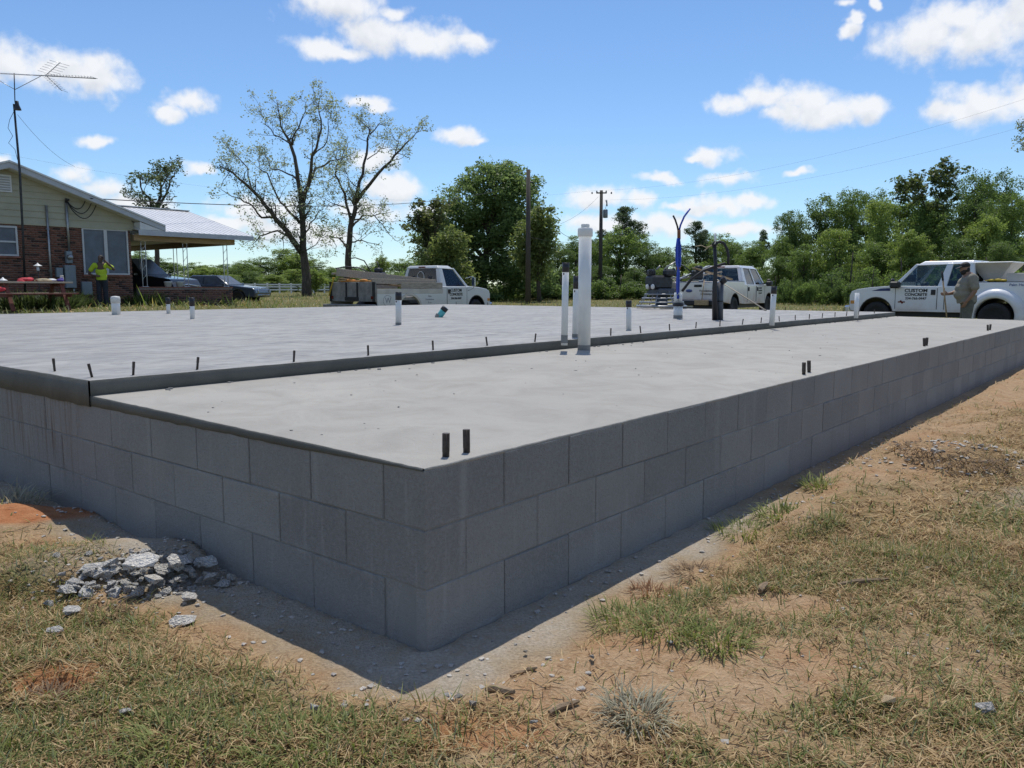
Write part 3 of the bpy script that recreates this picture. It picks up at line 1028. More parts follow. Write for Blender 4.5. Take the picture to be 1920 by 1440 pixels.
# ------------------------------------------------------------------ pipes standing in the slab
def pipe_thing(px, py, z, rad, top_py, label, cap=None, tape=0.0, lean=(0, 0), matname='white_pvc', name='plumbing_pipe', dirt=.0):
    g = G(px, py, z)
    f_top = ray(px, top_py)
    h = CAMZ + f_top[1] * g.y - z
    t = thing(name, label, 'pipe', (g.x, g.y, z))
    top = (lean[0] * h, lean[1] * h, h)
    m = MB(); m.tube([(0, 0, -.03), top], rad, 20); m.build('pipe_body', matname, t)
    if dirt:
        k = dirt / h
        MB().tube([(0, 0, -.01), (top[0] * k, top[1] * k, dirt)], rad + .0008, 20, cap=False).build('cement_splash', 'mortar', t)
    if tape:
        k = 1 - tape / h
        m = MB(); m.tube([(top[0] * k, top[1] * k, h * k), (top[0], top[1], h + .004)], rad + .003, 14)
        m.tube([(top[0] * k, top[1] * k, h * k + tape * .15), (top[0] * k - rad * .7, top[1] * k - rad * .9, h * k - tape * .25)], [rad * .5, rad * .2], 6)
        m.build('tape_cover', 'black_tape', t)
    if cap == 'cleanout':
        m = MB(); m.lathe([(rad + .001, h - .075), (rad + .010, h - .07), (rad + .010, h - .012), (rad + .006, h + .002), (.01, h + .004)], 24)
        m.build('coupling', matname, t)
        m = MB(); m.lathe([(rad * .66, h), (rad * .66, h + .03), (rad * .62, h + .036), (.01, h + .037)], 24)
        m.build('plug', matname, t)
    if cap == 'dome':
        m = MB(); m.lathe([(rad + .001, h - .12), (rad + .008, h - .115), (rad + .009, h - .04), (rad + .004, h - .012), (rad * .7, h + .004), (.01, h + .01)], 20)
        m.build('end_cap', 'pvc_dirty', t)
    return t


pipe_thing(1095, 657, .641, .057, 428, 'tall thick white plastic pipe with screw cap standing on the porch slab', cap='cleanout', dirt=.05)
pipe_thing(1058, 641, ZH, .029, 493, 'thin tall white pipe with torn black tape at the step, left of the thick pipe', tape=.08, lean=(.012, 0), dirt=.06)
pipe_thing(1078, 632, ZH, .029, 518, 'white pipe with black taped top half hidden behind the thick pipe', tape=.12, lean=(.02, 0), dirt=.03)
pipe_thing(1179, 619, ZH, .030, 564, 'short white pipe with ragged black tape right of the thick pipe', tape=.07, lean=(-.02, 0))
pipe_thing(747, 609, ZH, .038, 548, 'scuffed white pipe with black tape strip in front of the flatbed truck', tape=.10, lean=(.02, 0), dirt=.03)
pipe_thing(218, 590, ZH, .072, 556, 'stubby thick white pipe with domed cap near the far left slab edge', cap='dome')
pipe_thing(316, 588, ZH, .036, 558, 'short white pipe with black top by the low brick wall, farther of two', tape=.12)
pipe_thing(361, 598, ZH, .036, 558, 'short white pipe with black top and loose tape tail, nearer of two', tape=.13)
pipe_thing(1447, 606, ZH, .036, 537, 'white pipe with black top at the step in front of the double-cab truck', tape=.10, lean=(.03, 0))
pipe_thing(1605, 593, ZH, .035, 549, 'short white pipe at the far end of the step beside the truck bumper', lean=(.0, 0))
# teal pipe leaning out of the slab
g = G(820, 595, ZH); t = thing('drain_pipe', 'short teal pipe leaning out of the house slab', 'pipe', (g.x, g.y, ZH))
m = MB(); m.tube([(0, 0, -.03), (.13, 0, .15)], .052, 18); m.build('pipe_body', 'teal_pipe', t)
m = MB(); m.tube([(.095, 0, .108), (.138, 0, .160)], .056, 18); m.build('tape_cover', 'black_tape', t)
m = MB(); m.tube([(0, 0, -.01), (.03, 0, .04)], .0535, 18, cap=False); m.build('cement_splash', 'mortar', t)
# ------------------------------------------------------------------ trees
leaf_mat('foliage', .5, .5)
mat('bark', (.085, .068, .052), .95, var=.4, scale=4, bump=.03, bscale=9, stretch=(3, 3, .6))
mat('bark_grey', (.14, .125, .11), .95, var=.35, scale=5, bump=.02, bscale=9, stretch=(3, 3, .6))


def leaf_quads(centers, size, palette, nrm=None, flat=.35):
    """bent leaf sprays: each a rhombus with random attitude; colour per spray"""
    n = len(centers)
    d = rng.normal(size=(n, 3)); d[:, 2] *= .7
    d /= np.linalg.norm(d, axis=1)[:, None]
    e = rng.normal(size=(n, 3))
    if nrm is not None: e = e * .7 + nrm * .9
    e[:, 2] += flat
    s = np.cross(d, e); s /= np.linalg.norm(s, axis=1)[:, None] + 1e-9
    ln = (size * rng.uniform(.6, 1.4, n))[:, None]
    w = ln * rng.uniform(.35, .6, (n, 1))
    up = np.cross(s, d)
    p = centers
    v = np.stack([p - d * ln * .5, p + s * w * .5 + up * ln * .08, p + d * ln * .5, p - s * w * .5 + up * ln * .08], 1).reshape(-1, 3)
    o = (np.arange(n) * 4)[:, None]
    f = np.concatenate([o + np.array([0, 1, 2]), o + np.array([0, 2, 3])], 0)
    t = rng.random((n, 1))
    pa = np.array(palette)
    c = pa[0] * (1 - t) + pa[1] * t
    return v, f, np.repeat(np.concatenate([c * rng.uniform(.8, 1.15, (n, 1)), np.ones((n, 1))], 1), 4, 0)


def crown_points(lobes, per_m3=1.0, clump_r=.55, leaves=42, nclump=None, hollow=.55):
    """clumps spread through ellipsoid lobes (cx,cy,cz,rx,ry,rz), denser near the surface"""
    P, NR = [], []
    vol = np.array([l[3] * l[4] * l[5] for l in lobes]) ** (2 / 3)
    cnt = (vol / vol.sum() * nclump).astype(int) + 2
    for l, k in zip(lobes, cnt):
        c = np.array(l[:3]); r = np.array(l[3:])
        d = rng.normal(size=(k, 3)); d /= np.linalg.norm(d, axis=1)[:, None]
        rad = hollow + (1.03 - hollow) * rng.random(k) ** .6
        rad *= 1 + .16 * rng.normal(size=k) * .6
        cc = c + d * r * rad[:, None]
        cr = clump_r * rng.uniform(.5, 1.35, k)
        off = rng.normal(size=(k, leaves, 3)); off /= np.linalg.norm(off, axis=2)[:, :, None]
        off *= (rng.random((k, leaves, 1)) ** .45) * cr[:, None, None]
        off[:, :, 2] *= .62
        P.append((cc[:, None, :] + off).reshape(-1, 3)); NR.append(np.repeat(d, leaves, 0))
    return np.concatenate(P), np.concatenate(NR)


def limb_tubes(paths, n=6):
    m = MB()
    for pts, r0, r1 in paths:
        k = len(pts)
        m.tube(pts, [r0 + (r1 - r0) * i / (k - 1) for i in range(k)], n)
    return m


def wander(p, d, ln, steps, bend=.25, up=.0, r=random):
    pts = [Vector(p)]; d = Vector(d).normalized()
    for i in range(steps):
        d = (d + Vector((r.gauss(0, bend), r.gauss(0, bend), r.gauss(0, bend) + up))).normalized()
        pts.append(pts[-1] + d * (ln / steps))
    return pts


def sparse_tree(name, label, base, limbs, trunk_r, palette, leaf=.16, twigs=5, density=1.0, ivy=0, group=None, seed=1, minlen=1.0):
    """limbs: list of (points, r0, r1) local to base; side branches, twigs and leaf tufts grown along them"""
    r = random.Random(seed)
    t = thing(name, label, 'tree', base, 0, group)
    paths, tips = [], []
    for li, (pts, r0, r1) in enumerate(limbs):
        pts = [Vector(p) for p in pts]
        # refine with a little wobble
        fine = []
        for i in range(len(pts) - 1):
            for k in range(3):
                q = pts[i].lerp(pts[i + 1], k / 3)
                if not (i == 0 and k == 0): q += Vector((r.gauss(0, .05), r.gauss(0, .05), r.gauss(0, .04)))
                fine.append(q)
        fine.append(pts[-1])
        paths.append((fine, r0 * .78, r1 * .6))
        L_ = sum((fine[i + 1] - fine[i]).length for i in range(len(fine) - 1))
        if li == 0: start = .62
        else: start = .12
        nb = int(L_ * 2.1 * density)
        for _ in range(nb):
            u = start + (1 - start) * r.random() ** .8
            i = min(len(fine) - 2, int(u * (len(fine) - 1)))
            p = fine[i].lerp(fine[i + 1], r.random())
            d = (fine[i + 1] - fine[i]).normalized()
            sd = Vector((r.gauss(0, 1), r.gauss(0, 1), r.gauss(.25, .7))).normalized()
            dd = (d * .7 + sd).normalized()
            bl = r.uniform(.8, 2.2) * minlen * (1.15 - .5 * u)
            br = wander(p, dd, bl, 4, .22, .06, r)
            rr = max(.010, (r0 + (r1 - r0) * u) * .30)
            paths.append((br, rr, .008))
            for _ in range(twigs):
                j = r.randint(1, 3)
                q = br[j].lerp(br[j + 1], r.random())
                d2 = ((br[j + 1] - br[j]).normalized() * .6 + Vector((r.gauss(0, 1), r.gauss(0, 1), r.gauss(.2, .8))).normalized()).normalized()
                tw = wander(q, d2, r.uniform(.3, .95) * minlen, 3, .2, .05, r)
                paths.append((tw, .007, .003)); tips.append(tw[-1]); tips.append(tw[2])
            tips.append(br[-1])
    limb_tubes(paths, 5).build('trunk', 'bark', t)
    tips = np.array([list(p) for p in tips])
    k = 5
    pts = np.repeat(tips, k, 0) + rng.normal(size=(len(tips) * k, 3)) * .13 * minlen
    keep = rng.random(len(pts)) < .8
    v, f, c = leaf_quads(pts[keep], leaf, palette)
    link('crown', fast_mesh('crown', v, f, c), 'foliage', t)
    if ivy:
        iv = []
        for pts_, r0, r1 in limbs[:3]:
            for i in range(len(pts_) - 1):
                n = int(ivy * (Vector(pts_[i + 1]) - Vector(pts_[i])).length)
                for _ in range(n):
                    q = Vector(pts_[i]).lerp(Vector(pts_[i + 1]), r.random())
                    if q.z > 9: continue
                    dd = Vector((r.gauss(0, 1), r.gauss(0, 1), r.gauss(0, .4))).normalized()
                    iv.append(list(q + dd * (r0 * 1.1 + r.random() * .14)))
        v, f, c = leaf_quads(np.array(iv), .13, [(.03, .045, .018), (.06, .075, .025)])
        link('ivy', fast_mesh('ivy', v, f, c), 'foliage', t)
    return t


def trace(base, Y, pts, dep):
    """points of a limb in photo coordinates at forward distance Y (+ depth offsets) -> local points"""
    out = []
    for i, (x, y) in enumerate(pts):
        w = W(x, y, Y + dep * (i / max(1, len(pts) - 1)))
        out.append(tuple(w - Vector(base)))
    return out


def c3(p): return (380 + p[0] / 3.6, 160 + p[1] / 3.6)


PEC = [(.21, .25, .13), (.36, .39, .23)]
YA = 58.0
ba = W(574, 556, YA)
ba.z = float(height(ba.x, ba.y)) - .1
LA_ = [
    ([(700, 1425), (690, 1300), (685, 1150), (675, 950), (680, 780)], .52, .26, 0),
    ([(668, 1130), (560, 980), (480, 870), (330, 700), (200, 590), (110, 540)], .30, .05, -3),
    ([(675, 950), (640, 640), (600, 400), (530, 280), (500, 100)], .26, .04, 2),
    ([(480, 890), (400, 890), (330, 810), (240, 770), (120, 700)], .12, .03, -2),
    ([(680, 780), (720, 620), (740, 480), (800, 300), (780, 120)], .22, .04, -3),
    ([(690, 740), (760, 560), (860, 520), (980, 480)], .15, .03, 3),
    ([(655, 930), (560, 830), (510, 770), (440, 590), (380, 560), (380, 480)], .13, .03, 3),
    ([(600, 1030), (500, 980), (380, 1020), (330, 1080)], .12, .03, 3),
    ([(690, 1000), (760, 900), (800, 830), (830, 760)], .08, .02, -2),
    ([(600, 400), (650, 280), (690, 180), (700, 100)], .09, .02, -2),
    ([(640, 640), (540, 580), (460, 560), (400, 440)], .09, .02, 2),
    ([(330, 700), (300, 560), (220, 460), (150, 400)], .08, .02, 2),
    ([(600, 400), (480, 330), (410, 230), (390, 130)], .07, .02, 2),
    ([(740, 480), (840, 380), (850, 250), (860, 180)], .07, .02, 3),
    ([(560, 980), (540, 1060), (545, 1120)], .05, .02, -1),
    ([(690, 1120), (760, 1080), (830, 980)], .06, .02, -2),
]
sparse_tree('pecan_tree', 'tall sparse pecan with pale new leaves, ivy up its trunk, left of the flatbed truck', ba,
            [(trace(ba, YA, [c3(q) for q in p], d), a, b) for p, a, b, d in LA_], .5, PEC, leaf=.17, twigs=5, ivy=150, seed=3, density=.95)
YB = 66.0
bb = W(652, 556, YB); bb.z = float(height(bb.x, bb.y)) - .1
LB_ = [
    ([(980, 1425), (980, 1250), (985, 1100), (1000, 950), (1020, 830), (1035, 760)], .42, .24, 0),
    ([(1035, 760), (1080, 600), (1110, 400), (1130, 290), (1030, 210)], .20, .03, 2),
    ([(1035, 790), (1180, 600), (1300, 470), (1400, 360), (1460, 310)], .20, .03, -2),
    ([(1000, 920), (960, 740), (900, 600), (910, 520), (880, 440)], .16, .03, -3),
    ([(985, 1110), (940, 1050), (870, 1020), (800, 1030)], .12, .03, 2),
    ([(1005, 960), (1080, 880), (1160, 880), (1290, 850)], .12, .02, 2),
    ([(985, 1060), (1080, 1045), (1210, 1085)], .09, .02, -2),
    ([(1160, 880), (1240, 980), (1300, 1050)], .06, .02, -1),
    ([(1030, 770), (980, 640), (960, 560)], .08, .02, 3),
    ([(970, 830), (880, 800), (820, 760)], .08, .02, 1),
    ([(1130, 330), (1200, 260), (1230, 280)], .07, .02, 1),
    ([(1300, 470), (1320, 380), (1270, 330)], .07, .02, 1),
    ([(1110, 500), (1200, 430), (1260, 420)], .06, .02, 3),
    ([(900, 600), (850, 660), (790, 640)], .05, .02, 1),
    ([(870, 1020), (900, 1080), (910, 1160)], .04, .02, 1),
    ([(920, 540), (960, 440), (980, 340)], .06, .02, 2),
]
sparse_tree('pecan_tree', 'slimmer sparse pecan with pale new leaves rising behind the flatbed truck', bb,
            [(trace(bb, YB, [c3(q) for q in p], d), a, b) for p, a, b, d in LB_], .4, PEC, leaf=.17, twigs=5, ivy=0, seed=5, density=1.0)

# small ragged trees
yb = 44.0; bs = W(292, 556, yb); bs.z = float(height(bs.x, bs.y)) - .1
sparse_tree('ragged_tree', 'dark ragged tree with bare twigs rising behind the carport roof', bs,
            [(trace(bs, yb, p, d), a, b) for p, a, b, d in [
                ([(292, 560), (292, 440), (293, 395)], .2, .14, 0), ([(293, 400), (300, 350), (298, 320)], .12, .03, 1),
                ([(293, 400), (270, 360), (253, 325)], .10, .03, -1), ([(296, 390), (318, 350), (328, 318)], .10, .03, 1),
                ([(290, 410), (262, 380), (245, 360)], .06, .02, 1), ([(300, 360), (312, 335), (310, 315)], .06, .02, -1)]],
            .2, [(.07, .10, .045), (.14, .17, .08)], leaf=.16, twigs=5, density=1.7, seed=8, minlen=.62)
yb = 62.0; bs = W(806, 558, yb); bs.z = float(height(bs.x, bs.y)) - .1
sparse_tree('ragged_tree', 'thin ivy-covered tree with wispy top beside the big oak', bs,
            [(trace(bs, yb, p, d), a, b) for p, a, b, d in [
                ([(808, 562), (806, 500), (803, 420)], .3, .16, 0), ([(803, 440), (800, 410), (806, 390)], .12, .03, 1),
                ([(805, 460), (790, 430), (784, 405)], .10, .03, -1), ([(805, 450), (822, 420), (826, 395)], .10, .03, 1)]],
            .3, [(.10, .125, .045), (.18, .20, .08)], leaf=.3, twigs=5, density=2.2, seed=9, minlen=.8, ivy=260)


# dense crowns ---------------------------------------------------------
def dense_tree(name, label, base, lobes, palette, nclump, leaf=.3, clump_r=.7, leaves=34, trunk=None, group=None, hollow=.5, rt=.35):
    t = thing(name, label, 'tree', base, 0, group)
    P, NR = crown_points(lobes, clump_r=clump_r, leaves=leaves, nclump=nclump, hollow=hollow)
    v, f, c = leaf_quads(P, leaf, palette, NR)
    link('crown', fast_mesh('crown', v, f, c), 'foliage', t)
    paths = []
    r = random.Random(len(lobes) * 7 + nclump)
    top = max(lobes, key=lambda l: l[2])
    tr = [(0, 0, -.2), (r.gauss(0, .1), r.gauss(0, .1), top[2] * .3), (top[0] * .4, top[1] * .4, top[2] * .62), (top[0], top[1], top[2])]
    paths.append((tr, rt, .06))
    for l in lobes:
        s = Vector(tr[1]).lerp(Vector(tr[2]), r.random() * .8)
        e = Vector(l[:3]); mid = s.lerp(e, .5) + Vector((0, 0, -.3))
        paths.append(([s, mid, e, e + Vector((r.gauss(0, .3) * l[3], r.gauss(0, .3) * l[4], l[5] * .5))], rt * .45, .03))
    limb_tubes(paths, 7).build('trunk', 'bark', t)
    return t


def lobes_px(base, Y, L, dscale=.9):
    """lobes given as photo (x, y, rx, ry) at forward distance Y; depth radius from the width, depth offset random"""
    out = []
    r = random.Random(3)
    for i, q in enumerate(L):
        x, y, rx, ry = q[:4]
        dy = q[4] if len(q) > 4 else r.uniform(-1, 1) * 1.6
        w = W(x, y, Y + dy); k = (Y + dy) / FPX
        p = w - Vector(base)
        out.append((p.x, p.y, p.z, rx * k, rx * k * dscale, ry * k))
    return out


YO = 74.0
bo = W(905, 562, YO); bo.z = float(height(bo.x, bo.y)) - .1
OAK = [(930, 348, 52, 40), (888, 382, 58, 44), (962, 385, 52, 42), (862, 425, 52, 42), (925, 425, 60, 44), (985, 425, 46, 44), (828, 468, 44, 46), (900, 480, 66, 46), (965, 485, 56, 48), (860, 522, 60, 38), (925, 530, 64, 36), (990, 352, 22, 20, 1.0), (805, 442, 30, 26, -1), (1000, 525, 40, 34), (800, 520, 36, 36), (905, 340, 36, 30), (950, 335, 34, 28)]
dense_tree('oak_tree', 'largest round green tree standing just left of the bare utility pole', bo, lobes_px(bo, YO, OAK),
           [(.110, .165, .058), (.24, .31, .112)], 900, leaf=.30, clump_r=1.0, leaves=56, rt=.45, hollow=.6)
YO2 = 66.0
bo = W(1012, 562, YO2); bo.z = float(height(bo.x, bo.y)) - .1
dense_tree('broadleaf_tree', 'lighter green leaning tree just right of the bare utility pole', bo,
           lobes_px(bo, YO2, [(1015, 410, 22, 20), (1005, 440, 32, 26), (1020, 470, 22, 28), (1000, 500, 24, 24), (985, 470, 20, 24)]),
           [(.12, .16, .05), (.23, .265, .095)], 170, leaf=.27, clump_r=.8, leaves=52, rt=.2)
yb = 60; bo = W(838, 562, yb); bo.z = float(height(bo.x, bo.y)) - .1
dense_tree('broadleaf_tree', 'yellow-green bushy tree in front of the oak behind the flatbed truck cab', bo,
           lobes_px(bo, yb, [(845, 455, 24, 30), (830, 490, 30, 30), (850, 520, 34, 30), (822, 530, 30, 26)]),
           [(.12, .16, .05), (.24, .275, .095)], 190, leaf=.26, clump_r=.75, leaves=52, rt=.2)


# prototypes for the wood: crown and trunk meshes shared between copies
def proto(seed, H, Rr, palette, nclump, shape='round', leaf=.27):
    nclump = int(nclump * 1.35)
    r = random.Random(seed)
    lobes = []
    if shape == 'round':
        for k in range(13):
            an = r.uniform(0, 6.28); q = r.random() ** .6
            z = H * r.uniform(.28, .86)
            w = Rr * (1.0 - abs(z / H - .52) * 1.15) * .62
            lobes.append((math.cos(an) * q * w * 1.2, math.sin(an) * q * w * 1.2, z, Rr * r.uniform(.32, .55), Rr * r.uniform(.32, .55), H * r.uniform(.09, .15)))
        lobes.append((0, 0, H * .86, Rr * .4, Rr * .4, H * .13))
        for k in range(5):
            an = k * 1.26; lobes.append((math.cos(an) * Rr * .5, math.sin(an) * Rr * .5, H * .2, Rr * .5, Rr * .5, H * .14))
    elif shape == 'pine':
        for k in range(11):
            z = H * (.5 + .46 * k / 10); an = r.uniform(0, 6.28); w = Rr * (1 - (k / 10) ** 2 * .75)
            lobes.append((math.cos(an) * w * .55, math.sin(an) * w * .55, z, w * .5, w * .5, H * .05))
        lobes.append((0, 0, H * .95, Rr * .25, Rr * .25, H * .05))
    elif shape == 'scrub':
        for k in range(16):
            an = r.uniform(0, 6.28); q = r.random() ** .5; top_ = H * r.uniform(.25, .9) * (1.1 - .5 * q)
            lobes.append((math.cos(an) * q * Rr, math.sin(an) * q * Rr, top_ * .75, Rr * r.uniform(.14, .34), Rr * r.uniform(.14, .34), top_ * r.uniform(.25, .45)))
    else:                                                    # bush
        for k in range(8):
            an = r.uniform(0, 6.28); q = r.random()
            lobes.append((math.cos(an) * q * Rr * .6, math.sin(an) * q * Rr * .6, H * r.uniform(.3, .7), Rr * r.uniform(.35, .5), Rr * r.uniform(.35, .5), H * r.uniform(.2, .3)))
    P, NR = crown_points(lobes, clump_r=Rr * .20, leaves=56, nclump=nclump, hollow=.55)
    P[:, 2] = np.maximum(P[:, 2], .1)
    v, f, c = leaf_quads(P, leaf, palette, NR)
    crown = fast_mesh('crown', v, f, c); crown.materials.append(M_['foliage'])
    top = H * .9
    paths = [([(0, 0, -.4), (.1, .1, H * .3), (-.1, .15, H * .6), (0, 0, top)], H * .022, .05)]
    for l in lobes:
        s = Vector((0, 0, l[2] * .55)); e = Vector(l[:3]); paths.append(([s, s.lerp(e, .5) - Vector((0, 0, .2)), e], H * .008, .03))
    tm = limb_tubes(paths, 6).mesh('trunk'); tm.materials.append(M_['bark'])
    return crown, tm


DK = [(0.080, 0.126, 0.038), (0.162, 0.223, 0.068)]
MD = [(0.110, 0.164, 0.045), (0.213, 0.285, 0.081)]
LT = [(0.162, 0.223, 0.055), (0.291, 0.355, 0.104)]
PN = [(0.062, 0.092, 0.048), (0.122, 0.160, 0.074)]
PROTO = {
    'dark': [proto(1, 14, 4.6, DK, 300), proto(2, 15, 5.0, DK, 300)],
    'mid': [proto(3, 13, 4.6, MD, 300), proto(4, 14, 5.0, MD, 300), proto(5, 13, 4.2, MD, 280)],
    'light': [proto(6, 11, 4.0, LT, 260), proto(7, 12, 4.4, LT, 260)],
    'pine': [proto(8, 17, 4.0, PN, 190, 'pine'), proto(9, 18, 3.6, PN, 190, 'pine')],
    'scrub': [proto(12, 4.0, 3.2, DK, 190, 'scrub', .22), proto(13, 4.4, 3.4, MD, 190, 'scrub', .22), proto(14, 3.8, 3.0, DK, 170, 'scrub', .22)],
    'bush': [proto(10, 3.6, 2.6, LT, 120, 'bush', .2), proto(11, 3.0, 2.4, MD, 120, 'bush', .2)],
}
PH = {'dark': [14, 15], 'mid': [13, 14, 13], 'light': [11, 12], 'pine': [17, 18], 'bush': [3.6, 3.0], 'scrub': [4.0, 4.4, 3.8]}
PR = {'dark': [4.6, 5.0], 'mid': [4.6, 5.0, 4.2], 'light': [4.0, 4.4], 'pine': [4.0, 3.6], 'bush': [2.6, 2.4], 'scrub': [3.2, 3.4, 3.0]}
_cnt = {}


def wood_tree(kind, px, top, Y, width, label, group, base_py=None):
    """one tree of the wood: photo x, crown top y, distance, crown half-width in photo pixels"""
    k = _cnt.get(kind, 0); _cnt[kind] = k + 1
    i = k % len(PROTO[kind])
    cm, tm = PROTO[kind][i]
    w = W(px, top, Y)
    z0 = float(height(w.x, Y)) - .1
    H = w.z - z0
    nm = {'pine': 'pine_tree', 'bush': 'shrub', 'scrub': 'shrub'}.get(kind, 'broadleaf_tree')
    t = thing(nm, label, 'shrub' if kind in ('bush', 'scrub') else 'tree', (w.x, Y, z0), (k * 2.4) % 6.28, group)
    sxy = width * Y / FPX / PR[kind][i]; sz = H / (PH[kind][i] * (1.0 if kind != 'pine' else 1.0))
    t.scale = (sxy, sxy, sz)
    link('crown', cm, None, t); link('trunk', tm, None, t)
    return t


# far wood on the left, between the carport and the oak
r = random.Random(12)
x = 262
while x < 800:
    kd = r.choice(['dark', 'mid', 'dark', 'mid', 'light'])
    top = 482 + 12 * math.sin(x * .021) + r.uniform(-9, 9) + (8 if x > 600 else 0)
    wood_tree(kd, x, top, 118 + r.uniform(-8, 14), r.uniform(34, 50), 'leafy tree in the far wood between the carport and the oak', 'far wood on the left')
    x += r.uniform(26, 40)
x = 250
while x < 790:
    wood_tree(r.choice(['mid', 'light', 'dark']), x, 506 + r.uniform(-9, 10), 104 + r.uniform(-4, 6), r.uniform(30, 42),
              'lower tree at the front edge of the far wood on the left', 'front edge of the far wood on the left')
    x += r.uniform(30, 46)
wood_tree('bush', 588, 500, 70, 30, 'round green bush at the foot of the tall pecan', None)
wood_tree('light', 716, 478, 100, 20, 'small pale tree poking above the far wood left of the oak', None)
# middle wood, behind the pipes
MID = [('dark', 1045, 452, 92, 40), ('mid', 1080, 440, 98, 46), ('mid', 1110, 448, 88, 40), ('pine', 1175, 386, 104, 46), ('pine', 1130, 432, 104, 34), ('mid', 1165, 420, 90, 56),
       ('dark', 1215, 450, 92, 44), ('mid', 1245, 462, 96, 40), ('dark', 1280, 468, 90, 40), ('pine', 1305, 414, 108, 36), ('mid', 1330, 432, 112, 44), ('mid', 1360, 436, 104, 44),
       ('dark', 1390, 452, 100, 44), ('mid', 1420, 450, 92, 40), ('pine', 1432, 432, 108, 22), ('light', 1300, 492, 84, 34), ('dark', 1060, 500, 80, 30), ('mid', 1240, 500, 82, 36),
       ('mid', 1350, 490, 82, 38), ('light', 1400, 498, 80, 36), ('dark', 1120, 496, 80, 36), ('dark', 1190, 500, 80, 36), ('dark', 1010, 505, 84, 30), ('dark', 965, 490, 88, 34)]
for kd, x, top, Y, wd in MID:
    wood_tree(kd, x, top, Y, wd, {'pine': 'dark pine rising above the wood behind the pipes', 'light': 'paler tree low in the wood behind the pipes'}.get(kd, 'leafy tree in the wood behind the pipes'),
              {'pine': 'pines in the middle wood', 'light': 'pale trees in the middle wood'}.get(kd, 'trees in the middle wood'))
# big wood on the right
RT = [('dark', 1490, 392, 76, 46), ('mid', 1468, 440, 72, 36), ('dark', 1540, 362, 78, 60), ('mid', 1600, 345, 74, 56), ('dark', 1640, 352, 80, 56), ('mid', 1690, 350, 70, 60), ('light', 1655, 370, 64, 52),
      ('dark', 1760, 362, 76, 60), ('mid', 1745, 372, 66, 56), ('dark', 1830, 318, 74, 68), ('dark', 1890, 316, 78, 60), ('mid', 1900, 352, 66, 60), ('dark', 1960, 326, 72, 64), ('light', 1850, 400, 60, 48),
      ('light', 1575, 425, 62, 50), ('mid', 1510, 455, 62, 40), ('mid', 1640, 452, 58, 50), ('light', 1710, 430, 56, 48), ('dark', 1790, 440, 58, 50), ('dark', 1880, 450, 56, 50), ('mid', 1950, 420, 58, 50),
      ('mid', 2010, 350, 70, 60), ('dark', 1460, 478, 66, 32)]
for kd, x, top, Y, wd in RT:
    wood_tree(kd, x, top, Y, wd, {'light': 'yellow-green tree in the high wood on the right', 'dark': 'dark green tree in the high wood on the right'}.get(kd, 'mid green tree in the high wood on the right'),
              {'light': 'yellow-green trees in the right wood', 'dark': 'dark trees in the right wood'}.get(kd, 'mid green trees in the right wood'))
for (x, top, Y, wd, lb) in [(1487, 505, 52, 22, 'light shrub at the wood edge between the two right pickups, leftmost of three'), (1525, 512, 50, 24, 'light shrub at the wood edge between the two right pickups, middle of three'),
                            (1560, 518, 50, 22, 'light shrub at the wood edge between the two right pickups, rightmost of three'), (1640, 500, 48, 34, 'green bush behind the hood of the right pickup'),
                            (1600, 515, 52, 26, 'green bush in front of the right pickup nose')]:
    wood_tree('scrub', x, top - 6, Y, wd * 1.2, lb, None)
for (x, top, Y, wd) in [(1455, 520, 60, 30), (1600, 470, 56, 40), (1690, 480, 54, 40), (1770, 490, 52, 40), (1850, 480, 54, 44), (1920, 490, 52, 44)]:
    wood_tree('scrub', x, top - 8, Y, wd * 1.5, 'undergrowth bush at the foot of the right wood', 'undergrowth of the right wood')
for (x, top, Y, wd) in [(1000, 520, 78, 34), (1050, 524, 76, 30), (1110, 522, 76, 34), (1165, 520, 75, 34), (1220, 522, 76, 34), (1280, 520, 76, 34), (1340, 522, 75, 34), (1400, 522, 74, 34), (940, 526, 80, 36), (870, 526, 70, 40)]:
    wood_tree('scrub', x, top - 10, Y, wd * 1.6, 'dark undergrowth at the foot of the middle wood', 'undergrowth of the middle wood')
# wispy tree tops above the right wood and the bough at the right edge
yb = 66; bs = W(1745, 556, yb); bs.z = float(height(bs.x, bs.y)) - .1
sparse_tree('sapling', 'wispy thin-leaved tree poking above the right wood', bs,
            [(trace(bs, yb, p, d), a, b) for p, a, b, d in [
                ([(1745, 560), (1746, 450), (1748, 400)], .2, .1, 0), ([(1748, 420), (1760, 360), (1768, 320)], .08, .02, 1), ([(1746, 420), (1730, 370), (1722, 345)], .08, .02, -1),
                ([(1748, 410), (1775, 370), (1790, 325)], .07, .02, 1), ([(1746, 410), (1705, 370), (1690, 352)], .06, .02, 1)]],
            .2, [(.08, .11, .035), (.16, .19, .07)], leaf=.3, twigs=5, density=2.0, seed=19, minlen=.8)
yb = 40; bs = W(2010, 556, yb); bs.z = float(height(bs.x, bs.y)) - .1
sparse_tree('pecan_tree', 'sparse leafy bough reaching in at the right edge of the picture', bs,
            [(trace(bs, yb, p, d), a, b) for p, a, b, d in [
                ([(2010, 560), (2012, 420), (2005, 330)], .3, .16, 0), ([(2005, 340), (1960, 290), (1925, 240)], .1, .02, 1), ([(2005, 330), (1990, 250), (1960, 200)], .1, .02, 1),
                ([(1960, 290), (1930, 285), (1912, 265)], .05, .02, 1), ([(2008, 350), (2050, 280), (2070, 220)], .1, .02, 1)]],
            .2, [(.16, .19, .09), (.28, .30, .15)], leaf=.13, twigs=5, density=2.0, seed=29, minlen=.62)
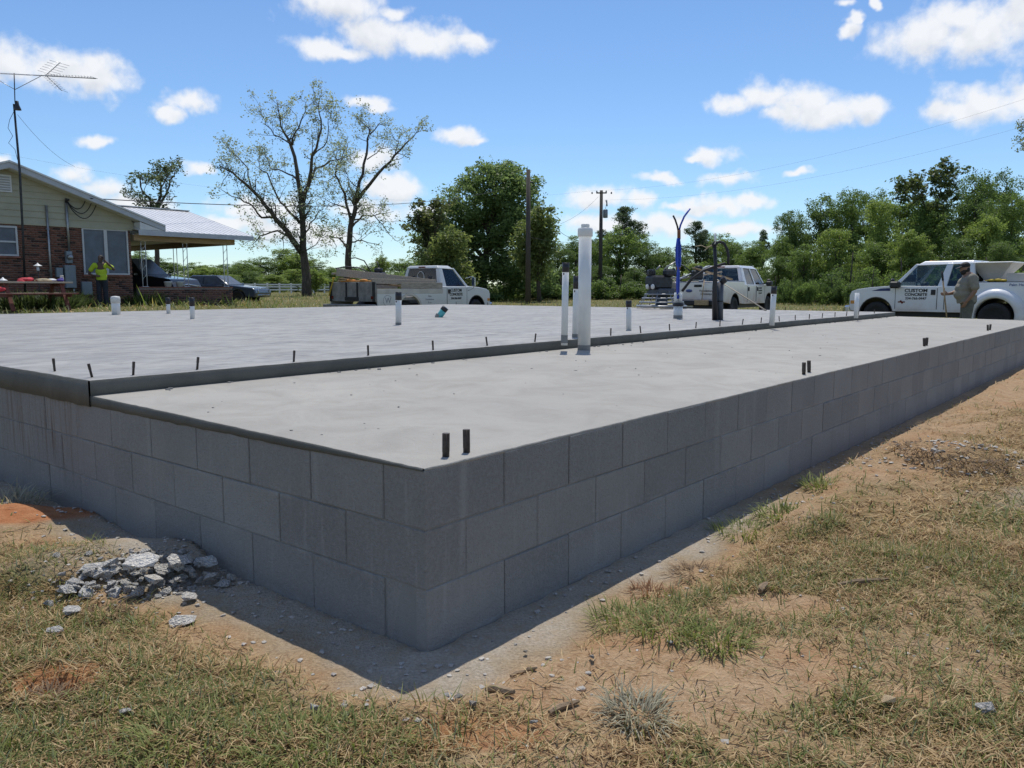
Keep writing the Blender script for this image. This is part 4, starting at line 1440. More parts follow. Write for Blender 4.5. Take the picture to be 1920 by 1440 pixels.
# ------------------------------------------------------------------ brick house with carport
mat('siding', (.36, .345, .25), .55, var=.06, scale=3)
mat('white_trim', (.62, .63, .63), .5, var=.06, scale=4)
mat('soffit_grey', (.42, .44, .47), .5, var=.06, scale=4)
mat('roof_metal', (.60, .60, .60), .38, .25, var=.07, scale=2)
mat('brick_mortar', (.26, .235, .205), .9, var=.15, scale=20)
mat('window_screen', (.085, .105, .14), .35, var=.25, scale=3, spec=.6)
mat('window_frame', (.50, .51, .52), .45, var=.05)
mat('panel_grey', (.20, .235, .265), .45, .2, var=.08, scale=5)
mat('galvanised', (.33, .34, .35), .4, .7, var=.15, scale=9)
mat('dark_metal', (.045, .047, .052), .45, .6, var=.3, scale=15)
mat('black_rubber', (.013, .013, .014), .6, var=.3, scale=20)
mat('tan_wood', (.36, .26, .15), .75, var=.25, scale=4, stretch=(1, 8, 8))
mat('red_wood', (.16, .050, .035), .8, var=.3, scale=6, stretch=(1, 8, 8))
mat('weathered_wood', (.36, .305, .24), .85, var=.3, scale=5, stretch=(1, 9, 9))
mat('white_paint', (.72, .72, .70), .5, var=.06, scale=5)


def brick_mat():
    m = bpy.data.materials.new('brick'); m.use_nodes = True
    nt, N, L, b = nodes_of(m)
    b.inputs['Roughness'].default_value = .9
    at = N('ShaderNodeAttribute'); at.attribute_name = 'Col'
    no = N('ShaderNodeTexNoise'); no.inputs['Scale'].default_value = 14; no.inputs['Detail'].default_value = 5
    tc = N('ShaderNodeTexCoord'); L(tc.outputs['Object'], no.inputs['Vector'])
    mx = N('ShaderNodeMix'); mx.data_type = 'RGBA'; mx.blend_type = 'MULTIPLY'; mx.inputs['Factor'].default_value = .6
    L(at.outputs['Color'], mx.inputs[6]); L(no.outputs[0], mx.inputs[7]); L(mx.outputs[2], b.inputs['Base Color'])
    M_['brick'] = m


brick_mat()


def brickwork(parent, x0, x1, z0, z1, holes, y=0.0, th=.012, bl=.203, bh=.058, j=.0095):
    """running bond of proud bricks on a plane y, joined"""
    B, cols = [], []
    r = random.Random(int(x0 * 10 + z1 * 7))
    k = 0; z = z0
    while z + bh <= z1 + 1e-6:
        x = x0 - (.5 * (bl + j) if k % 2 else 0)
        while x < x1 - .02:
            a, c = max(x, x0), min(x + bl, x1)
            ok = c - a > .03
            segs = [(a, c)]
            for (hx0, hx1, hz0, hz1) in holes:
                if z + bh > hz0 and z < hz1:
                    ns = []
                    for (p, q) in segs:
                        if q <= hx0 or p >= hx1: ns.append((p, q))
                        else:
                            if p < hx0: ns.append((p, hx0))
                            if q > hx1: ns.append((hx1, q))
                    segs = ns
            for (p, q) in segs:
                if q - p < .03: continue
                B.append((p, q, z, z + bh, r.uniform(0, .004)))
                t = r.random(); d = r.random() < .16
                cols.append(np.array((.085, .040, .034)) if d else np.array((.20, .082, .058)) * (1 - t) + np.array((.31, .135, .09)) * t)
            x += bl + j
        z += bh + j; k += 1
    v, f, c = [], [], []
    for (p, q, z0_, z1_, e), col in zip(B, cols):
        o = len(v); yo = y - th - e; e2 = .004
        v += [(p, y + .02, z0_), (q, y + .02, z0_), (q, y + .02, z1_), (p, y + .02, z1_),
              (p + e2, yo, z0_ + e2), (q - e2, yo, z0_ + e2), (q - e2, yo, z1_ - e2), (p + e2, yo, z1_ - e2)]
        f += [(o + 4, o + 5, o + 6, o + 7), (o, o + 1, o + 5, o + 4), (o + 1, o + 2, o + 6, o + 5), (o + 2, o + 3, o + 7, o + 6), (o + 3, o, o + 4, o + 7)]
        c += [(*col, 1)] * 8
    o = link('brickwork', fast_mesh('brickwork', np.array(v), np.array(f), np.array(c)), 'brick', parent)
    o['kind'] = 'stuff'
    return o


HX, HY, HZ = -12.6, 27.0, .60


def wl(px, py):
    """photo pixel on the plane of the gable wall -> (x along the wall, height) in house space"""
    u, b = ray(px, py)
    t = (u * HY - HX) / (AD.x - u * AD.y)
    Y = HY + AD.y * t
    return t, CAMZ + b * Y - HZ


def build_house():
    h = thing('brick_house', 'low brick house with cream gable siding, metal roof and open carport', 'house', (HX, HY, HZ), AZ)
    W0, RX, ZW = -7.2, -3.6, 2.52
    ER, EX = 4.28, 1.0                                          # ridge height, eave overhang
    sl = (ER - 2.70) / (EX - RX)
    roofz = lambda x: ER - abs(x - RX) * sl
    # masonry core
    m = MB(); m.box((W0 / 2, 5, ZW / 2 - .3), (-W0, 9.98, ZW + .6)); m.build('wall', 'brick_mortar', h)
    lw = (wl(-2, 420)[0], wl(31, 428)[0], wl(20, 480)[1], wl(20, 424)[1])
    bw = (wl(152, 431)[0], wl(238, 431)[0], wl(195, 515)[1], wl(195, 429)[1])
    brickwork(h, -4.6, 0, -.25, ZW - .01, [(lw[0] - .9, lw[1], lw[2], lw[3]), bw])
    # return of the corner
    m = MB()
    for k in range(36):
        for i in range(3):
            z = -.25 + k * .0675
            m.box((.006, .11 + i * .2125 + (.1 if k % 2 else 0), z + .029), (.014, .203, .058))
    o = m.build('corner_bricks', 'red_brick_plain', h) if 'red_brick_plain' in M_ else m.build('corner_bricks', mat('red_brick_plain', (.23, .10, .07), .9, var=.3, scale=5), h); o['kind'] = 'stuff'
    # gable: lap boards, each cut to the roof slope
    k = 0; z = ZW
    while z < ER - .35:
        z1 = z + .19
        half = (ER - .16 - z1) / sl
        xr = min(RX + half, .12); xl = max(RX - half, W0 - .1)
        half0 = (ER - .16 - z) / sl
        xr0 = min(RX + half0, .12); xl0 = max(RX - half0, W0 - .1)
        p = [(xl0, -.045, z), (xr0, -.045, z), (xr, -.022, z1), (xl, -.022, z1), (xl0, .01, z), (xr0, .01, z), (xr, .01, z1), (xl, .01, z1)]
        MB().add(p, [(0, 1, 2, 3), (7, 6, 5, 4), (0, 4, 5, 1), (3, 2, 6, 7), (1, 5, 6, 2), (0, 3, 7, 4)]).build('siding_board', 'siding', h)
        z = z1; k += 1
    MB().box((W0 / 2 - .0, -.03, ZW - .02), (-W0 + .1, .06, .05)).build('trim_board', 'siding', h)
    # roof
    y0, y1 = -.42, 10.2
    prof = [(RX, ER), (EX, roofz(EX)), (EX, roofz(EX) - .05), (RX, ER - .05)]
    profl = [(RX, ER), (RX, ER - .05), (RX - (EX - RX), roofz(EX) - .05), (RX - (EX - RX), roofz(EX))]
    rf = MB().prism(prof, y0 - .03, y1).prism(profl, y0 - .03, y1).build('roof', 'roof_metal', h)
    for sg in (1, -1):
        e = RX + sg * (EX - RX)
        pr = [(RX, ER - .052), (e, roofz(EX) - .052), (e, roofz(EX) - .21), (RX, ER - .21)]
        MB().prism(pr if sg > 0 else pr[::-1], y0, y0 + .03).build('rake_board', 'soffit_grey', rf)
        pr = [(RX, ER - .212), (e, roofz(EX) - .205), (e, roofz(EX) - .215), (RX, ER - .225)]
        MB().prism(pr if sg > 0 else pr[::-1], y0 + .032, 0).build('soffit', 'white_trim', rf)
    # boxed eave return at the right
    m = MB(); m.prism([(.15, ZW - .02), (EX - .03, ZW - .02), (EX - .01, roofz(EX) - .213), (.15, roofz(.15) - .24)], y0 + .01, .4); m.build('eave_box', 'white_trim', rf, bevel=.01)
    MB().box((EX + .012, 4.9, roofz(EX) - .12), (.02, 10.6, .15)).build('eave_board', 'white_trim', rf)
    # louvred vent
    vx0, vz0 = wl(-6, 359); vx1, vz1 = wl(19, 329)
    v = MB(); v.box(((vx0 + vx1) / 2, -.055, (vz0 + vz1) / 2), (vx1 - vx0, .03, vz1 - vz0)); vv = v.build('vent', 'white_trim', h)
    for i in range(6):
        z = vz0 + .06 + i * (vz1 - vz0 - .1) / 5.5
        MB().box(((vx0 + vx1) / 2, -.078, z), (vx1 - vx0 - .1, .022, .035), Matrix.Rotation(R(35), 3, 'X')).build('slat', 'soffit_grey', vv)
    # windows
    def window(x0, x1, z0, z1, double):
        f = MB()
        for (a, b, c, d) in ((x0, x1, z1 - .05, z1), (x0, x1, z0, z0 + .05), (x0, x0 + .05, z0 + .051, z1 - .051), (x1 - .05, x1, z0 + .051, z1 - .051)):
            f.box(((a + b) / 2, -.012, (c + d) / 2), (b - a, .06, d - c))
        if double: f.box(((x0 + x1) / 2, -.010, (z0 + z1) / 2), (.10, .064, z1 - z0 - .102))
        else: f.box(((x0 + x1) / 2, -.010, (z0 + z1) / 2 - .02), (x1 - x0 - .102, .058, .05))
        w = f.build('window', 'window_frame', h)
        if double:
            xm = (x0 + x1) / 2
            for (a, b) in ((x0 + .051, xm - .051), (xm + .051, x1 - .051)):
                MB().box(((a + b) / 2, .004, (z0 + z1) / 2), (b - a, .012, z1 - z0 - .102)).build('pane', 'window_screen', w)
        else:
            zm = (z0 + z1) / 2 - .02
            for (a, b) in ((z0 + .051, zm - .026), (zm + .026, z1 - .051)):
                MB().box(((x0 + x1) / 2, .004, (a + b) / 2), (x1 - x0 - .102, .012, b - a)).build('pane', 'window_screen', w)
        MB().box(((x0 + x1) / 2, -.03, z0 - .03), (x1 - x0 + .08, .09, .05)).build('sill', 'red_brick_plain', w)
    window(*bw, True)
    window(lw[0] - .85, *lw[1:], False)
    # conduits and boxes on the wall
    def conduit(px, py0, py1, rad, matn='galvanised'):
        x0, z0 = wl(px, py0); x1, z1 = wl(px, py1)
        m = MB(); m.tube([(x0, -.07, z0), (x0, -.07, z1)], rad, 10)
        for q in (.25, .7): m.box((x0, -.045, z0 + (z1 - z0) * q), (.09, .05, .03))
        m.build('conduit', matn, h)
    conduit(85, 385, 560, .032)
    conduit(122, 377, 472, .038, 'galvanised')

    def wallbox(px0, py0, px1, py1, dep, name, matn='panel_grey'):
        x0, z1 = wl(px0, py0); x1, z0 = wl(px1, py1)
        m = MB(); m.box(((x0 + x1) / 2, -.012 - dep / 2, (z0 + z1) / 2), (x1 - x0, dep, z1 - z0), ch=.008)
        m.box(((x0 + x1) / 2, -.016 - dep, (z0 + z1) / 2 - .01), (x1 - x0 - .03, .012, z1 - z0 - .05), ch=.004)
        return m.build(name, matn, h), ((x0 + x1) / 2, -.02 - dep, (z0 + z1) / 2)
    mb, c = wallbox(120, 471, 133, 494, .14, 'meter_box')
    MB().lathe([(.085, 0), (.085, .06), (.07, .10), (.01, .115)], 20, Matrix.Translation(Vector((c[0], c[1] - .0, c[2]))) @ Matrix.Rotation(R(90), 4, 'X')).build('meter', 'galvanised', mb)
    wallbox(117, 497, 140, 540, .16, 'breaker_panel')
    wallbox(102, 502, 116, 520, .12, 'junction_box')
    wallbox(150, 528, 171, 553, .12, 'disconnect_box')
    m = MB(); x, z = wl(136, 540); m.tube([(x, -.1, z), (x, -.1, z - .15)], .03, 8); m.ball((x, -.13, z - .18), .06); m.build('conduit_elbow', 'galvanised', h)
    # service drop loops under the rake
    x0, z0 = wl(122, 378); x1, z1 = wl(180, 388)
    m = MB()
    for dz, sag, xe in ((0, .55, x1), (.02, .42, x1 - .15), (.03, .30, x1 - .35)):
        pts = [(x0 + (xe - x0) * i / 12, -.13 - .1 * math.sin(math.pi * i / 12), z0 + dz + (z1 + .2 - z0) * i / 12 - sag * math.sin(math.pi * i / 12) ** .8) for i in range(13)]
        m.tube(pts, .014, 6)
    m.tube([(x0, -.07, z0 - .03), (x0, -.12, z0 + .06), (x0 + .06, -.16, z0 + .04)], [.04, .05, .03], 8)
    m.build('service_cable', 'black_rubber', h)

    # carport ----------------------------------------------------------
    cx0, cx1 = .10, 4.35; ye, yr = -.40, 4.1; ze, zr = 2.46, 3.62
    q = lambda y: ze + (zr - ze) * (y - ye) / (yr - ye)
    def yz(pts, x0, x1, name, matn, par):
        mm = MB(); n = len(pts)
        vs = [(x0, y, z) for y, z in pts] + [(x1, y, z) for y, z in pts]
        mm.add(vs, [tuple(range(n - 1, -1, -1)), tuple(range(n, 2 * n))] + [(i, (i + 1) % n, (i + 1) % n + n, i + n) for i in range(n)])
        return mm.build(name, matn, par)
    cr = yz([(ye, ze), (ye, ze + .03), (yr, zr + .03), (2 * yr - ye, ze + .03), (2 * yr - ye, ze), (yr, zr)], cx0, cx1, 'carport_roof', 'roof_metal', h)
    n = 20
    for i in range(n + 1):
        x = cx0 + .02 + (cx1 - cx0 - .04) * i / n
        MB().bar((x, ye, ze + .034), (x, yr, zr + .034), .022, .012).build('rib', 'roof_metal', cr)
    MB().bar((cx0, yr, zr + .05), (cx1, yr, zr + .05), .25, .03).build('ridge_cap', 'roof_metal', cr)
    MB().box(((cx0 + cx1) / 2, ye - .012, ze - .06), (cx1 - cx0 + .02, .024, .15)).build('eave_board', 'soffit_grey', cr)
    mm = MB(); mm.bar((cx1 + .012, ye, ze - .06), (cx1 + .012, yr, zr - .06), .024, .15); mm.bar((cx1 + .012, yr, zr - .06), (cx1 + .012, 2 * yr - ye, ze - .06), .024, .15)
    mm.build('rake_board', 'white_trim', cr)
    MB().box((1.95, .02, ze - .20), (3.7, .14, .20)).build('beam', 'tan_wood', cr)
    MB().box((3.72, 4.1, ze - .20), (.14, 8.0, .20)).build('beam', 'tan_wood', cr)
    MB().box((1.95, 4.05, ze - .085), (3.72, 8.0, .02)).build('ceiling_panel', 'soffit_grey', cr)
    # low brick wall and posts
    lwz = .60
    MB().box((1.93, .10, lwz / 2 - .3), (3.46, .19, lwz + .6)).build('low_wall', 'brick_mortar', h)
    brickwork(h, .22, 3.66, -.25, lwz, [], y=.003)
    MB().box((1.93, .10, lwz + .02), (3.5, .24, .04)).build('wall_cap', 'red_brick_plain', h)

    def post(px):
        x = wl(px, 500)[0]
        mm = MB()
        for dx in (-.075, .075): mm.tube([(x + dx, .1, lwz + .04), (x + dx, .1, ze - .30)], .014, 8)
        for k in range(5):
            zz = lwz + .25 + k * .32
            mm.tube([(x - .075, .1, zz), (x - .03, .1, zz + .10), (x + .03, .1, zz + .14), (x + .075, .1, zz + .24)], .007, 6)
        mm.box((x, .1, lwz + .048), (.2, .1, .015)); mm.box((x, .1, ze - .305), (.2, .1, .015))
        mm.build('post', 'white_trim', h)
    for px in (273, 351, 426): post(px)
    for (x, y) in ((.6, 4.0), (2.3, 4.0), (3.66, 4.0), (.6, 8), (2.3, 8), (3.66, 8)):
        mm = MB()
        for dx in (-.07, .07): mm.tube([(x + dx, y, -.05), (x + dx, y, ze - .30)], .014, 8)
        mm.build('post', 'white_trim', h)
    MB().box((1.9, 4.2, -.03), (3.9, 8.4, .1)).build('carport_floor', 'damp_concrete', h)
    return h


build_house()


def wall_pos(px, py, off):
    """world point standing off metres in front of the gable wall, in direction of a photo pixel"""
    u, b = ray(px, py)
    hx, hy = HX + off * AD.y, HY - off * AD.x
    t = (u * hy - hx) / (AD.x - u * AD.y)
    Y = hy + AD.y * t
    return Vector((u * Y, Y, CAMZ + b * Y))


# planters on the carport wall
mat('planter_white', (.62, .63, .62), .5, var=.08)
for px in (318, 340):
    x = wl(px, 536)[0]
    p = Vector((HX, HY, HZ)) + AD * x + BD * .10
    t = thing('planter', 'white pot on the low carport wall, ' + ('left of two' if px == 318 else 'right of two'), 'planter', (p.x, p.y, HZ + .638))
    MB().lathe([(.10, 0), (.13, .15), (.14, .155), (.14, .185), (.12, .186), (.11, .13), (.01, .125)], 16).build('pot', 'planter_white', t)
    MB().lathe([(.105, .12), (.06, .135), (.005, .14)], 12).build('soil', 'bark', t)

# television aerial on its mast
def build_antenna():
    b = wall_pos(47, 560, .16); b.z = float(height(b.x, b.y)) - .1
    t = thing('tv_antenna', 'roof-high television antenna on a dark mast clamped to the gable wall', 'antenna', b)
    def at(px, py, dY=0.0):
        return W(px, py, b.y - .35 + dY) - b
    top = at(26, 195); tip = at(26.5, 137)
    m = MB(); m.tube([(0, 0, 0), (at(43, 440)), at(37, 320), top], [.032, .032, .034, .028], 8); m.build('mast', 'dark_metal', t)
    m = MB(); m.tube([at(30, 205), at(28, 190), tip], .014, 8); m.build('upper_mast', 'dark_metal', t)
    m = MB(); m.lathe([(.03, 0), (.10, .01), (.095, .04), (.05, .16), (.04, .26), (.01, .27)], 14, Matrix.Translation(at(33, 207))); m.build('rotator', 'dark_metal', t)
    # boom and elements
    p, q = at(-70, 134, .6), at(180, 147, -.6)
    m = MB(); m.tube([p, q], .016, 6); bo = m.build('boom', 'galvanised', t)
    d = (q - p).normalized(); s = Vector((-d.y, d.x, 0)).normalized()
    for i in range(11):
        c = p.lerp(q, .05 + i * .055)
        m = MB(); ln = 1.5 - i * .08
        m.tube([c, c + (s * .75 + Vector((0, 0, .16)) - d * .28) * ln], .006, 5); m.tube([c, c - (s * .75 + Vector((0, 0, .16)) + d * .28) * ln], .006, 5)
        m.build('element', 'galvanised', t)
    for i in range(16):
        c = p.lerp(q, .655 + i * .022)
        m = MB(); m.tube([c - s * .14 + Vector((0, 0, .02)), c + s * .14 + Vector((0, 0, .02))], .006, 5); m.build('element', 'galvanised', t)
    for (e, py) in (((113, 117), 1), ((116, 170), -1)):
        c = at(86, 141, 0); f = at(*e, 0)
        m = MB(); m.tube([c, f], .010, 6)
        for i in range(6):
            z = c.lerp(f, .15 + i * .16)
            m.tube([z - s * .3 - d * .06 * py, z + s * .3 + d * .06 * py], .005, 5)
        m.build('reflector_arm', 'galvanised', t)
    m = MB(); m.tube([at(28, 168), at(76, 143)], .009, 6); m.tube([at(28, 168), at(-20, 140, .3)], .009, 6); m.build('brace', 'galvanised', t)
    m = MB(); m.tube([at(28, 205), at(18, 225), at(15, 240), at(24, 255), at(16, 268), at(28, 280), at(33, 300)], .007, 5); m.build('cable', 'black_rubber', t)


build_antenna()
# ------------------------------------------------------------------ vehicles
def paint(name, col, dusty=None, zlo=.3, zhi=1.1, rough=.28):
    m = bpy.data.materials.new(name); m.use_nodes = True
    nt, N, L, b = nodes_of(m)
    b.inputs['Roughness'].default_value = rough; b.inputs['Coat Weight'].default_value = .6; b.inputs['Coat Roughness'].default_value = .08
    tc = N('ShaderNodeTexCoord'); sx = N('ShaderNodeSeparateXYZ'); L(tc.outputs['Object'], sx.inputs[0])
    no = N('ShaderNodeTexNoise'); no.inputs['Scale'].default_value = 3.5; no.inputs['Detail'].default_value = 6; L(tc.outputs['Object'], no.inputs['Vector'])
    if dusty:
        mr = N('ShaderNodeMapRange'); mr.inputs[1].default_value = zhi; mr.inputs[2].default_value = zlo; mr.inputs[4].default_value = .85
        L(sx.outputs[2], mr.inputs[0])
        mu = N('ShaderNodeMath'); mu.operation = 'MULTIPLY'; L(mr.outputs[0], mu.inputs[0])
        m2 = N('ShaderNodeMapRange'); m2.inputs[1].default_value = .25; m2.inputs[2].default_value = .7; L(no.outputs[0], m2.inputs[0]); L(m2.outputs[0], mu.inputs[1])
        mx = N('ShaderNodeMix'); mx.data_type = 'RGBA'; mx.inputs[6].default_value = (*col, 1); mx.inputs[7].default_value = (*dusty, 1)
        L(mu.outputs[0], mx.inputs['Factor']); L(mx.outputs[2], b.inputs['Base Color'])
        ro = N('ShaderNodeMath'); ro.operation = 'MULTIPLY_ADD'; L(mu.outputs[0], ro.inputs[0]); ro.inputs[1].default_value = .5; ro.inputs[2].default_value = rough
        L(ro.outputs[0], b.inputs['Roughness'])
    else:
        mx = N('ShaderNodeMix'); mx.data_type = 'RGBA'; mx.inputs[6].default_value = (*[c * .9 for c in col], 1); mx.inputs[7].default_value = (*col, 1)
        L(no.outputs[0], mx.inputs['Factor']); L(mx.outputs[2], b.inputs['Base Color'])
    M_[name] = m


paint('white_truck_paint', (.72, .73, .75), (.50, .38, .31), .35, .95)
paint('muddy_truck_paint', (.72, .70, .70), (.50, .28, .19), .45, 1.15)
paint('old_white_paint', (.66, .66, .64), (.48, .40, .32), .3, 1.0, .4)
paint('black_car_paint', (.012, .014, .022))
paint('blue_car_paint', (.055, .075, .11))
mat('chrome', (.62, .63, .65), .15, .95, var=.05)
mat('tyre', (.018, .018, .019), .8, var=.3, scale=14, bump=.004, bscale=30)
mat('rim_steel', (.34, .33, .32), .4, .7, var=.2, scale=10)
mat('black_plastic', (.015, .015, .017), .5, var=.2)
mat('seat_grey', (.06, .06, .065), .9, var=.2)
mat('print_black', (.012, .012, .012), .6)
mat('print_grey', (.25, .25, .27), .6)
mat('print_blue', (.08, .11, .28), .6)
mat('lamp_red', (.12, .012, .010), .2, var=.1)
mat('lamp_clear', (.60, .60, .58), .1, var=.1)
mat('lamp_amber', (.60, .25, .05), .2, var=.1)
mat('hopper_tan', (.56, .51, .44), .6, var=.12, scale=3)
mat('bed_grey', (.25, .24, .225), .7, .3, var=.3, scale=4)
mat('yellow_strap', (.60, .42, .05), .7, var=.15)
mat('orange_cloth', (.62, .26, .06), .8, var=.2)
mat('concrete_crust', (.30, .28, .25), .9, var=.25, scale=9, bump=.01)


def glass_mat():
    m = bpy.data.materials.new('car_glass'); m.use_nodes = True
    nt = m.node_tree; nt.nodes.clear(); N, L = nt.nodes.new, nt.links.new
    out = N('ShaderNodeOutputMaterial'); tr = N('ShaderNodeBsdfTransparent'); tr.inputs[0].default_value = (.72, .78, .78, 1)
    gl = N('ShaderNodeBsdfGlossy'); gl.inputs['Roughness'].default_value = .03; gl.inputs[0].default_value = (.9, .95, 1, 1)
    fr = N('ShaderNodeFresnel'); fr.inputs[0].default_value = 1.5
    no = N('ShaderNodeTexNoise'); no.inputs['Scale'].default_value = 5
    ad = N('ShaderNodeMath'); ad.operation = 'MULTIPLY_ADD'; L(no.outputs[0], ad.inputs[0]); ad.inputs[1].default_value = .004; L(fr.outputs[0], ad.inputs[2])
    mx = N('ShaderNodeMixShader'); L(ad.outputs[0], mx.inputs[0]); L(tr.outputs[0], mx.inputs[1]); L(gl.outputs[0], mx.inputs[2]); L(mx.outputs[0], out.inputs[0])
    M_['car_glass'] = m


glass_mat()


def arc(cx, cz, r, a0, a1, n=10):
    return [(cx + r * math.cos(R(a0 + (a1 - a0) * i / n)), cz + r * math.sin(R(a0 + (a1 - a0) * i / n))) for i in range(n + 1)]


def add_wheel(t, x, y, r=.40, w=.26, side=1, dish=True):
    M = Matrix.Translation((x, y, r)) @ (Matrix.Rotation(R(180), 4, 'Z') if side < 0 else Matrix())
    p = [(r * .60, -w * .5), (r * .93, -w * .5), (r, -w * .36), (r, w * .36), (r * .93, w * .5), (r * .66, w * .5), (r * .60, w * .42)]
    wh = MB().lathe(p, 28, M, axis='Y').build('wheel', 'tyre', t)
    q = [(r * .605, -w * .4), (r * .60, w * .40), (r * .56, w * .42), (r * .52, w * .18), (r * .30, w * .12), (r * .22, w * .30), (r * .12, w * .36), (r * .01, w * .36)]
    rim = MB().lathe(q, 28, M, axis='Y').build('rim', 'rim_steel', wh)
    for k in range(8):
        a = k * math.pi / 4
        MB().lathe([(r * .07, w * .125), (r * .07, w * .175), (r * .005, w * .176)], 8, M @ Matrix.Translation((math.cos(a) * r * .41, .004, math.sin(a) * r * .41)), axis='Y').build('rim_hole', 'black_plastic', wh)
    return wh


def pickup(name, label, loc, rz, cab='reg', bed='pickup', WB=3.48, paintm='white_truck_paint', mirrors='black', lift=0.0):
    t = thing(name, label, 'truck', loc, rz)
    F = WB; HWD = .97; r = .40
    xR = {'reg': F - 1.92, 'super': F - 2.62, 'crew': F - 2.95}[cab]
    xC, xT, xN = F - .40, F - 1.10, F + .80
    zb, zr_, zk = 1.24, 1.98, .52
    # lower body
    if bed == 'flat':
        prof = [(xR, zk + .1)]
    else:
        prof = [(-1.18, .62)] + arc(0, .43, .50, 180, 0)[0:1]
        prof = [(-1.18, .62), (-.50, .55)] + arc(0, .44, .50, 167, 13)
    prof += [(xR + .02, zk)] if bed != 'flat' else []
    prof += [(F - .52, zk)] + arc(F, .44, .50, 170, 8) + [(F + .56, .50), (xN - .04, .52), (xN, .70), (xN, .98), (xN - .05, 1.10), (xN - .22, 1.17), (F + .2, 1.225), (xC, 1.27), (xC - .12, zb + .02)]
    if bed == 'flat': prof += [(xR, zb + .02)]
    else: prof += [(xR + .0, zb + .02), (xR - .03, 1.36), (-1.10, 1.36), (-1.18, 1.30)]
    prof = prof[::-1]
    body = MB().prism(prof, -HWD, HWD).build('body', paintm, t, bevel=.045, seg=3)
    # dark underbody and wheel housings
    m = MB(); m.box(((F - 1.1) / 2, 0, .52), (F + 1.4, 1.5, .30)); m.build('underbody', 'black_plastic', t)
    for axx in ([F, 0] if bed != 'flat' else [F]):
        ao, ai = arc(axx, .44, .499, 176, 4, 14), arc(axx, .44, .475, 4, 176, 14)
        MB().prism(ao + ai, -HWD + .004, HWD - .004).build('wheel_well', 'black_plastic', t)
    # cab: roof and pillars around an open greenhouse
    yb, yt = .90, .70
    if cab == 'reg': doors = [(F - .58, F - 1.66)]
    elif cab == 'super': doors = [(F - .56, F - 1.70), (F - 1.90, F - 2.46)]
    else: doors = [(F - .58, F - 1.58), (F - 1.66, F - 2.62)]
    xTr = xR + .10
    m = MB(); m.hexa([(xTr - .06, -yt - .06, zr_ - .10), (xT + .10, -yt - .06, zr_ - .13), (xT + .10, yt + .06, zr_ - .13), (xTr - .06, yt + .06, zr_ - .10),
                      (xTr, -yt + .04, zr_), (xT - .12, -yt + .04, zr_), (xT - .12, yt - .04, zr_), (xTr, yt - .04, zr_)])
    m.build('roof', paintm, t, bevel=.03, seg=3)
    def pillar(c8, nm='pillar'):
        MB().hexa(c8).build(nm, paintm, t, bevel=.015)
    topx = lambda x: xT + .02 - (xC - .16 - x) * (xT - xTr) / (xC - .16 - xR)   # belt x -> roof x
    for s in (-1, 1):
        pillar([(xC - .16, s * yb - .03, zb), (xC - .02, s * yb - .03, zb), (xC - .02, s * yb + .03, zb), (xC - .16, s * yb + .03, zb),
                   (xT - .0, s * yt - .03, zr_ - .08), (xT + .10, s * yt - .03, zr_ - .08), (xT + .10, s * yt + .03, zr_ - .08), (xT, s * yt + .03, zr_ - .08)])
        ends = [d[1] for d in doors]
        for i, e in enumerate(ends):
            last = i == len(ends) - 1
            x1 = e + .02; x0 = (xR if last else doors[i + 1][0] - .02)
            tx1, tx0 = topx(x1), (xTr if last else topx(x0))
            pillar([(x0, s * yb - .035, zb), (x1, s * yb - .035, zb), (x1, s * yb + .035, zb), (x0, s * yb + .035, zb),
                       (tx0, s * yt - .035, zr_ - .07), (tx1, s * yt - .035, zr_ - .07), (tx1, s * yt + .035, zr_ - .07), (tx0, s * yt + .035, zr_ - .07)])
    # rear cab wall below and beside the rear window
    for s in (-1, 1):
        pillar([(xR - .03, s * .76, zb), (xR + .05, s * .76, zb), (xR + .05, s * .93, zb), (xR - .03, s * .93, zb),
                   (xTr - .03, s * .62, zr_ - .09), (xTr + .05, s * .62, zr_ - .09), (xTr + .05, s * .73, zr_ - .09), (xTr - .03, s * .73, zr_ - .09)] if s > 0 else
                  [(xR - .03, -.93, zb), (xR + .05, -.93, zb), (xR + .05, -.76, zb), (xR - .03, -.76, zb),
                   (xTr - .03, -.73, zr_ - .09), (xTr + .05, -.73, zr_ - .09), (xTr + .05, -.62, zr_ - .09), (xTr - .03, -.62, zr_ - .09)])
    pillar([(xR - .03, -.9, zb - .05), (xR + .03, -.9, zb - .05), (xR + .03, .9, zb - .05), (xR - .03, .9, zb - .05), (xR - .01, -.86, zb + .16), (xR + .05, -.86, zb + .16), (xR + .05, .86, zb + .16), (xR - .01, .86, zb + .16)])
    # glass
    g = 'car_glass'
    ws = [(xC - .06, yb - .04, zb + .02), (xC - .06, -yb + .04, zb + .02), (xT + .06, -yt + .03, zr_ - .10), (xT + .06, yt - .03, zr_ - .10)]
    MB().panel(ws[::-1] if False else [ws[1], ws[0], ws[3], ws[2]], 0, 1, 0, 1, .01, 0).build('windshield', g, t)
    rw = [(xR + .01, -.76, zb + .16), (xR + .01, .76, zb + .16), (xTr + .0, .62, zr_ - .10), (xTr + .0, -.62, zr_ - .10)]
    MB().panel([rw[1], rw[0], rw[3], rw[2]], 0, 1, 0, 1, .01, 0).build('rear_window', g, t)
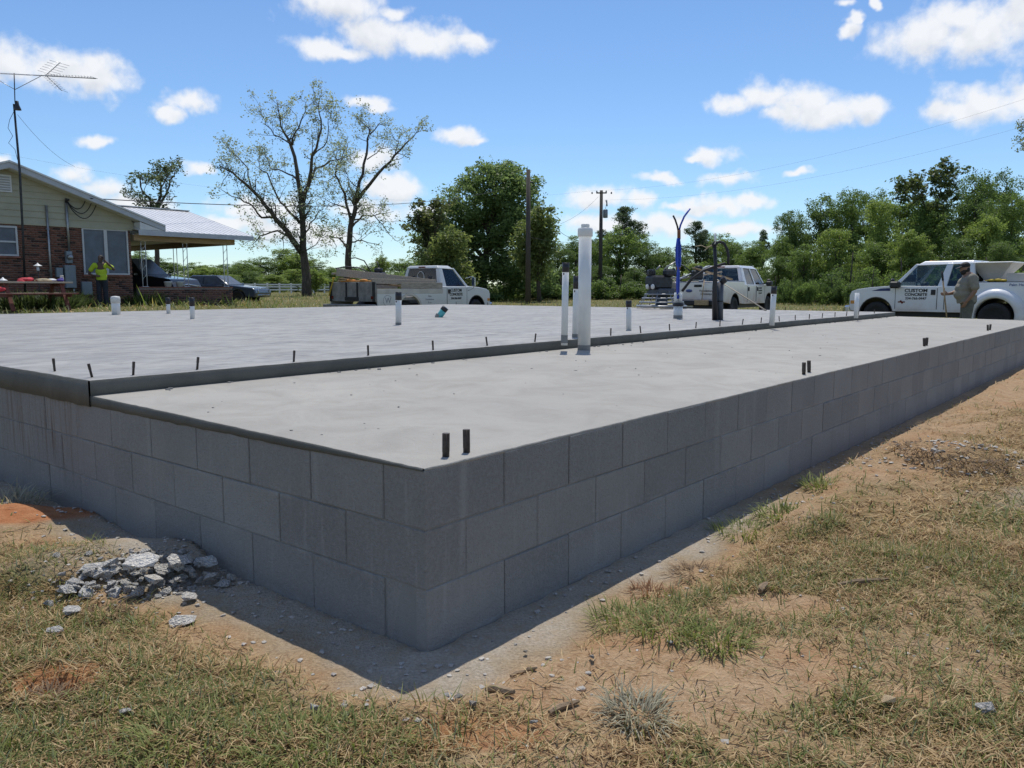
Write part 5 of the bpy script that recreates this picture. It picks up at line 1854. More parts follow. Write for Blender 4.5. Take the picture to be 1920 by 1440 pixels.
    for s in (-1, 1):
        for i, (a, b) in enumerate(doors):
            a2 = xC - .16 if i == 0 else a - .0
            qd = [(b + .02, s * (yb + .005), zb + .0), (a2, s * (yb + .005), zb + .0), (topx(a2) if i else xT + .02, s * (yt + .005), zr_ - .09), (topx(b + .02), s * (yt + .005), zr_ - .09)]
            if s > 0: qd = [qd[1], qd[0], qd[3], qd[2]]
            MB().panel(qd, 0, 1, 0, 1, .008, 0).build('side_window', g, t)
            zt = zb + .005
            d = MB().add([(b, s * (HWD + .006), zk + .06), (a, s * (HWD + .006), zk + .06), (a + (.02 if i == 0 else 0), s * (HWD + .006), zt - .02), (b, s * (HWD + .006), zt - .02),
                          (b, s * (HWD - .02), zk + .06), (a, s * (HWD - .02), zk + .06), (a + (.02 if i == 0 else 0), s * (HWD - .02), zt + .01), (b, s * (HWD - .02), zt + .01)],
                         [(0, 1, 2, 3), (7, 6, 5, 4), (0, 4, 5, 1), (1, 5, 6, 2), (2, 6, 7, 3), (3, 7, 4, 0)]).build('door', paintm, t, bevel=.012)
            if cab != 'super' or i == 0:
                MB().box((b + .10, s * (HWD + .016), zt - .16), (.12, .03, .15), ch=.008).build('handle', 'black_plastic', d)
            m = MB(); m.box((a + .004, s * (HWD + .002), .9), (.012, .012, .6)); m.box((b - .004, s * (HWD + .002), .9), (.012, .012, .6)); m.build('door_gap', 'black_plastic', d)
    # interior
    m = MB()
    for s in (-.38, .38):
        m.box((F - 1.75, s, 1.12), (.2, .5, .62), Matrix.Rotation(R(-12), 3, 'Y'), .05); m.box((F - 1.84, s, 1.55), (.1, .26, .18), ch=.04); m.box((F - 1.5, s, .88), (.5, .5, .16), ch=.05)
        if cab == 'crew': m.box((F - 2.75, s, 1.10), (.2, .55, .55), Matrix.Rotation(R(-12), 3, 'Y'), .05); m.box((F - 2.82, s, 1.46), (.09, .24, .15), ch=.03)
    m.build('seats', 'seat_grey', t)
    m = MB(); m.box((F - .72, 0, 1.16), (.3, 1.7, .22), ch=.05)
    th = [(F - 1.0 + .07 * math.cos(a), .38 + .19 * math.sin(a), 1.28 + .17 * math.cos(a)) for a in np.linspace(0, 2 * math.pi, 17)]
    m.tube(th, .015, 6, cap=False); m.build('dashboard', 'black_plastic', t)
    # hood scoop line, grille, lamps, bumpers
    m = MB(); m.box((xN + .01, 0, .86), (.05, 1.15, .34), ch=.01)
    for i in range(3): m.box((xN + .035, 0, .76 + i * .1), (.03, 1.1, .03))
    m.build('grille', 'chrome', t)
    for s in (-1, 1):
        MB().box((xN - .05, s * .79, .90), (.14, .30, .26), ch=.03).build('headlight', 'lamp_clear', t)
        MB().box((xN - .10, s * .955, .78), (.14, .05, .10), ch=.01).build('marker_lamp', 'lamp_amber', t)
    MB().box((xN + .07, 0, .56), (.20, 1.94, .24), ch=.05).build('front_bumper', 'chrome', t)
    if bed != 'flat':
        MB().box((-1.26, 0, .58), (.16, 1.86, .18), ch=.03).build('rear_bumper', 'chrome' if cab != 'crew' else 'black_plastic', t)
        tg = MB().box((-1.186, 0, 1.01), (.02, 1.56, .62), ch=.008).build('tailgate', paintm, t)
        MB().box((-1.20, 0, 1.20), (.03, .30, .09), ch=.01).build('handle', 'black_plastic', tg)
        for s in (-1, 1): MB().box((-1.19, s * .88, 1.06), (.03, .14, .46), ch=.01).build('tail_light', 'lamp_red', t)
        m = MB()
        for s in (-1, 1): m.box(((xR - 1.12) / 2, s * .90, 1.368), (xR + 1.06, .12, .016))
        m.box((-1.14, 0, 1.368), (.06, 1.7, .016)); m.build('bed_rail', 'black_plastic', t)
    # wheels
    for s in (-1, 1):
        add_wheel(t, F, s * (HWD - .15), r, .25, s)
        add_wheel(t, 0, s * (HWD - (.15 if bed != 'dually' else -.06)), r, .25, s)
        if bed == 'dually':
            add_wheel(t, 0, s * (HWD - .30), r, .25, s)
            sec = [(.95, .76), (1.03, .745), (1.10, .70), (1.145, .64), (1.16, .57), (1.155, .51), (1.13, .492), (.95, .490)]
            fl = MB(); vs, fs = [], []
            for i in range(25):
                an = R(188 - 196 * i / 24)
                vs += [(rr_ * math.cos(an), s * yy, .44 + rr_ * math.sin(an)) for yy, rr_ in sec]
            k_ = len(sec)
            for i in range(24):
                for j in range(k_ - 1):
                    f = (i * k_ + j, i * k_ + j + 1, (i + 1) * k_ + j + 1, (i + 1) * k_ + j)
                    fs.append(f if s > 0 else f[::-1])
            fl.add(vs, fs, True).build('wheel_flare', paintm, t)
    # mirrors
    for s in (-1, 1):
        m = MB(); m.bar((xC - .26, s * .92, 1.30), (xC - .22, s * 1.12, 1.32), .05); m.box((xC - .20, s * 1.16, 1.30), (.26, .22, .20), ch=.04); m.box((xC - .10, s * 1.10, 1.36), (.10, .16, .26), ch=.04)
        if mirrors == 'stalk':
            m = MB(); m.tube([(xC - .1, s * .85, 1.55), (xC - .1, s * 1.2, 1.62), (xC - .1, s * 1.22, 1.2), (xC - .1, s * .95, 1.1)], .012, 6); m.box((xC - .1, s * 1.22, 1.42), (.04, .16, .30), ch=.01)
        m.build('mirror', 'black_plastic' if mirrors == 'black' else 'chrome', t)
    # high stop lamp
    MB().box((xTr - .05, 0, zr_ - .05), (.05, .3, .04), ch=.008).build('stop_lamp', 'lamp_red', t)
    t['xR'] = xR
    return t, dict(F=F, xR=xR, HWD=HWD, zb=zb, xN=xN)


# ---- right pickup: extended cab dually, seen from its left side
h3 = math.atan2(.7193, -.6947)
x3, y3 = .597 * 22.0 + .74, 22.0 + .72
t3, k3 = pickup('pickup_truck', 'white dually pickup with hopper in its bed behind the man in grey', (x3, y3, float(height(x3, y3)) - .06), h3, 'super', 'dually', 3.22)
F = k3['F']
yl = k3['HWD'] + .013
for txt, sz, z, bd in (('CUSTOM', .135, 1.130, .004), ('CONCRETE', .112, 1.015, .003), ('334-766-0447', .098, .905, .0015)):
    lettering(txt, sz, (F - 1.13, yl, z), (-1, 0, 0), (0, 0, 1), 'print_black', t3, bold=bd, sx=1.06 if txt != 'CUSTOM' else 1.15)
lettering('Palm Harvest', .10, (-.55, k3['HWD'] + .003, 1.29), (-1, 0, 0), (0, 0, 1), 'print_blue', t3, bold=.001)
m = MB(); m.box((F - .74, k3['HWD'] + .012, .80), (.20, .006, .035)); m.box((F - .74, k3['HWD'] + .012, .80), (.05, .007, .11), Matrix.Rotation(R(40), 3, 'Y')); m.build('badge', 'lamp_red', t3)
# navy swoosh on the hood edge
m = MB(); m.add([(F + .15, k3['HWD'] + .004, 1.12), (F - .40, k3['HWD'] + .004, 1.12), (F - .40, k3['HWD'] + .004, 1.205), (F - .12, k3['HWD'] + .004, 1.19)], [(3, 2, 1, 0), (0, 1, 2, 3)]); m.build('decal', 'print_blue', t3)
for i in range(3): MB().box((F - 1.28, (-.32, 0, .32)[i], 1.99), (.10, .09, .035), ch=.01).build('roof_lamp', 'lamp_amber', t3)
# hopper spreader in the bed
b3 = Matrix.Translation((x3, y3, t3.location.z)) @ Matrix.Rotation(h3, 4, 'Z')
hp = b3 @ Vector((.12, .05, 1.05)); ht = thing('hopper', 'tan funnel-shaped hopper standing in the bed of the right pickup', 'hopper', hp, h3)
m = MB(); m.hexa([(.02, -.25, .36), (.40, -.25, .36), (.40, .25, .36), (.02, .25, .36), (-.36, -.62, .84), (.72, -.62, .84), (.72, .62, .84), (-.36, .62, .84)]); m.build('bin', 'hopper_tan', ht, bevel=.02)
m = MB(); m.box((.18, 0, .855), (1.16, 1.32, .04), ch=.015); m.build('lid', 'white_paint', ht)
m = MB()
for s in (-1, 1):
    m.bar((.0, s * .3, 0), (.05, s * .24, .4), .05); m.bar((.3, s * .3, 0), (.3, s * .24, .4), .05)
m.box((.2, 0, .25), (.3, .3, .26), ch=.03); m.build('stand', 'dark_metal', ht)
bx = b3 @ Vector((-.62, .62, 1.37)); t = thing('crate', 'pale wooden board box on the bed rail behind the hopper', 'box', bx, h3)
m = MB(); m.box((0, 0, .12), (1.0, .05, .24), ch=.008); m.build('side_board', 'hopper_tan', t); m = MB(); m.box((-.47, -.3, .10), (.05, .52, .20), ch=.008); m.build('end_board', 'hopper_tan', t)
gl = b3 @ Vector((.02, .84, 1.378)); t = thing('work_gloves', 'crumpled yellow gloves lying on the bed rail of the right pickup', 'gloves', gl, h3)
m = MB(); m.ball((0, 0, .045), (.12, .06, .045)); m.ball((.16, .0, .04), (.10, .06, .04)); m.ball((-.13, .02, .035), (.09, .05, .035))
for i in range(4): m.tube([(.22, -.04 + i * .025, .04), (.31, -.05 + i * .03, .03)], .014, 6)
m.build('glove_fabric', 'yellow_strap', t)

# ---- double-cab pickup, seen from behind
a2 = R(55)
rr = Vector((7.57, 29.0))
# rear axle is 1.18 m ahead of the tailgate, rear right corner at rr
ax = rr + Vector((math.cos(a2), math.sin(a2))) * 1.18 + Vector((-math.sin(a2), math.cos(a2))) * .97
t2, k2 = pickup('pickup_truck', 'mud-splashed white double-cab pickup parked with its tailgate towards the slab', (ax.x, ax.y, float(height(ax.x, ax.y)) - .04), a2, 'crew', 'pickup', 3.96, 'muddy_truck_paint')
m = MB(); m.lathe([(.125, 0), (.125, .006), (.01, .007)], 24, Matrix.Translation((-1.205, .34, 1.02)) @ Matrix.Rotation(R(-90), 4, 'Y') @ Matrix.Scale(.45, 4, (1, 0, 0))); m.build('badge', 'print_blue', t2)
lettering('Foundations', .105, (-1.201, -.32, 1.02), (0, -1, 0), (0, 0, 1), 'print_black', t2, bold=.001)
lettering('Driveways', .10, (-1.201, -.32, .91), (0, -1, 0), (0, 0, 1), 'print_black', t2, bold=.001)
MB().box((-1.199, -.32, 1.17), (.006, .55, .12)).build('sticker', 'white_truck_paint', t2)
for i, s in enumerate((.10, .075, .075)):
    lettering(('CUSTOM', 'CONCRETE', '334-766-0447')[i], .085 if i < 2 else .07, (k2['F'] - 1.15, -k2['HWD'] - .013, 1.12 - i * .10), (1, 0, 0), (0, 0, 1), 'print_black', t2, bold=.001)
MB().box((-1.27, .35, .50), (.02, .42, .16), ch=.004).build('licence_plate', 'hopper_tan', t2)
b2 = Matrix.Translation((ax.x, ax.y, t2.location.z)) @ Matrix.Rotation(a2, 4, 'Z')


def tool(name, label, p, q, rad, matn, head=None, headmat='rim_steel'):
    p, q = Vector(p), Vector(q)
    t = thing(name, label, 'tool', p)
    MB().tube([(0, 0, 0), q - p], rad, 8).build('handle', matn, t)
    if head: MB().box(head[0], head[1], Matrix.Rotation(head[2], 3, 'Z'), .006).build('head', headmat, t)
    return t


tool('bull_float', 'pale long-handled pole leaning from the pickup tailgate down to the slab', G(1436, 583, ZH) + Vector((0, 0, .01)), b2 @ Vector((-1.10, -.55, 1.50)), .016, 'weathered_wood')
tool('broom', 'push broom standing upright against the double-cab tailgate', b2 @ Vector((-1.45, -.25, .60 - .0)), b2 @ Vector((-1.24, -.25, 1.42)), .016, 'tan_wood', ((0, 0, .0), (.5, .12, .18), a2 + R(90)), 'tan_wood')
for i, (p, q, w, mt, lb) in enumerate([((-1.3, .9, 1.42), (.2, -.35, 1.72), .10, 'weathered_wood', 'grey board lying askew across the double-cab bed, lower one'), ((-1.2, .2, 1.85), (.2, -.75, 1.44), .14, 'tan_wood', 'tan plank sloping across the double-cab bed behind the conduit'),
                                       ((-1.25, .75, 1.44), (.1, .1, 1.95), .09, 'galvanised', 'metal screed bar sticking up from the double-cab bed')]):
    p, q = b2 @ Vector(p), b2 @ Vector(q)
    t = thing('plank', lb, 'board', p); MB().bar((0, 0, 0), q - p, w, .045, .006).build('board', mt, t)
t = thing('engine_unit', 'small dark engine lying among boards in the double-cab bed', 'engine', b2 @ Vector((-.7, .25, 1.40)))
m = MB(); m.box((0, 0, .2), (.4, .35, .36), ch=.05); m.lathe([(.13, 0), (.15, .05), (.15, .14), (.02, .16)], 14, Matrix.Translation((.05, 0, .38))); m.tube([(-.2, 0, .3), (-.5, .1, .55), (-.55, .3, .6)], .02, 6); m.build('motor', 'dark_metal', t)
m = MB(); m.box((.0, .0, .012), (.6, .5, .024)); m.build('base_plate', 'galvanised', t)

# ---- flatbed truck on the left
a1 = R(54.2)
Y1 = 25.3; rr = Vector((-.1662 * Y1, Y1))
WB1 = 3.70
ax = rr + Vector((math.cos(a1), math.sin(a1))) * 1.45 + Vector((-math.sin(a1), math.cos(a1))) * 1.08
t1, k1 = pickup('flatbed_truck', 'white single-cab flatbed truck loaded with boards, left of the oak', (ax.x, ax.y, float(height(ax.x, ax.y)) - .02), a1, 'reg', 'flat', WB1, 'old_white_paint', 'stalk')
F, xR = k1['F'], k1['xR']
bl0, bl1 = -1.45, xR - .10
m = MB(); m.box(((bl0 + bl1) / 2, 0, .86), (bl1 - bl0, 2.14, .10), ch=.01); m.build('bed_platform', 'bed_grey', t1)
for s in (-1, 1):
    pr = [(bl0, .80), (bl0 + .02, .62), (-.62, .50)] + arc(0, .42, .56, 168, 12) + [(.62, .46), (bl1, .46), (bl1, 1.02), (bl0, 1.02)]
    MB().prism(pr[::-1], s * 1.05, s * 1.09).build('bed_skirt', 'old_white_paint', t1)
    ao, ai = arc(0, .42, .62, 182, -2, 16), arc(0, .42, .54, 0, 180, 16)
    MB().prism((ao + ai)[::-1], s * 1.06, s * 1.13).build('wheel_flare', 'hopper_tan', t1)
    MB().box(((bl0 + bl1) / 2, s * 1.085, 1.10), (bl1 - bl0, .035, .15), ch=.004).build('side_rail', 'hopper_tan', t1)
    MB().box(((-.35 + bl1) / 2, s * 1.06, 1.285), (bl1 + .35, .03, .20), ch=.004).build('side_board', 'weathered_wood', t1)
tg = MB().box((bl0 - .02, 0, 1.08), (.05, 2.12, .62), ch=.01).build('tailgate', 'bed_grey', t1)
m = MB()
for s in (-1, 1):
    m.box((bl0 - .055, s * .98, 1.08), (.03, .10, .62)); m.box((bl0 - .05, s * .25, 1.10), (.03, .06, .56))
m.box((bl0 - .06, 0, .86), (.06, .6, .12), ch=.01); m.build('hardware', 'dark_metal', tg)
MB().box((bl0 - .18, 0, .62), (.30, 2.16, .14), ch=.02).build('rear_bumper', 'bed_grey', t1)
for s in (-1, 1):
    MB().box((bl0 - .055, s * .93, .90), (.03, .14, .10), ch=.01).build('tail_light', 'lamp_red', t1)
    MB().box((bl0 + .25, s * .75, .45), (.03, .45, .42)).build('mud_flap', 'black_rubber', t1)
m = MB(); m.lathe([(.10, 0), (.12, .05), (.12, .2), (.08, .24), (.01, .25)], 12, Matrix.Translation((bl0 - .3, -.55, .66)) @ Matrix.Rotation(R(90), 4, 'Y')); m.tube([(bl0 - .1, -.55, .66), (bl0 - .15, -.8, .6), (bl0 - .1, -.98, .62)], .03, 6); m.build('hose_coil', 'black_rubber', t1)
yr_ = -k1['HWD'] - .013
for i, txt in enumerate(('CUSTOM', 'CONCRETE', '334-766-0447')):
    lettering(txt, (.15, .135, .10)[i], (F - 1.18, yr_, 1.12 - i * .14), (1, 0, 0), (0, 0, 1), 'print_black', t1, bold=.003)
for i, txt in enumerate(('Slabs', 'Foundations', '& etc', 'Driveways')):
    lettering(txt, .085, (1.0, -1.092, .93 - i * .105), (1, 0, 0), (0, 0, 1), 'print_grey', t1)
lettering('W', .26, (-.98, -1.092, .80), (1, 0, 0), (0, 0, 1), 'print_grey', t1)
m = MB(); m.tube([(-1.0 + .2 * math.cos(a), -1.092, .80 + .17 * math.sin(a)) for a in np.linspace(.6, 5.7, 16)], .006, 4); m.build('emblem', 'print_grey', t1)
m = MB(); m.tube([(xR + .05 - .006, .05 + .15 * math.cos(a), 1.62 + .15 * math.sin(a)) for a in np.linspace(0, 6.283, 20)], .012, 5, cap=False); m.build('window_decal', 'white_paint', t1)
b1 = Matrix.Translation((ax.x, ax.y, t1.location.z)) @ Matrix.Rotation(a1, 4, 'Z')
# load: long form boards
LOAD = [((-1.80, .35, 1.70), (1.55, -.88, 1.36), .06, .24, 'weathered_wood', 'long grey form board on top of the flatbed load, sloping down to the cab'),
        ((-1.72, .62, 1.66), (1.50, -.55, 1.34), .24, .06, 'weathered_wood', 'second long form board on the flatbed, under the top one'),
        ((-1.60, .45, 1.50), (1.30, -.60, 1.16), .22, .05, 'tan_wood', 'third long form board on the flatbed, lowest of the sloping stack'),
        ((-1.35, -.75, 1.42), (1.40, -.90, 1.38), .05, .16, 'weathered_wood', 'upright board standing along the near side of the flatbed'),
        ((-1.30, .85, 1.42), (.6, .2, 1.44), .12, .05, 'tan_wood', 'short pale board lying on the flatbed tailgate')]
for p, q, w, hh, mt, lb in LOAD:
    p, q = b1 @ Vector(p), b1 @ Vector(q)
    t = thing('form_board', lb, 'board', p); MB().bar((0, 0, 0), q - p, w, hh, .006).build('board', mt, t)
p = b1 @ Vector((-1.53, .80, 1.50)); t = thing('strap', 'yellow ratchet strap hanging over the flatbed tailgate', 'strap', p)
m = MB(); m.bar((0, 0, 0), b1.to_3x3() @ Vector((-.02, .22, -.55)), .05, .012); m.box((0, 0, .02), (.09, .07, .05), ch=.01); m.build('webbing', 'yellow_strap', t)
p = b1 @ Vector((-1.40, -.10, 1.395)); t = thing('tarp', 'strip of orange cloth along the flatbed tailgate top', 'cloth', p, a1)
m = MB(); m.box((0, 0, .02), (.14, 1.3, .035), ch=.012); m.ball((.05, .3, .05), (.12, .2, .05)); m.ball((.0, -.35, .05), (.1, .16, .04)); m.build('cloth', 'orange_cloth', t)
p = b1 @ Vector((-.10, .20, 1.25)); t = thing('power_trowel', 'walk-behind power trowel with curved black handle riding on the flatbed', 'trowel', p, a1)
m = MB(); m.box((0, 0, .30), (.45, .40, .36), ch=.06); m.lathe([(.12, 0), (.14, .03), (.14, .12), (.02, .14)], 14, Matrix.Translation((0, 0, .48))); m.build('engine', 'dark_metal', t)
m = MB(); m.tube([(.45 * math.cos(a), .45 * math.sin(a), .08) for a in np.linspace(0, 6.283, 21)], .018, 6, cap=False); m.tube([(.45, 0, .08), (-.45, 0, .08)], .015, 6); m.tube([(0, .45, .08), (0, -.45, .08)], .015, 6); m.build('guard_ring', 'dark_metal', t)
m = MB(); m.tube([(0, .1, .35), (-.35, .55, .62), (-.55, .95, .66), (-.75, 1.25, .60)], .022, 7); m.tube([(-.1, .2, .42), (-.3, .35, .85), (-.5, .55, .95), (-.62, .62, .93)], .020, 7); m.tube([(.1, 0, .5), (.05, .12, .85)], .02, 6); m.build('handle', 'black_plastic', t)
# yellow fire-hydrant-like float near the nose
p = W(931, 568, 33); p.z = float(height(p.x, p.y)); t = thing('cable_reel', 'small yellow reel on the grass by the flatbed truck nose', 'reel', p)
m = MB(); m.lathe([(.22, .0), (.24, .04), (.10, .08), (.10, .24), (.24, .28), (.22, .32), (.01, .33)], 18); m.build('spool', 'yellow_strap', t)


# ---- two cars under and beside the carport
def sedan(name, label, loc, rz, paintm, L_=4.7, suv=False):
    t = thing(name, label, 'car', loc, rz)
    w = .90; zb = .92 if not suv else 1.12; zt = 1.42 if not suv else 1.80
    fx, rx = 1.40, -1.40
    prof = [(-2.28, .35), (rx - .40, .28)] + arc(rx, .32, .38, 175, 5) + [(fx - .40, .24)] + arc(fx, .32, .38, 175, 5) + [(2.25, .30), (2.36, .5), (2.32, .70), (2.15, zb - .12), (1.0, zb + .02), (-1.7, zb + .06), (-2.25, zb + .02), (-2.34, .7)]
    MB().prism(prof[::-1], -w, w).build('body', paintm, t, bevel=.07, seg=4)
    q = (-2.1 if suv else -1.75, .95, -1.85 if suv else -1.05, .25)
    m = MB(); m.hexa([(q[0], -w + .06, zb), (q[1], -w + .06, zb), (q[1], w - .06, zb), (q[0], w - .06, zb), (q[2], -w + .24, zt), (q[3], -w + .24, zt), (q[3], w - .24, zt), (q[2], w - .24, zt)])
    m.build('cabin', paintm, t, bevel=.06, seg=3)
    A = [(q[1], -w + .06, zb), (q[1], w - .06, zb), (q[3], w - .24, zt), (q[3], -w + .24, zt)]
    MB().panel(A, .05, .95, .08, .94, .01, .012).build('windshield', 'window_screen', t)
    A = [(q[0], w - .06, zb), (q[0], -w + .06, zb), (q[2], -w + .24, zt), (q[2], w - .24, zt)]
    MB().panel(A, .06, .94, .1, .92, .01, .012).build('rear_window', 'window_screen', t)
    for s in (-1, 1):
        B_ = [(q[0], s * (w - .06), zb), (q[1], s * (w - .06), zb), (q[3], s * (w - .24), zt), (q[2], s * (w - .24), zt)]
        if s > 0: B_ = [B_[1], B_[0], B_[3], B_[2]]
        for (u0, u1) in ((.08, .48), (.52, .90)):
            MB().panel(B_, u0, u1, .1, .9, .01, .012).build('side_window', 'window_screen', t)
        MB().box((2.22, s * .66, .66), (.16, .34, .14), ch=.04).build('headlight', 'lamp_clear', t)
        MB().box((-2.30, s * .66, .78), (.06, .34, .14), ch=.02).build('tail_light', 'lamp_red', t)
        MB().box((.75, s * (w + .09), zb + .06), (.14, .18, .12), ch=.03).build('mirror', paintm, t)
        for x in (fx, rx): add_wheel(t, x, s * (w - .11), .33, .21, s)
    m = MB(); m.tube([(2.34, -.62, .52), (2.36, -.60, .74), (2.32, 0, .80), (2.36, .60, .74), (2.34, .62, .52)], .022, 6); m.build('grille_trim', 'chrome', t)
    MB().box((2.33, 0, .42), (.08, 1.3, .06), ch=.02).build('bumper_bar', 'chrome', t)
    return t


p = W(296, 545, 31.5); sedan('parked_car', 'black car with chrome grille parked under the carport', (p.x - 1.05, 32.0, .54), R(-14), 'black_car_paint', suv=True)
p = W(410, 545, 35.0); sedan('parked_car', 'blue-grey sedan parked right of the carport, nose to the right', (p.x - .55, 36.6, float(height(p.x - .5, 36.6)) - .10), R(-8), 'blue_car_paint').scale = (.9, .9, .88)
# ------------------------------------------------------------------ people
mat('skin', (.26, .145, .095), .55, var=.08, scale=12)
mat('skin_dark', (.10, .055, .038), .55, var=.08, scale=12)
mat('hair_black', (.012, .010, .009), .7, var=.3, scale=30, bump=.006, bscale=60)
mat('shirt_yellow', (.42, .55, .03), .85, var=.10, scale=9, bump=.012, bscale=11)
mat('shirt_grey', (.245, .225, .18), .9, var=.10, scale=9, bump=.012, bscale=11)
mat('trousers_dark', (.022, .026, .036), .9, var=.25, scale=9, bump=.01, bscale=12)
mat('trousers_grey', (.125, .122, .10), .9, var=.2, scale=9, bump=.01, bscale=12)
mat('shoe_leather', (.05, .035, .025), .6, var=.3)


def organic(mb, name, matn, parent, voxel=.012, smooth=6):
    o = link(name, mb.mesh(name), matn, parent)
    r = o.modifiers.new('remesh', 'REMESH'); r.mode = 'VOXEL'; r.voxel_size = voxel; r.use_smooth_shade = True
    s = o.modifiers.new('smooth', 'SMOOTH'); s.iterations = smooth; s.factor = .5
    return o


def limb(m, pts, rad, n=12):
    m.tube(pts, rad, n)
    for p, r in zip(pts, rad): m.ball(p, r, 12, 8)


def hand(m, wrist, d, side, curl=.6, grip=None, s=1.0):
    """palm with four unequal fingers and a thumb; d: direction of the hand, side: direction of the thumb"""
    d = Vector(d).normalized(); side = (Vector(side) - d * Vector(side).dot(d)).normalized(); nrm = d.cross(side)
    w = Vector(wrist)
    c = w + d * .05 * s
    for k in (-.026, -.009, .009, .026): limb(m, [w + d * .01 * s + side * k * .6 * s, w + d * .085 * s + side * k * s], [.016 * s, .014 * s], 8)
    for i, k in enumerate((.030, .010, -.010, -.029)):
        ln = (.070, .078, .072, .056)[i] * s
        p = w + d * .085 * s + side * k * s; pts = [p]; dd = d.copy()
        for j in range(3):
            dd = (dd + nrm * curl * (.75 if grip else .35)).normalized()
            pts.append(pts[-1] + dd * ln * (.45, .32, .23)[j])
        limb(m, pts, [.0105 * s, .010 * s, .009 * s, .008 * s], 8)
    p = w + d * .03 * s + side * .03 * s
    t1 = (d * .6 + side * .8 + nrm * .3).normalized(); t2 = (d * .9 + side * .15 + nrm * (.9 if grip else .25)).normalized()
    limb(m, [p, p + t1 * .045 * s, p + t1 * .045 * s + t2 * .04 * s], [.013 * s, .012 * s, .010 * s], 8)


def head(m, c, f, s=1.0):
    """skull, jaw, nose, ears, brow; f: facing direction (horizontal)"""
    c = Vector(c); f = Vector(f).normalized(); l = Vector((0, 0, 1)).cross(f).normalized(); u = f.cross(l) * 1.0
    M = Matrix((f, l, u)).transposed().to_4x4(); M.translation = c
    m.ball((-.012, 0, .03), (.098 * s, .078 * s, .095 * s), 16, 12, M)
    m.ball((.022, 0, -.03), (.072 * s, .062 * s, .085 * s), 14, 10, M)
    m.ball((.055, 0, -.085), (.035 * s, .035 * s, .028 * s), 10, 8, M)
    m.tube([(.085, 0, .02), (.108, 0, -.022)], [.010, .016], 8, M=M); m.ball((.104, 0, -.024), .016, 8, 6, M)
    for q in (-1, 1):
        m.ball((-.005, q * .079, -.005), (.022, .010, .034), 8, 6, M)
        m.ball((.080, q * .03, .03), (.014, .022, .010), 8, 6, M)
    m.ball((.088, 0, -.058), (.012, .026, .010), 8, 6, M)
    return M


# man in the bright yellow shirt by the window
def yellow_man():
    p = W(193, 560, 25.3); p.z = float(height(p.x, p.y))
    t = thing('person', 'person in bright yellow shirt and dark trousers standing before the brick wall', 'person', p, R(-72))
    S = 1.0
    m = MB()
    hM = head(m, (.03, 0, 1.60), (1, -.35, 0))
    limb(m, [(0, 0, 1.42), (.02, 0, 1.52)], [.062, .056])
    # left arm raised to the head, right forearm across the belly
    limb(m, [(0, .19, 1.40), (.06, .36, 1.30), (.08, .40, 1.26)], [.058, .05, .044]); limb(m, [(.08, .40, 1.26), (.10, .26, 1.42), (.10, .14, 1.55)], [.044, .038, .030])
    hand(m, (.10, .14, 1.55), (0, -.4, 1), (1, 0, 0), .5, True)
    limb(m, [(0, -.20, 1.40), (-.03, -.35, 1.20), (-.01, -.37, 1.12)], [.058, .048, .043]); limb(m, [(-.01, -.37, 1.12), (.12, -.27, 1.06), (.18, -.16, 1.04)], [.043, .036, .028])
    hand(m, (.18, -.16, 1.04), (.2, 1, -.1), (0, 0, 1), .4)
    limb(m, [(0, 0, 1.0), (0, 0, 1.38)], [.13, .15])
    for s in (-1, 1):
        limb(m, [(0, s * .09, .92), (.01, s * .10, .50), (0, s * .10, .10)], [.08, .055, .045])
    organic(m, 'body', 'skin_dark', t, .010)
    m = MB()
    m.ball((0, 0, 1.36), (.135, .20, .12), 16, 10); m.ball((.01, 0, 1.18), (.145, .185, .16), 16, 10); m.ball((.02, 0, 1.02), (.15, .18, .14), 16, 10); m.tube([(.01, 0, .90), (.01, 0, 1.05)], [.165, .160], 18)
    limb(m, [(0, .185, 1.40), (.05, .33, 1.32)], [.085, .080]); limb(m, [(0, -.195, 1.40), (-.03, -.32, 1.24)], [.085, .080])
    organic(m, 'shirt', 'shirt_yellow', t, .012)
    m = MB(); m.ball((0, 0, .92), (.135, .165, .12), 14, 9)
    for s in (-1, 1): limb(m, [(0, s * .085, .90), (.012, s * .10, .50), (-.005, s * .105, .07)], [.098, .082, .078])
    organic(m, 'trousers', 'trousers_dark', t, .012)
    for s in (-1, 1):
        m = MB(); m.ball((.07, s * .11, .045), (.14, .055, .05), 12, 8); m.ball((-.02, s * .11, .06), (.06, .055, .06), 10, 8); organic(m, 'shoe', 'shoe_leather', t, .010)
    m = MB(); m.ball((-.026, 0, .048), (.100, .085, .092), 14, 10, hM); organic(m, 'hair', 'hair_black', t, .010)
    t.scale = (.92, .92, .92)


yellow_man()


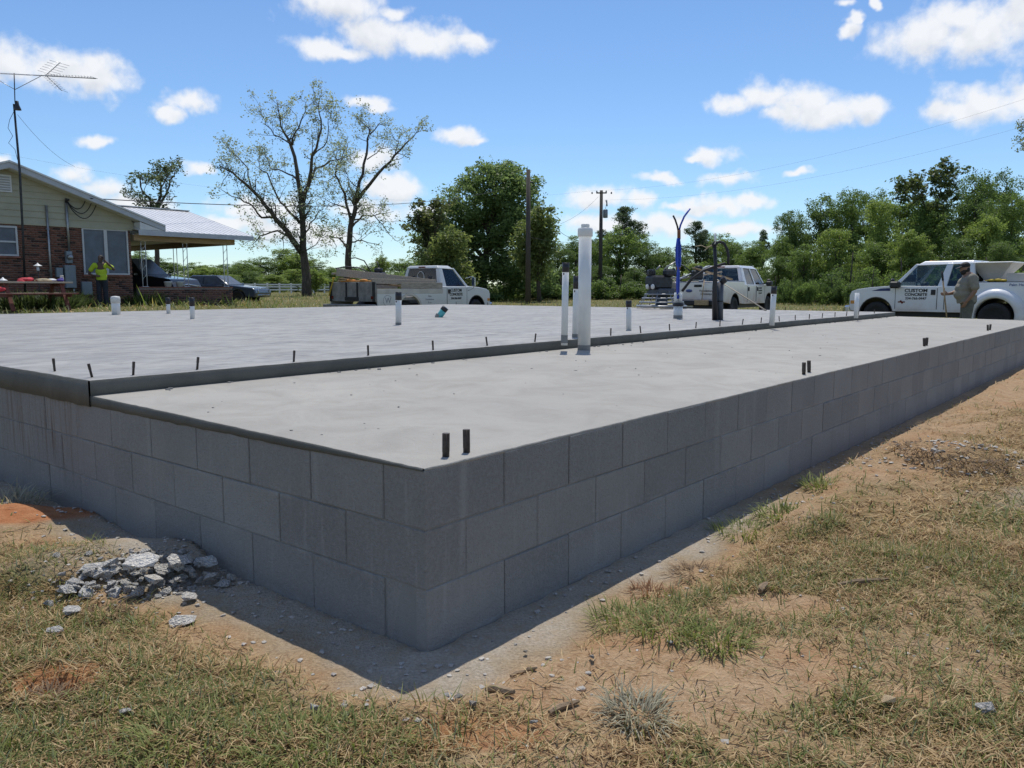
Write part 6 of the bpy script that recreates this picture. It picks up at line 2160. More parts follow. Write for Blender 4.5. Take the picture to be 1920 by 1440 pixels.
# heavy man in grey, side on, holding a shovel
def grey_man():
    Y = 18.6
    p = W(1812, 600, Y); p.z = float(height(p.x, p.y))
    face = math.atan2(.30, -1.0)
    t = thing('person', 'bearded person in grey T-shirt and cap holding a shovel beside the right pickup', 'person', p, face)
    m = MB()
    hM = head(m, (.10, 0, 1.62), (1, .10, -.22), 1.06)
    limb(m, [(.0, 0, 1.44), (.06, 0, 1.55)], [.075, .066])
    # far (right) arm forward to the shovel
    limb(m, [(.02, -.22, 1.42), (.10, -.27, 1.20), (.16, -.25, 1.12)], [.068, .056, .05]); limb(m, [(.16, -.25, 1.12), (.30, -.14, 1.06), (.40, -.07, 1.04)], [.05, .042, .032])
    hand(m, (.40, -.07, 1.04), (1, .35, .0), (0, 0, 1), 1.0, True, 1.08)
    # near (left) arm hanging, a little bent
    limb(m, [(-.02, .24, 1.42), (-.07, .29, 1.20), (-.06, .30, 1.10)], [.07, .058, .052]); limb(m, [(-.06, .30, 1.10), (.02, .29, .97), (.08, .27, .88)], [.052, .044, .034])
    hand(m, (.08, .27, .88), (.45, -.1, -.9), (1, .2, .5), .45, False, 1.08)
    limb(m, [(0, 0, 1.0), (0, 0, 1.38)], [.15, .16])
    for s in (-1, 1): limb(m, [(0, s * .10, .90), (.01, s * .11, .48), (-.01, s * .11, .10)], [.09, .06, .05])
    organic(m, 'body', 'skin', t, .010)
    m = MB()
    m.ball((-.03, 0, 1.38), (.165, .235, .13), 18, 12); m.ball((.05, 0, 1.28), (.19, .225, .16), 18, 12); m.ball((.07, 0, 1.17), (.215, .225, .17), 18, 12); m.ball((.085, 0, 1.04), (.22, .22, .17), 18, 12); m.ball((.04, 0, .95), (.20, .215, .13), 18, 12)
    m.tube([(.015, 0, .84), (.03, 0, 1.0)], [.205, .215], 20)
    limb(m, [(-.02, .235, 1.41), (-.065, .29, 1.20)], [.10, .094]); limb(m, [(.01, -.215, 1.41), (.085, -.265, 1.22)], [.10, .092])
    organic(m, 'shirt', 'shirt_grey', t, .012)
    m = MB(); m.ball((.0, 0, .88), (.185, .195, .13), 14, 9)
    for s in (-1, 1): limb(m, [(0, s * .095, .86), (.02, s * .11, .48), (-.01, s * .115, .07)], [.125, .098, .088])
    organic(m, 'trousers', 'trousers_grey', t, .012)
    for s in (-1, 1):
        m = MB(); m.ball((.07, s * .12, .05), (.15, .06, .055), 12, 8); m.ball((-.03, s * .12, .07), (.07, .06, .07), 10, 8); organic(m, 'shoe', 'shoe_leather', t, .010)
    m = MB(); m.ball((.035, 0, -.075), (.072, .068, .070), 14, 10, hM); m.ball((-.03, 0, -.03), (.075, .088, .10), 12, 8, hM); m.ball((.03, 0, -.05), (.066, .074, .06), 12, 8, hM); organic(m, 'beard', 'hair_black', t, .009)
    m = MB(); m.ball((-.015, 0, .062), (.110, .092, .085), 16, 10, hM); m.hexa([(.06, -.07, .052), (.19, -.055, .030), (.19, .055, .030), (.06, .07, .052), (.06, -.07, .068), (.19, -.055, .044), (.19, .055, .044), (.06, .07, .068)], hM)
    organic(m, 'cap', 'hair_black', t, .009)
    # shovel in the right hand
    M = Matrix.Translation(p) @ Matrix.Rotation(face, 4, 'Z')
    grip_at = M @ Vector((.485, -.035, 1.045))
    foot = M @ Vector((.34, -.02, .06)); top = foot + (grip_at - foot) * 1.52
    s = thing('shovel', 'long wooden-handled shovel with dark grip in the hand of the person in grey', 'shovel', foot)
    d = top - foot
    MB().tube([d * .12, d * .5, d * .86], .017, 10).build('handle', 'tan_wood', s)
    MB().tube([d * .86, d], [.022, .024], 10).build('grip', 'black_rubber', s)
    m = MB(); m.add([(-.02, -.10, .0), (-.02, .10, .0), (.01, .11, .22), (.01, -.11, .22), (-.035, 0, -.05)], [(0, 3, 2, 1), (4, 0, 1), (1, 2, 3, 0), (1, 0, 4)]); m.tube([(.0, 0, .1), d * .14], .02, 8); m.build('blade', 'rim_steel', s)


grey_man()
# ------------------------------------------------------------------ risers with cables
mat('blue_tube', (.015, .06, .42), .4, var=.15, scale=20)
mat('rust_band', (.20, .075, .035), .8, var=.3, scale=20)
mat('grey_conduit', (.065, .075, .09), .5, var=.15, scale=10)
mat('twine', (.42, .34, .22), .9, var=.2)
mat('clear_wrap', (.52, .55, .60), .25, var=.15, scale=20)


def build_blue_bundle():
    b = G(1271, 597, ZH); Y = b.y
    t = thing('water_line_riser', 'bundle of bright blue water tubes rising from a white sleeve in the slab', 'tubing', b)
    P = lambda x, y, d=0.0: W(x, y, Y + d) - b
    m = MB(); m.tube([(0, 0, -.03), (0, 0, .20)], .070, 20); m.build('sleeve', 'white_pvc', t)
    m = MB(); m.tube([(0, 0, -.01), (0, 0, .05)], .0715, 20, cap=False); m.build('cement_splash', 'mortar', t)
    m = MB(); m.lathe([(.072, .19), (.085, .195), (.085, .235), (.06, .24), (.01, .241)], 20); m.build('collar', 'black_plastic', t)
    for dx in (-.035, .03):
        m = MB(); m.tube([(dx, 0, .24), (dx, .0, .40)], .030, 12); m.build('stub', 'white_pvc', t)
    m = MB(); m.tube([(0, -.02, .38), P(1271, 556), P(1272, 548)], [.05, .055, .03], 10); m.build('wrap', 'clear_wrap', t)
    for i, (dx, dd) in enumerate(((-4, .02), (-1.5, -.03), (1.5, .03), (4, -.02), (0, .0))):
        pts = [P(1271 + dx * .3, 560, dd), P(1271 + dx * .55, 530, dd), P(1272 + dx * .3, 506, dd), P(1272 + dx, 490, dd), P(1272 + dx, 465, dd), P(1272 + dx * .4, 447, dd)]
        MB().tube(pts, .013, 8).build('tube', 'blue_tube', t)
    MB().tube([P(1272, 505), P(1272, 500)], .036, 10).build('band', 'rust_band', t)
    MB().tube([P(1273, 449), P(1273, 431)], [.026, .026], 10).build('band', 'rust_band', t)
    m = MB(); m.tube([P(1272, 434), P(1270, 424), P(1266, 412), P(1262, 404)], .014, 8); m.build('tube', 'black_rubber', t)
    m = MB(); m.tube([P(1273, 434), P(1276, 422), P(1283, 406), P(1294, 391)], .014, 8); m.build('tube', 'blue_tube', t)


build_blue_bundle()


def build_conduits():
    b = G(1345, 600, ZH); Y = b.y
    t = thing('electrical_riser', 'pair of dark conduits with a black hose looped over the top', 'conduit', b)
    P = lambda x, y, d=0.0: W(x, y, Y + d) - b
    m = MB(); m.tube([P(1340, 601), P(1340, 540), P(1342, 500), P(1340, 462)], [.038, .036, .026, .024], 14); m.build('conduit', 'black_plastic', t)
    m = MB(); m.tube([P(1350, 601, .05), P(1350, 530, .05)], .046, 16); m.build('conduit', 'grey_conduit', t)
    m = MB(); m.lathe([(.05, 0), (.05, .02), (.01, .021)], 12, Matrix.Translation(P(1350, 566, .05))); m.build('clamp', 'black_plastic', t)
    m = MB(); m.tube([P(1340, 462), P(1343, 456), P(1349, 453), P(1357, 456), P(1363, 466), P(1366, 480), P(1365, 496)], .020, 10); m.tube([P(1340, 468), P(1336, 458), P(1340, 453), P(1347, 456)], .016, 8); m.build('hose', 'black_rubber', t)
    m = MB(); m.tube([P(1341, 458), P(1341, 437)], .016, 10); m.build('stub', 'white_pvc', t)
    m = MB(); m.tube([P(1304, 462), P(1315, 460), P(1324, 464), P(1334, 461), P(1346, 462)], .006, 5); m.tube([P(1320, 470), P(1328, 464), P(1335, 459)], .006, 5); m.build('twine', 'twine', t)
    m = MB(); m.tube([P(1352, 530, .05), P(1358, 526, .02), P(1354, 520, 0)], [.046, .05, .03], 10); m.build('wrap', 'black_tape', t)
    t2 = thing('black_pipe', 'black flexible pipe slanting up from the blue tubes to the conduits', 'pipe', W(1279, 546, Y))
    a = W(1279, 546, Y)
    m = MB(); m.tube([(0, 0, 0), W(1296, 524, Y - .05) - a, W(1318, 508, Y - .05) - a, W(1342, 499, Y - .02) - a, W(1360, 494, Y) - a], .020, 10); m.build('pipe_body', 'black_rubber', t2)


build_conduits()


# ------------------------------------------------------------------ ride-on trowel machine at the slab edge
def build_trowel():
    b = G(1240, 578, ZH); b = Vector((b.x * .985, b.y * .985, ZH))
    t = thing('ride_on_trowel', 'black power trowel machine with ringed cage at the far slab edge', 'trowel', b, R(20))
    for z, r_ in ((.06, .56), (.15, .50), (.24, .44), (.33, .38)):
        m = MB(); m.tube([(r_ * math.cos(a), r_ * math.sin(a), z) for a in np.linspace(0, 2 * math.pi, 33)], .014 if z > .1 else .022, 6, cap=False); m.build('cage_ring', 'galvanised', t)
    for k in range(8):
        a = k * math.pi / 4
        m = MB(); m.tube([(.56 * math.cos(a), .56 * math.sin(a), .06), (.30 * math.cos(a), .30 * math.sin(a), .42)], .011, 5); m.build('strut', 'galvanised', t)
    for k in range(4):
        m = MB(); m.box((.27, 0, .03), (.5, .15, .012), None, .002); o = m.build('blade', 'rim_steel', t); o.rotation_euler = (0, 0, k * math.pi / 2)
    m = MB(); m.box((0, 0, .38), (.44, .52, .16), ch=.03); m.lathe([(.12, .05), (.14, .1), (.14, .28), (.1, .32)], 16); m.build('gearbox', 'grey_conduit', t)
    m = MB(); m.box((-.05, .05, .60), (.50, .46, .32), ch=.05); m.box((.12, -.12, .82), (.26, .24, .16), ch=.04); m.box((-.2, .15, .82), (.16, .2, .14), ch=.03)
    for i in range(3): m.tube([(-.28, -.12 + i * .1, .80), (-.28, -.12 + i * .1, .90)], .02, 8)
    m.build('engine', 'dark_metal', t)
    for s in (-.16, .08):
        m = MB(); m.lathe([(.055, 0), (.06, .02), (.05, .04), (.01, .045)], 14, Matrix.Translation((-.31, s, .50)) @ Matrix.Rotation(R(-90), 4, 'Y')); m.build('lamp', 'lamp_clear', t)
    m = MB(); m.tube([(.0, -.1, .9), (.10, -.12, .97), (.28, -.16, 1.08)], .018, 7); m.tube([(-.1, .1, .88), (-.02, .05, .98)], .02, 7); m.build('control_lever', 'rim_steel', t)
    m = MB(); m.box((.22, -.05, .70), (.20, .30, .05), ch=.02); m.box((.30, .12, .52), (.18, .22, .2), ch=.03); m.build('tank', 'concrete_crust', t)


build_trowel()
t = G(1215, 579, ZH); o = thing('mortar_slop', 'pale splash of wet mortar on the slab beside the trowel machine', 'mortar', (t.x, t.y * .98, ZH))
m = MB(); m.ball((0, 0, .0), (.16, .10, .03)); m.ball((.14, .02, 0), (.09, .08, .022)); m.ball((-.12, .03, 0), (.07, .06, .025)); m.build('splash', 'concrete_crust', o)

# ------------------------------------------------------------------ utility poles and wires
mat('pole_wood', (.075, .062, .052), .9, var=.3, scale=4, stretch=(6, 6, .4))
mat('wire', (.03, .03, .034), .6)
mat('transformer_grey', (.22, .235, .25), .5, .3, var=.1)


def build_poles():
    b = W(789 + 201, 570, 60); b.z = float(height(b.x, b.y)) - .3
    t = thing('utility_pole', 'bare dark utility pole without crossarm beside the big oak', 'pole', b)
    top = W(991, 318, 60) - b
    MB().tube([(0, 0, 0), (0, 0, top.z)], [.20, .145], 12).build('shaft', 'pole_wood', t)
    m = MB(); m.box((.2, 0, top.z - .9), (.3, .1, .12), ch=.02); m.tube([(.3, 0, top.z - .9), (.36, 0, top.z - 1.1)], .03, 6); m.build('bracket', 'dark_metal', t)
    b2 = W(1125, 563, 79); b2.z = float(height(b2.x, b2.y)) - .3
    t = thing('utility_pole', 'farther utility pole with short crossarm and transformer behind the thick pipe', 'pole', b2)
    tp = W(1126, 357, 79) - b2
    MB().tube([(0, 0, 0), (0, 0, tp.z)], [.21, .15], 12).build('shaft', 'pole_wood', t)
    m = MB(); m.box((0, -.1, tp.z - .25), (1.0, .10, .12), ch=.01); m.build('crossarm', 'pole_wood', t)
    for x in (-.9, -.45, .45, .95):
        m = MB(); m.lathe([(.05, 0), (.09, .04), (.05, .09), (.08, .13), (.03, .2)], 10, Matrix.Translation((x, -.1, tp.z - .22 + (0 if abs(x) < .8 else -.12)))); m.build('insulator', 'transformer_grey', t)
    m = MB(); m.lathe([(.2, 0), (.23, .04), (.23, .72), (.18, .80), (.02, .82)], 14, Matrix.Translation((.40, -.1, tp.z - 2.6))); m.tube([(.4, -.1, tp.z - 1.8), (.5, -.1, tp.z - 1.2), (.35, -.1, tp.z - .9)], .02, 6); m.build('transformer', 'transformer_grey', t)
    m = MB(); m.tube([(.5, -.1, tp.z - .9), (.55, -.1, tp.z - 1.5)], .06, 8); m.build('cutout', 'transformer_grey', t)
    return b, top, b2, tp


PB1, PT1, PB2, PT2 = build_poles()


def wire(label, p, q, sag, rad=.012, n=24):
    p, q = Vector(p), Vector(q)
    t = thing('overhead_wire', label, 'wire', p)
    pts = [(q - p) * (i / n) + Vector((0, 0, -4 * sag * (i / n) * (1 - i / n))) for i in range(n + 1)]
    MB().tube(pts, rad, 5).build('cable', 'wire', t)


h0 = wall_pos(170, 372, .45)
wire('service wire running from the brick house gable past the pecans into the oak', h0, W(1000, 338, 84), 1.1, .016)
wire('slack guy wire slanting down right from the bare utility pole', PB1 + Vector((.25, 0, PT1.z - .8)), W(1070, 445, 70), .9, .016)
pt = PB2 + PT2
wire('upper power line climbing from the far pole to the top right of the sky', pt + Vector((.45, -.1, .0)), W(2030, 150, 46), 1.2, .0042)
wire('lower power line climbing from the far pole to the right edge', pt + Vector((.95, -.1, -.9)), W(2030, 205, 46), 1.2, .0042)
wire('power line running left from the far pole behind the oak', pt + Vector((-.45, -.1, 0)), W(-80, 270, 60), 2.2, .004)
wire('low line running left from the far pole to the bare pole', pt + Vector((-.2, -.1, -4.6)), PB1 + Vector((0, .1, PT1.z - 4.8)), .35, .012)
wire('short guy wire from the far pole down to the left', pt + Vector((-.2, 0, -.6)), W(1050, 420, 76), .3, .010)
wire('thin guy wire from the antenna mast over the house roof', W(33, 215, 24.6), W(140, 312, 30), .2, .005)

# ------------------------------------------------------------------ white board fence far left
def build_fence():
    p0, p1 = W(430, 553, 84), W(628, 552, 96)
    b = Vector((p0.x, p0.y, float(height(p0.x, p0.y))))
    t = thing('board_fence', 'white two-rail board fence along the far field behind the pecans', 'fence', b)
    n = 9
    e = Vector((p1.x, p1.y, float(height(p1.x, p1.y)))) - b
    for i in range(n + 1):
        c = e * (i / n)
        m = MB(); m.box(c + Vector((0, 0, .5)), (.14, .14, 1.12), ch=.01); m.box(c + Vector((0, 0, 1.08)), (.18, .18, .06), ch=.01); m.build('post', 'white_paint', t)
    for i in range(n):
        for z in (.40, .72, .96):
            m = MB(); m.bar(e * (i / n) + Vector((0, -.09, z)), e * ((i + 1) / n) + Vector((0, -.09, z)), .04, .15); m.build('rail', 'white_paint', t)


build_fence()

# ------------------------------------------------------------------ picnic table and things in front of the house
mat('red_cloth', (.48, .035, .05), .8, var=.2, scale=6)
mat('purple_cloth', (.07, .05, .25), .8, var=.2)
mat('light_top', (.42, .36, .28), .75, var=.2, scale=5, stretch=(1, 9, 9))


def build_table():
    e = W(126, 534, 22.6)
    zg = float(height(e.x - .5, e.y - .6))
    c = Vector((e.x, e.y, 0)) - AD * .95
    t = thing('picnic_table', 'weathered red-brown picnic table with benches in front of the brick house', 'table', (c.x, c.y, zg), AZ)
    for i in range(5): MB().box((0, -.32 + i * .16, .74), (1.9, .145, .04), ch=.005).build('top_plank', 'light_top' if i in (0, 2) else 'red_wood', t)
    for s in (-1, 1):
        for k in range(2): MB().box((.05 * s, s * (.62 + k * .15), .44), (1.9, .135, .04), ch=.005).build('bench_plank', 'light_top' if k == 0 else 'red_wood', t)
        for q in (-1, 1): MB().bar((s * .68, q * .28, .70), (s * .68, q * .70, 0), .09, .05).build('leg', 'red_wood', t)
        MB().box((s * .73, 0, .40), (.04, 1.56, .09)).build('crossbeam', 'red_wood', t)
        MB().box((s * .73, 0, .69), (.04, .70, .08)).build('crossbeam', 'red_wood', t)
    M = Matrix.Translation((c.x, c.y, zg)) @ Matrix.Rotation(AZ, 4, 'Z')
    def item(name, lab, cat, loc, mk, matn):
        it = thing(name, lab, cat, M @ Vector(loc), AZ)
        mm = MB(); mk(mm); mm.build('cloth' if 'cloth' in name or 'bag' in name else 'shell', matn, it)
    item('red_bag', 'crumpled red cloth bag on the picnic table', 'bag', (-.15, -.15, .762), lambda m: (m.ball((0, 0, .05), (.2, .13, .06)), m.ball((-.16, -.12, .0), (.10, .08, .06)), m.ball((.12, .05, .07), (.1, .1, .05))), 'red_cloth')
    item('folded_cloth', 'folded tan cloth on the picnic table', 'cloth', (.30, -.10, .762), lambda m: (m.box((0, 0, .03), (.36, .28, .05), None, .02), m.ball((.0, 0, .05), (.2, .14, .04))), 'twine')
    item('white_rag', 'white rag on the picnic table beside the tan cloth', 'cloth', (.56, .02, .762), lambda m: (m.ball((0, 0, .04), (.14, .1, .05)), m.ball((.08, .02, .03), (.1, .08, .04))), 'white_paint')
    item('purple_bag', 'small purple bag near the right end of the picnic table', 'bag', (.74, -.1, .762), lambda m: (m.ball((0, 0, .04), (.1, .09, .05)), m.ball((.04, .02, .08), (.05, .05, .04))), 'purple_cloth')
    item('jar', 'small jar standing at the right end of the picnic table', 'jar', (.86, .1, .762), lambda m: m.lathe([(.045, 0), (.05, .01), (.05, .12), (.04, .14), (.042, .145), (.042, .18), (.01, .182)], 14), 'hopper_tan')
    item('red_ribbon_bag', 'red and white striped bag hanging at the left of the picnic table', 'bag', (-.95, -.45, .50), lambda m: (m.ball((0, 0, .06), (.22, .05, .07)), m.ball((-.18, 0, .0), (.12, .04, .05))), 'red_cloth')


build_table()
for (px, py, pyb, lb) in ((8, 522, 560, 'cone-topped garden light at the left edge by the picnic table'), (75, 495, 560, 'taller cone-topped garden light behind the picnic table')):
    b = W(px, pyb, 23.6 if px > 40 else 22.0); b.z = float(height(b.x, b.y))
    top = W(px, py, b.y).z - b.z
    t = thing('garden_light', lb, 'lamp', b)
    MB().tube([(0, 0, -.05), (0, 0, top - .05)], .012, 8).build('stem', 'dark_metal', t)
    MB().lathe([(.12, top - .06), (.11, top - .05), (.03, top), (.012, top + .03), (.004, top + .035)], 18).build('hat', 'white_paint', t)
    MB().lathe([(.035, top - .20), (.04, top - .17), (.035, top - .06), (.01, top - .05)], 12).build('lamp_glass', 'clear_wrap', t)
# bushes by the table
r = random.Random(77)


def small_plant(name, label, cat, loc, n, hgt, spread, pal, wid=.02, leafy=False, group=None, lean_=(.1, 1.0)):
    t = thing(name, label, cat, loc, 0, group)
    k = n
    a = rng.uniform(0, 2 * np.pi, k); q = spread * np.sqrt(rng.random(k)) * .5
    base = np.stack([np.cos(a) * q, np.sin(a) * q, np.full(k, -.005)], 1)
    az = a + rng.normal(0, .6, k)
    lean = rng.uniform(*lean_, k); ln = hgt * rng.uniform(.5, 1.25, k)
    tt = rng.random((k, 1)); col = (np.array(pal[0]) * (1 - tt) + np.array(pal[1]) * tt) * rng.uniform(.8, 1.15, (k, 1))
    blades('leaves', base, az, lean, ln, wid * rng.uniform(.6, 1.3, k), col, rng.uniform(.2, 1.0, k), 'grass_blade', t)
    return t


for (px, Y, lb) in ((100, 23.0, 'leafy weed patch under the right end of the picnic table'), (35, 22.6, 'leafy weed patch under the left end of the picnic table'), (272, 27.0, 'tall grass clump at the brick corner by the carport'), (130, 24.5, 'weed clump between picnic table and electric boxes')):
    b = W(px, 570, Y); b.z = float(height(b.x, b.y))
    small_plant('weed_clump', lb, 'plant', b, 420, .55, 1.3, [(.05, .08, .025), (.13, .16, .055)], .035)

# ------------------------------------------------------------------ rubble, stones, sticks, dead weeds
mat('broken_concrete', (.80, .77, .72), .92, col2=(.58, .545, .49), scale=3, bump=.05, bscale=5, rand=.12)
mat('stone', (.30, .27, .23), .85, var=.3, scale=30, bump=.003, bscale=60)
mat('tan_stone', (.62, .45, .26), .8, var=.2, scale=30, bump=.003, bscale=60)
mat('dead_stick', (.24, .17, .105), .9, var=.35, scale=9, stretch=(1, 7, 7), bump=.003)


def chunk_mesh(seed, flat=.6, n=14):
    """faceted lump: convex hull of random points"""
    r_ = random.Random(seed)
    bm = bmesh.new()
    for i in range(n):
        v = Vector((r_.gauss(0, 1), r_.gauss(0, 1), r_.gauss(0, 1))).normalized() * r_.uniform(.75, 1.05)
        bm.verts.new((v.x, v.y * .75, v.z * flat))
    bmesh.ops.convex_hull(bm, input=bm.verts)
    bmesh.ops.delete(bm, geom=[v for v in bm.verts if not v.link_faces], context='VERTS')
    me = bpy.data.meshes.new('chunk'); bm.to_mesh(me); bm.free()
    return me


CH = [chunk_mesh(i, (.32, .45, .6)[i % 3], 12 + i % 5) for i in range(9)]


def chunk(name, label, cat, x, y, s, matn, rot, group=None, sink=.3, k=0, zoff=0.0):
    me = CH[k % len(CH)].copy()
    o = link(name, me, matn)
    o.location = (x, y, float(height(x, y)) + s * (.55 - sink) + zoff); o.scale = (s, s, s); o.rotation_euler = rot
    return tag(o, label, cat, group)


BIG = [(262, 1048, .085, 'largest pale slab of broken concrete on top of the rubble heap', (.15, -.35, .5), .10), (335, 1040, .065, 'tilted pale concrete lump right of the largest slab in the rubble', (.5, .6, 1.2), .07),
       (180, 1085, .065, 'flat concrete piece at the left end of the rubble heap', (.1, .2, .2), .0), (290, 1075, .06, 'squarish concrete piece in the middle of the rubble heap', (.3, .1, 2.0), .03),
       (140, 1100, .05, 'rounded concrete lump at the left foot of the rubble heap', (.1, .4, 2.6), 0), (385, 1045, .06, 'shaded concrete lump of the rubble against the wall', (.4, .1, .2), .02),
       (355, 1105, .045, 'small concrete lump at the right foot of the rubble heap', (.7, .2, 1.4), 0), (340, 1150, .055, 'flat mortar piece at the shadow edge below the rubble', (.05, .1, .8), -.01),
       (103, 1180, .032, 'lone grey concrete piece lying left below the rubble', (.2, .2, .5), 0), (135, 1140, .045, 'broken concrete piece half sunk in grass below the rubble', (.3, .1, 1.5), 0)]
for i, (px, py, s, lb, rot, zo) in enumerate(BIG):
    g = G(px, py + 8, .03 + zo)
    o = chunk('concrete_chunk', lb, 'rubble', g.x, g.y, s * .95, 'broken_concrete', (.30 + rot[0] * .3, rot[1] * .4, rot[2]), 'rubble heap', k=(0, 3, 6)[i % 3], zoff=zo + .012)
    o.scale = (s * 1.1, s * .95, s * .7)
r = random.Random(31)
h_a, h_b = G(405, 1055, .05), G(125, 1112, .03)
for i in range(210):
    q = r.random() ** .9
    c_ = h_a.lerp(h_b, q); sp_ = .10 - .03 * q
    x = c_.x + r.gauss(0, sp_); y = c_.y + r.gauss(0, sp_ * .8)
    if float(wall_dist(np.array(x), np.array(y))[0]) < .03: continue
    hp_ = max(0, .09 * (1 - (math.hypot(x - c_.x, y - c_.y) / .16) ** 2)) * (1 - abs(q - .4) * 1.1) * r.random()
    chunk('concrete_chunk', 'small broken concrete piece lying in the rubble heap by the left wall', 'rubble', x, y, r.choice((.010, .014, .02, .028, .042)) * r.uniform(.8, 1.2), 'broken_concrete', (r.uniform(-.5, .5), r.uniform(-.5, .2), r.uniform(0, 6)), 'small pieces of the rubble heap', k=i, zoff=hp_)
ST = [(887, 1333, .018, 'stone', 'dark round pebble on bare soil below the wall corner'), (860, 1320, .017, 'stone', 'grey pebble just left of the dark round one below the corner'), (1110, 1244, .014, 'stone', 'single dark pebble on the bare soil right of the corner'),
      (1663, 1325, .030, 'tan_stone', 'bright tan stone lying in dry grass at lower right'), (840, 1305, .022, 'broken_concrete', 'grey crumb of mortar at the spill edge below the corner'), (985, 1208, .013, 'stone', 'small light pebble beside the mortar spill'),
      (1850, 1330, .035, 'broken_concrete', 'whitish mortar lump in grass at the right edge'), (1000, 1365, .016, 'broken_concrete', 'pale stone in dry grass below the sticks'), (235, 1345, .022, 'broken_concrete', 'pale stone in green grass at lower left'), (590, 1095 + 240, .02, 'broken_concrete', 'pale stone in the grass left of the soil patch')]
for i, (px, py, s, mt, lb) in enumerate(ST):
    g = G(px, py, .03)
    chunk('stone', lb, 'stone', g.x, g.y, s, mt, (r.uniform(-.3, .3), r.uniform(-.3, .3), r.uniform(0, 6)), 'stones on the ground', k=i + 2, zoff=.012)
# gravel: too many to count
def gravel():
    V, Fc = [], []
    base = [(np.array([tuple(v.co) for v in m_.vertices]), [tuple(p.vertices) for p in m_.polygons]) for m_ in CH[:5]]
    r_ = np.random.default_rng(5)
    spots = []
    for i in range(700):
        if i < 300:
            a = r_.uniform(-.5, 6); b = -abs(r_.normal(0, .16)) - .02
        elif i < 560:
            b = r_.uniform(-.4, 4); a = -abs(r_.normal(0, .20)) - .02
        else:
            b = -r_.uniform(.3, 3); a = r_.uniform(0, 6)
        x, y = XY(a, b); spots.append((x, y, r_.uniform(.004, .016) if i < 640 else r_.uniform(.006, .02)))
    for i in range(160):
        spots.append((2.95 + r_.normal(0, .3), 5.25 + r_.normal(0, .2), r_.uniform(.008, .024)))
    for i in range(420):
        q = r_.random(); spots.append((h_a.x + (h_b.x - h_a.x) * q + r_.normal(0, .13), h_a.y + (h_b.y - h_a.y) * q + r_.normal(0, .10), r_.uniform(.004, .012)))
    for i in range(260):
        spots.append((r_.uniform(-1.6, 3.2), r_.uniform(1.8, 4.0), r_.uniform(.003, .010)))
    for (x, y, s) in spots:
        d, a, b = wall_dist(np.array(x), np.array(y))
        if d <= .01: continue
        vv, ff = base[r_.integers(len(base))]
        o = len(V); an = r_.uniform(0, 6.28); c, sn = math.cos(an), math.sin(an); z = float(height(x, y)) + s * .25
        for q in vv: V.append((x + (q[0] * c - q[1] * sn) * s, y + (q[0] * sn + q[1] * c) * s, z + q[2] * s))
        for f in ff: Fc.append(tuple(k + o for k in f))
    me = bpy.data.meshes.new('gravel'); me.from_pydata(V, [], Fc); me.update()
    o = link('gravel', me, mat('gravel_grey', (.40, .37, .33), .9, var=.3, scale=9)); tag(o, 'scattered mortar crumbs and gravel along the foot of the block wall', 'gravel', kind='stuff')


gravel()
STK = [((912, 1288), (964, 1310), .013, 'flat splintered piece of wood on the soil below the corner'), ((1030, 1343), (1085, 1323), .010, 'stick lying on the soil right of the flat wood piece'), ((958, 1258), (985, 1247), .008, 'short twig near the mortar spill'),
       ((985, 1250), (1006, 1264), .007, 'second short twig near the mortar spill, right one'), ((1570, 1095), (1665, 1090), .010, 'long thin stick lying in the dry grass on the right'), ((1425, 1110), (1437, 1098), .014, 'stubby piece of wood standing in dry grass on the right'),
       ((730, 1330), (750, 1318), .005, 'thin straw stem at the soil edge left of the corner')]
for (p, q, rad, lb) in STK:
    a, b = G(*p, .03), G(*q, .03)
    a.z = float(height(a.x, a.y)) + rad; b.z = float(height(b.x, b.y)) + rad * 1.3
    o = thing('stick', lb, 'stick', a, 0, 'sticks on the ground')
    d = b - a; m = MB(); m.tube([(0, 0, 0), d * .35 + Vector((0, .004, .003)), d * .7, d], [rad * .7, rad, rad * .9, rad * .5], 6, smooth=False); m.build('wood', 'dead_stick', o)
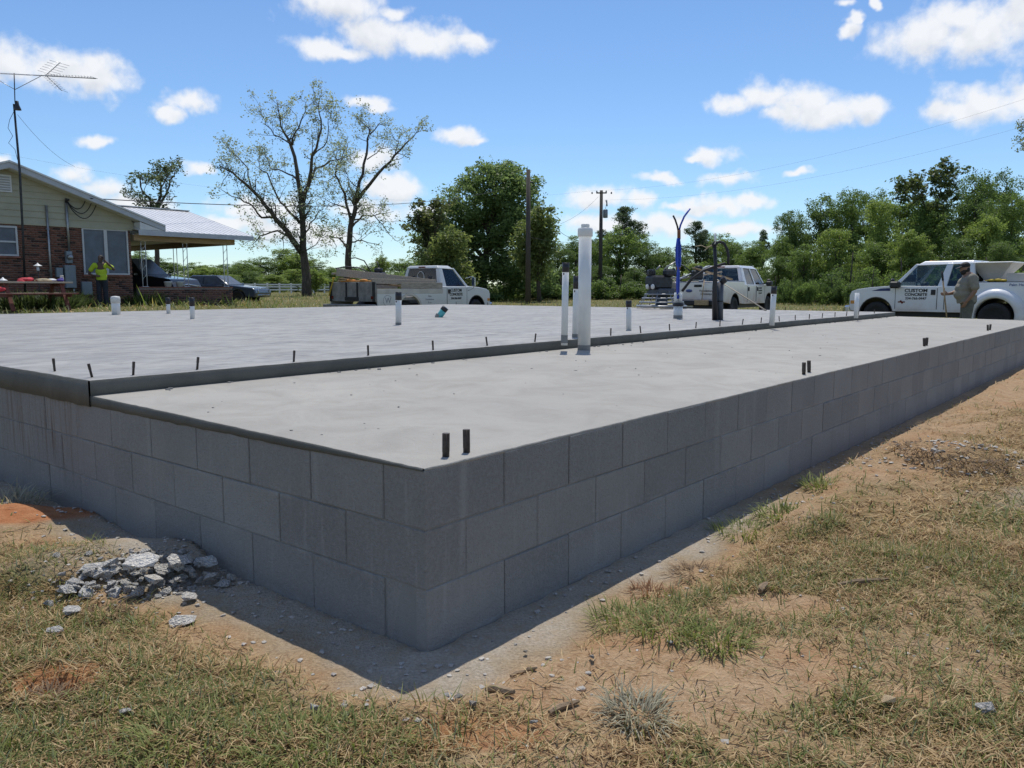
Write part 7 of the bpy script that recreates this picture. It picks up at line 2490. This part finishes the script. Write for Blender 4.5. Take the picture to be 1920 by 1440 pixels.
BR = [(.10, .062, .034), (.30, .205, .115)]; GY = [(.26, .25, .18), (.46, .43, .31)]; GR = [(.13, .165, .038), (.28, .30, .10)]
WD = [(1310, 1062, .085, 230, .22, BR, 'dark dead weed clump on the soil right of the wall'), (1222, 1095, .06, 150, .16, [(.20, .10, .05), (.34, .19, .10)], 'reddish dry weed clump beside the right wall'), (1195, 1345, .10, 200, .16, GY, 'grey dry weed tuft at the bottom centre'),
      (1185, 1335, .05, 120, .12, BR, 'brown dead roots at the foot of the grey tuft'), (190, 1142, .07, 220, .16, BR, 'dark brown dead weed ball below the rubble'), (85, 1305, .05, 160, .14, BR, 'dead roots at the rim of the burrow in the lawn'), (1740, 870, .055, 420, .45, BR, 'dark dead weed heap at the right, left end'),
      (1800, 885, .06, 520, .55, BR, 'dark dead weed heap at the right, middle'), (1860, 905, .055, 420, .45, BR, 'dark dead weed heap at the right, right end'), (1180, 1150, .075, 300, .28, GR, 'lush green grass tuft beside the wall shadow, nearer one'), (1250, 1185, .075, 260, .26, GR, 'lush green grass tuft at the soil patch edge'),
      (1400, 985, .09, 300, .34, GR, 'green grass tuft at the trench edge along the right wall'), (1470, 962, .08, 240, .3, GR, 'smaller green tuft farther along the trench edge'), (560, 1400, .08, 240, .26, GR, 'lush green grass tuft at the bottom left of centre'), (680, 1395, .07, 200, .24, GR, 'green grass tuft at the bottom beside the soil patch'),
      (20, 945, .12, 300, .35, GY, 'pale tall grass tuft at the left edge by the clay'), (1550, 905, .09, 200, .30, GR, 'green tuft on the bank by the right wall'), (330, 1390, .07, 200, .26, GR, 'green grass tuft at the bottom left'), (1340, 1200, .08, 260, .25, GR, 'green tuft right of the soil patch')]
for (px, py, hg, n, sp, pal, lb) in WD:
    g = G(px, py, .03)
    b = Vector((g.x, g.y, float(height(g.x, g.y))))
    small_plant('weed_tuft', lb, 'plant', b, n, hg, sp, pal, .0045 if g.y < 4 else .007, group='weed tufts', lean_=(.8, 1.6) if pal is BR else (.35, 1.35))
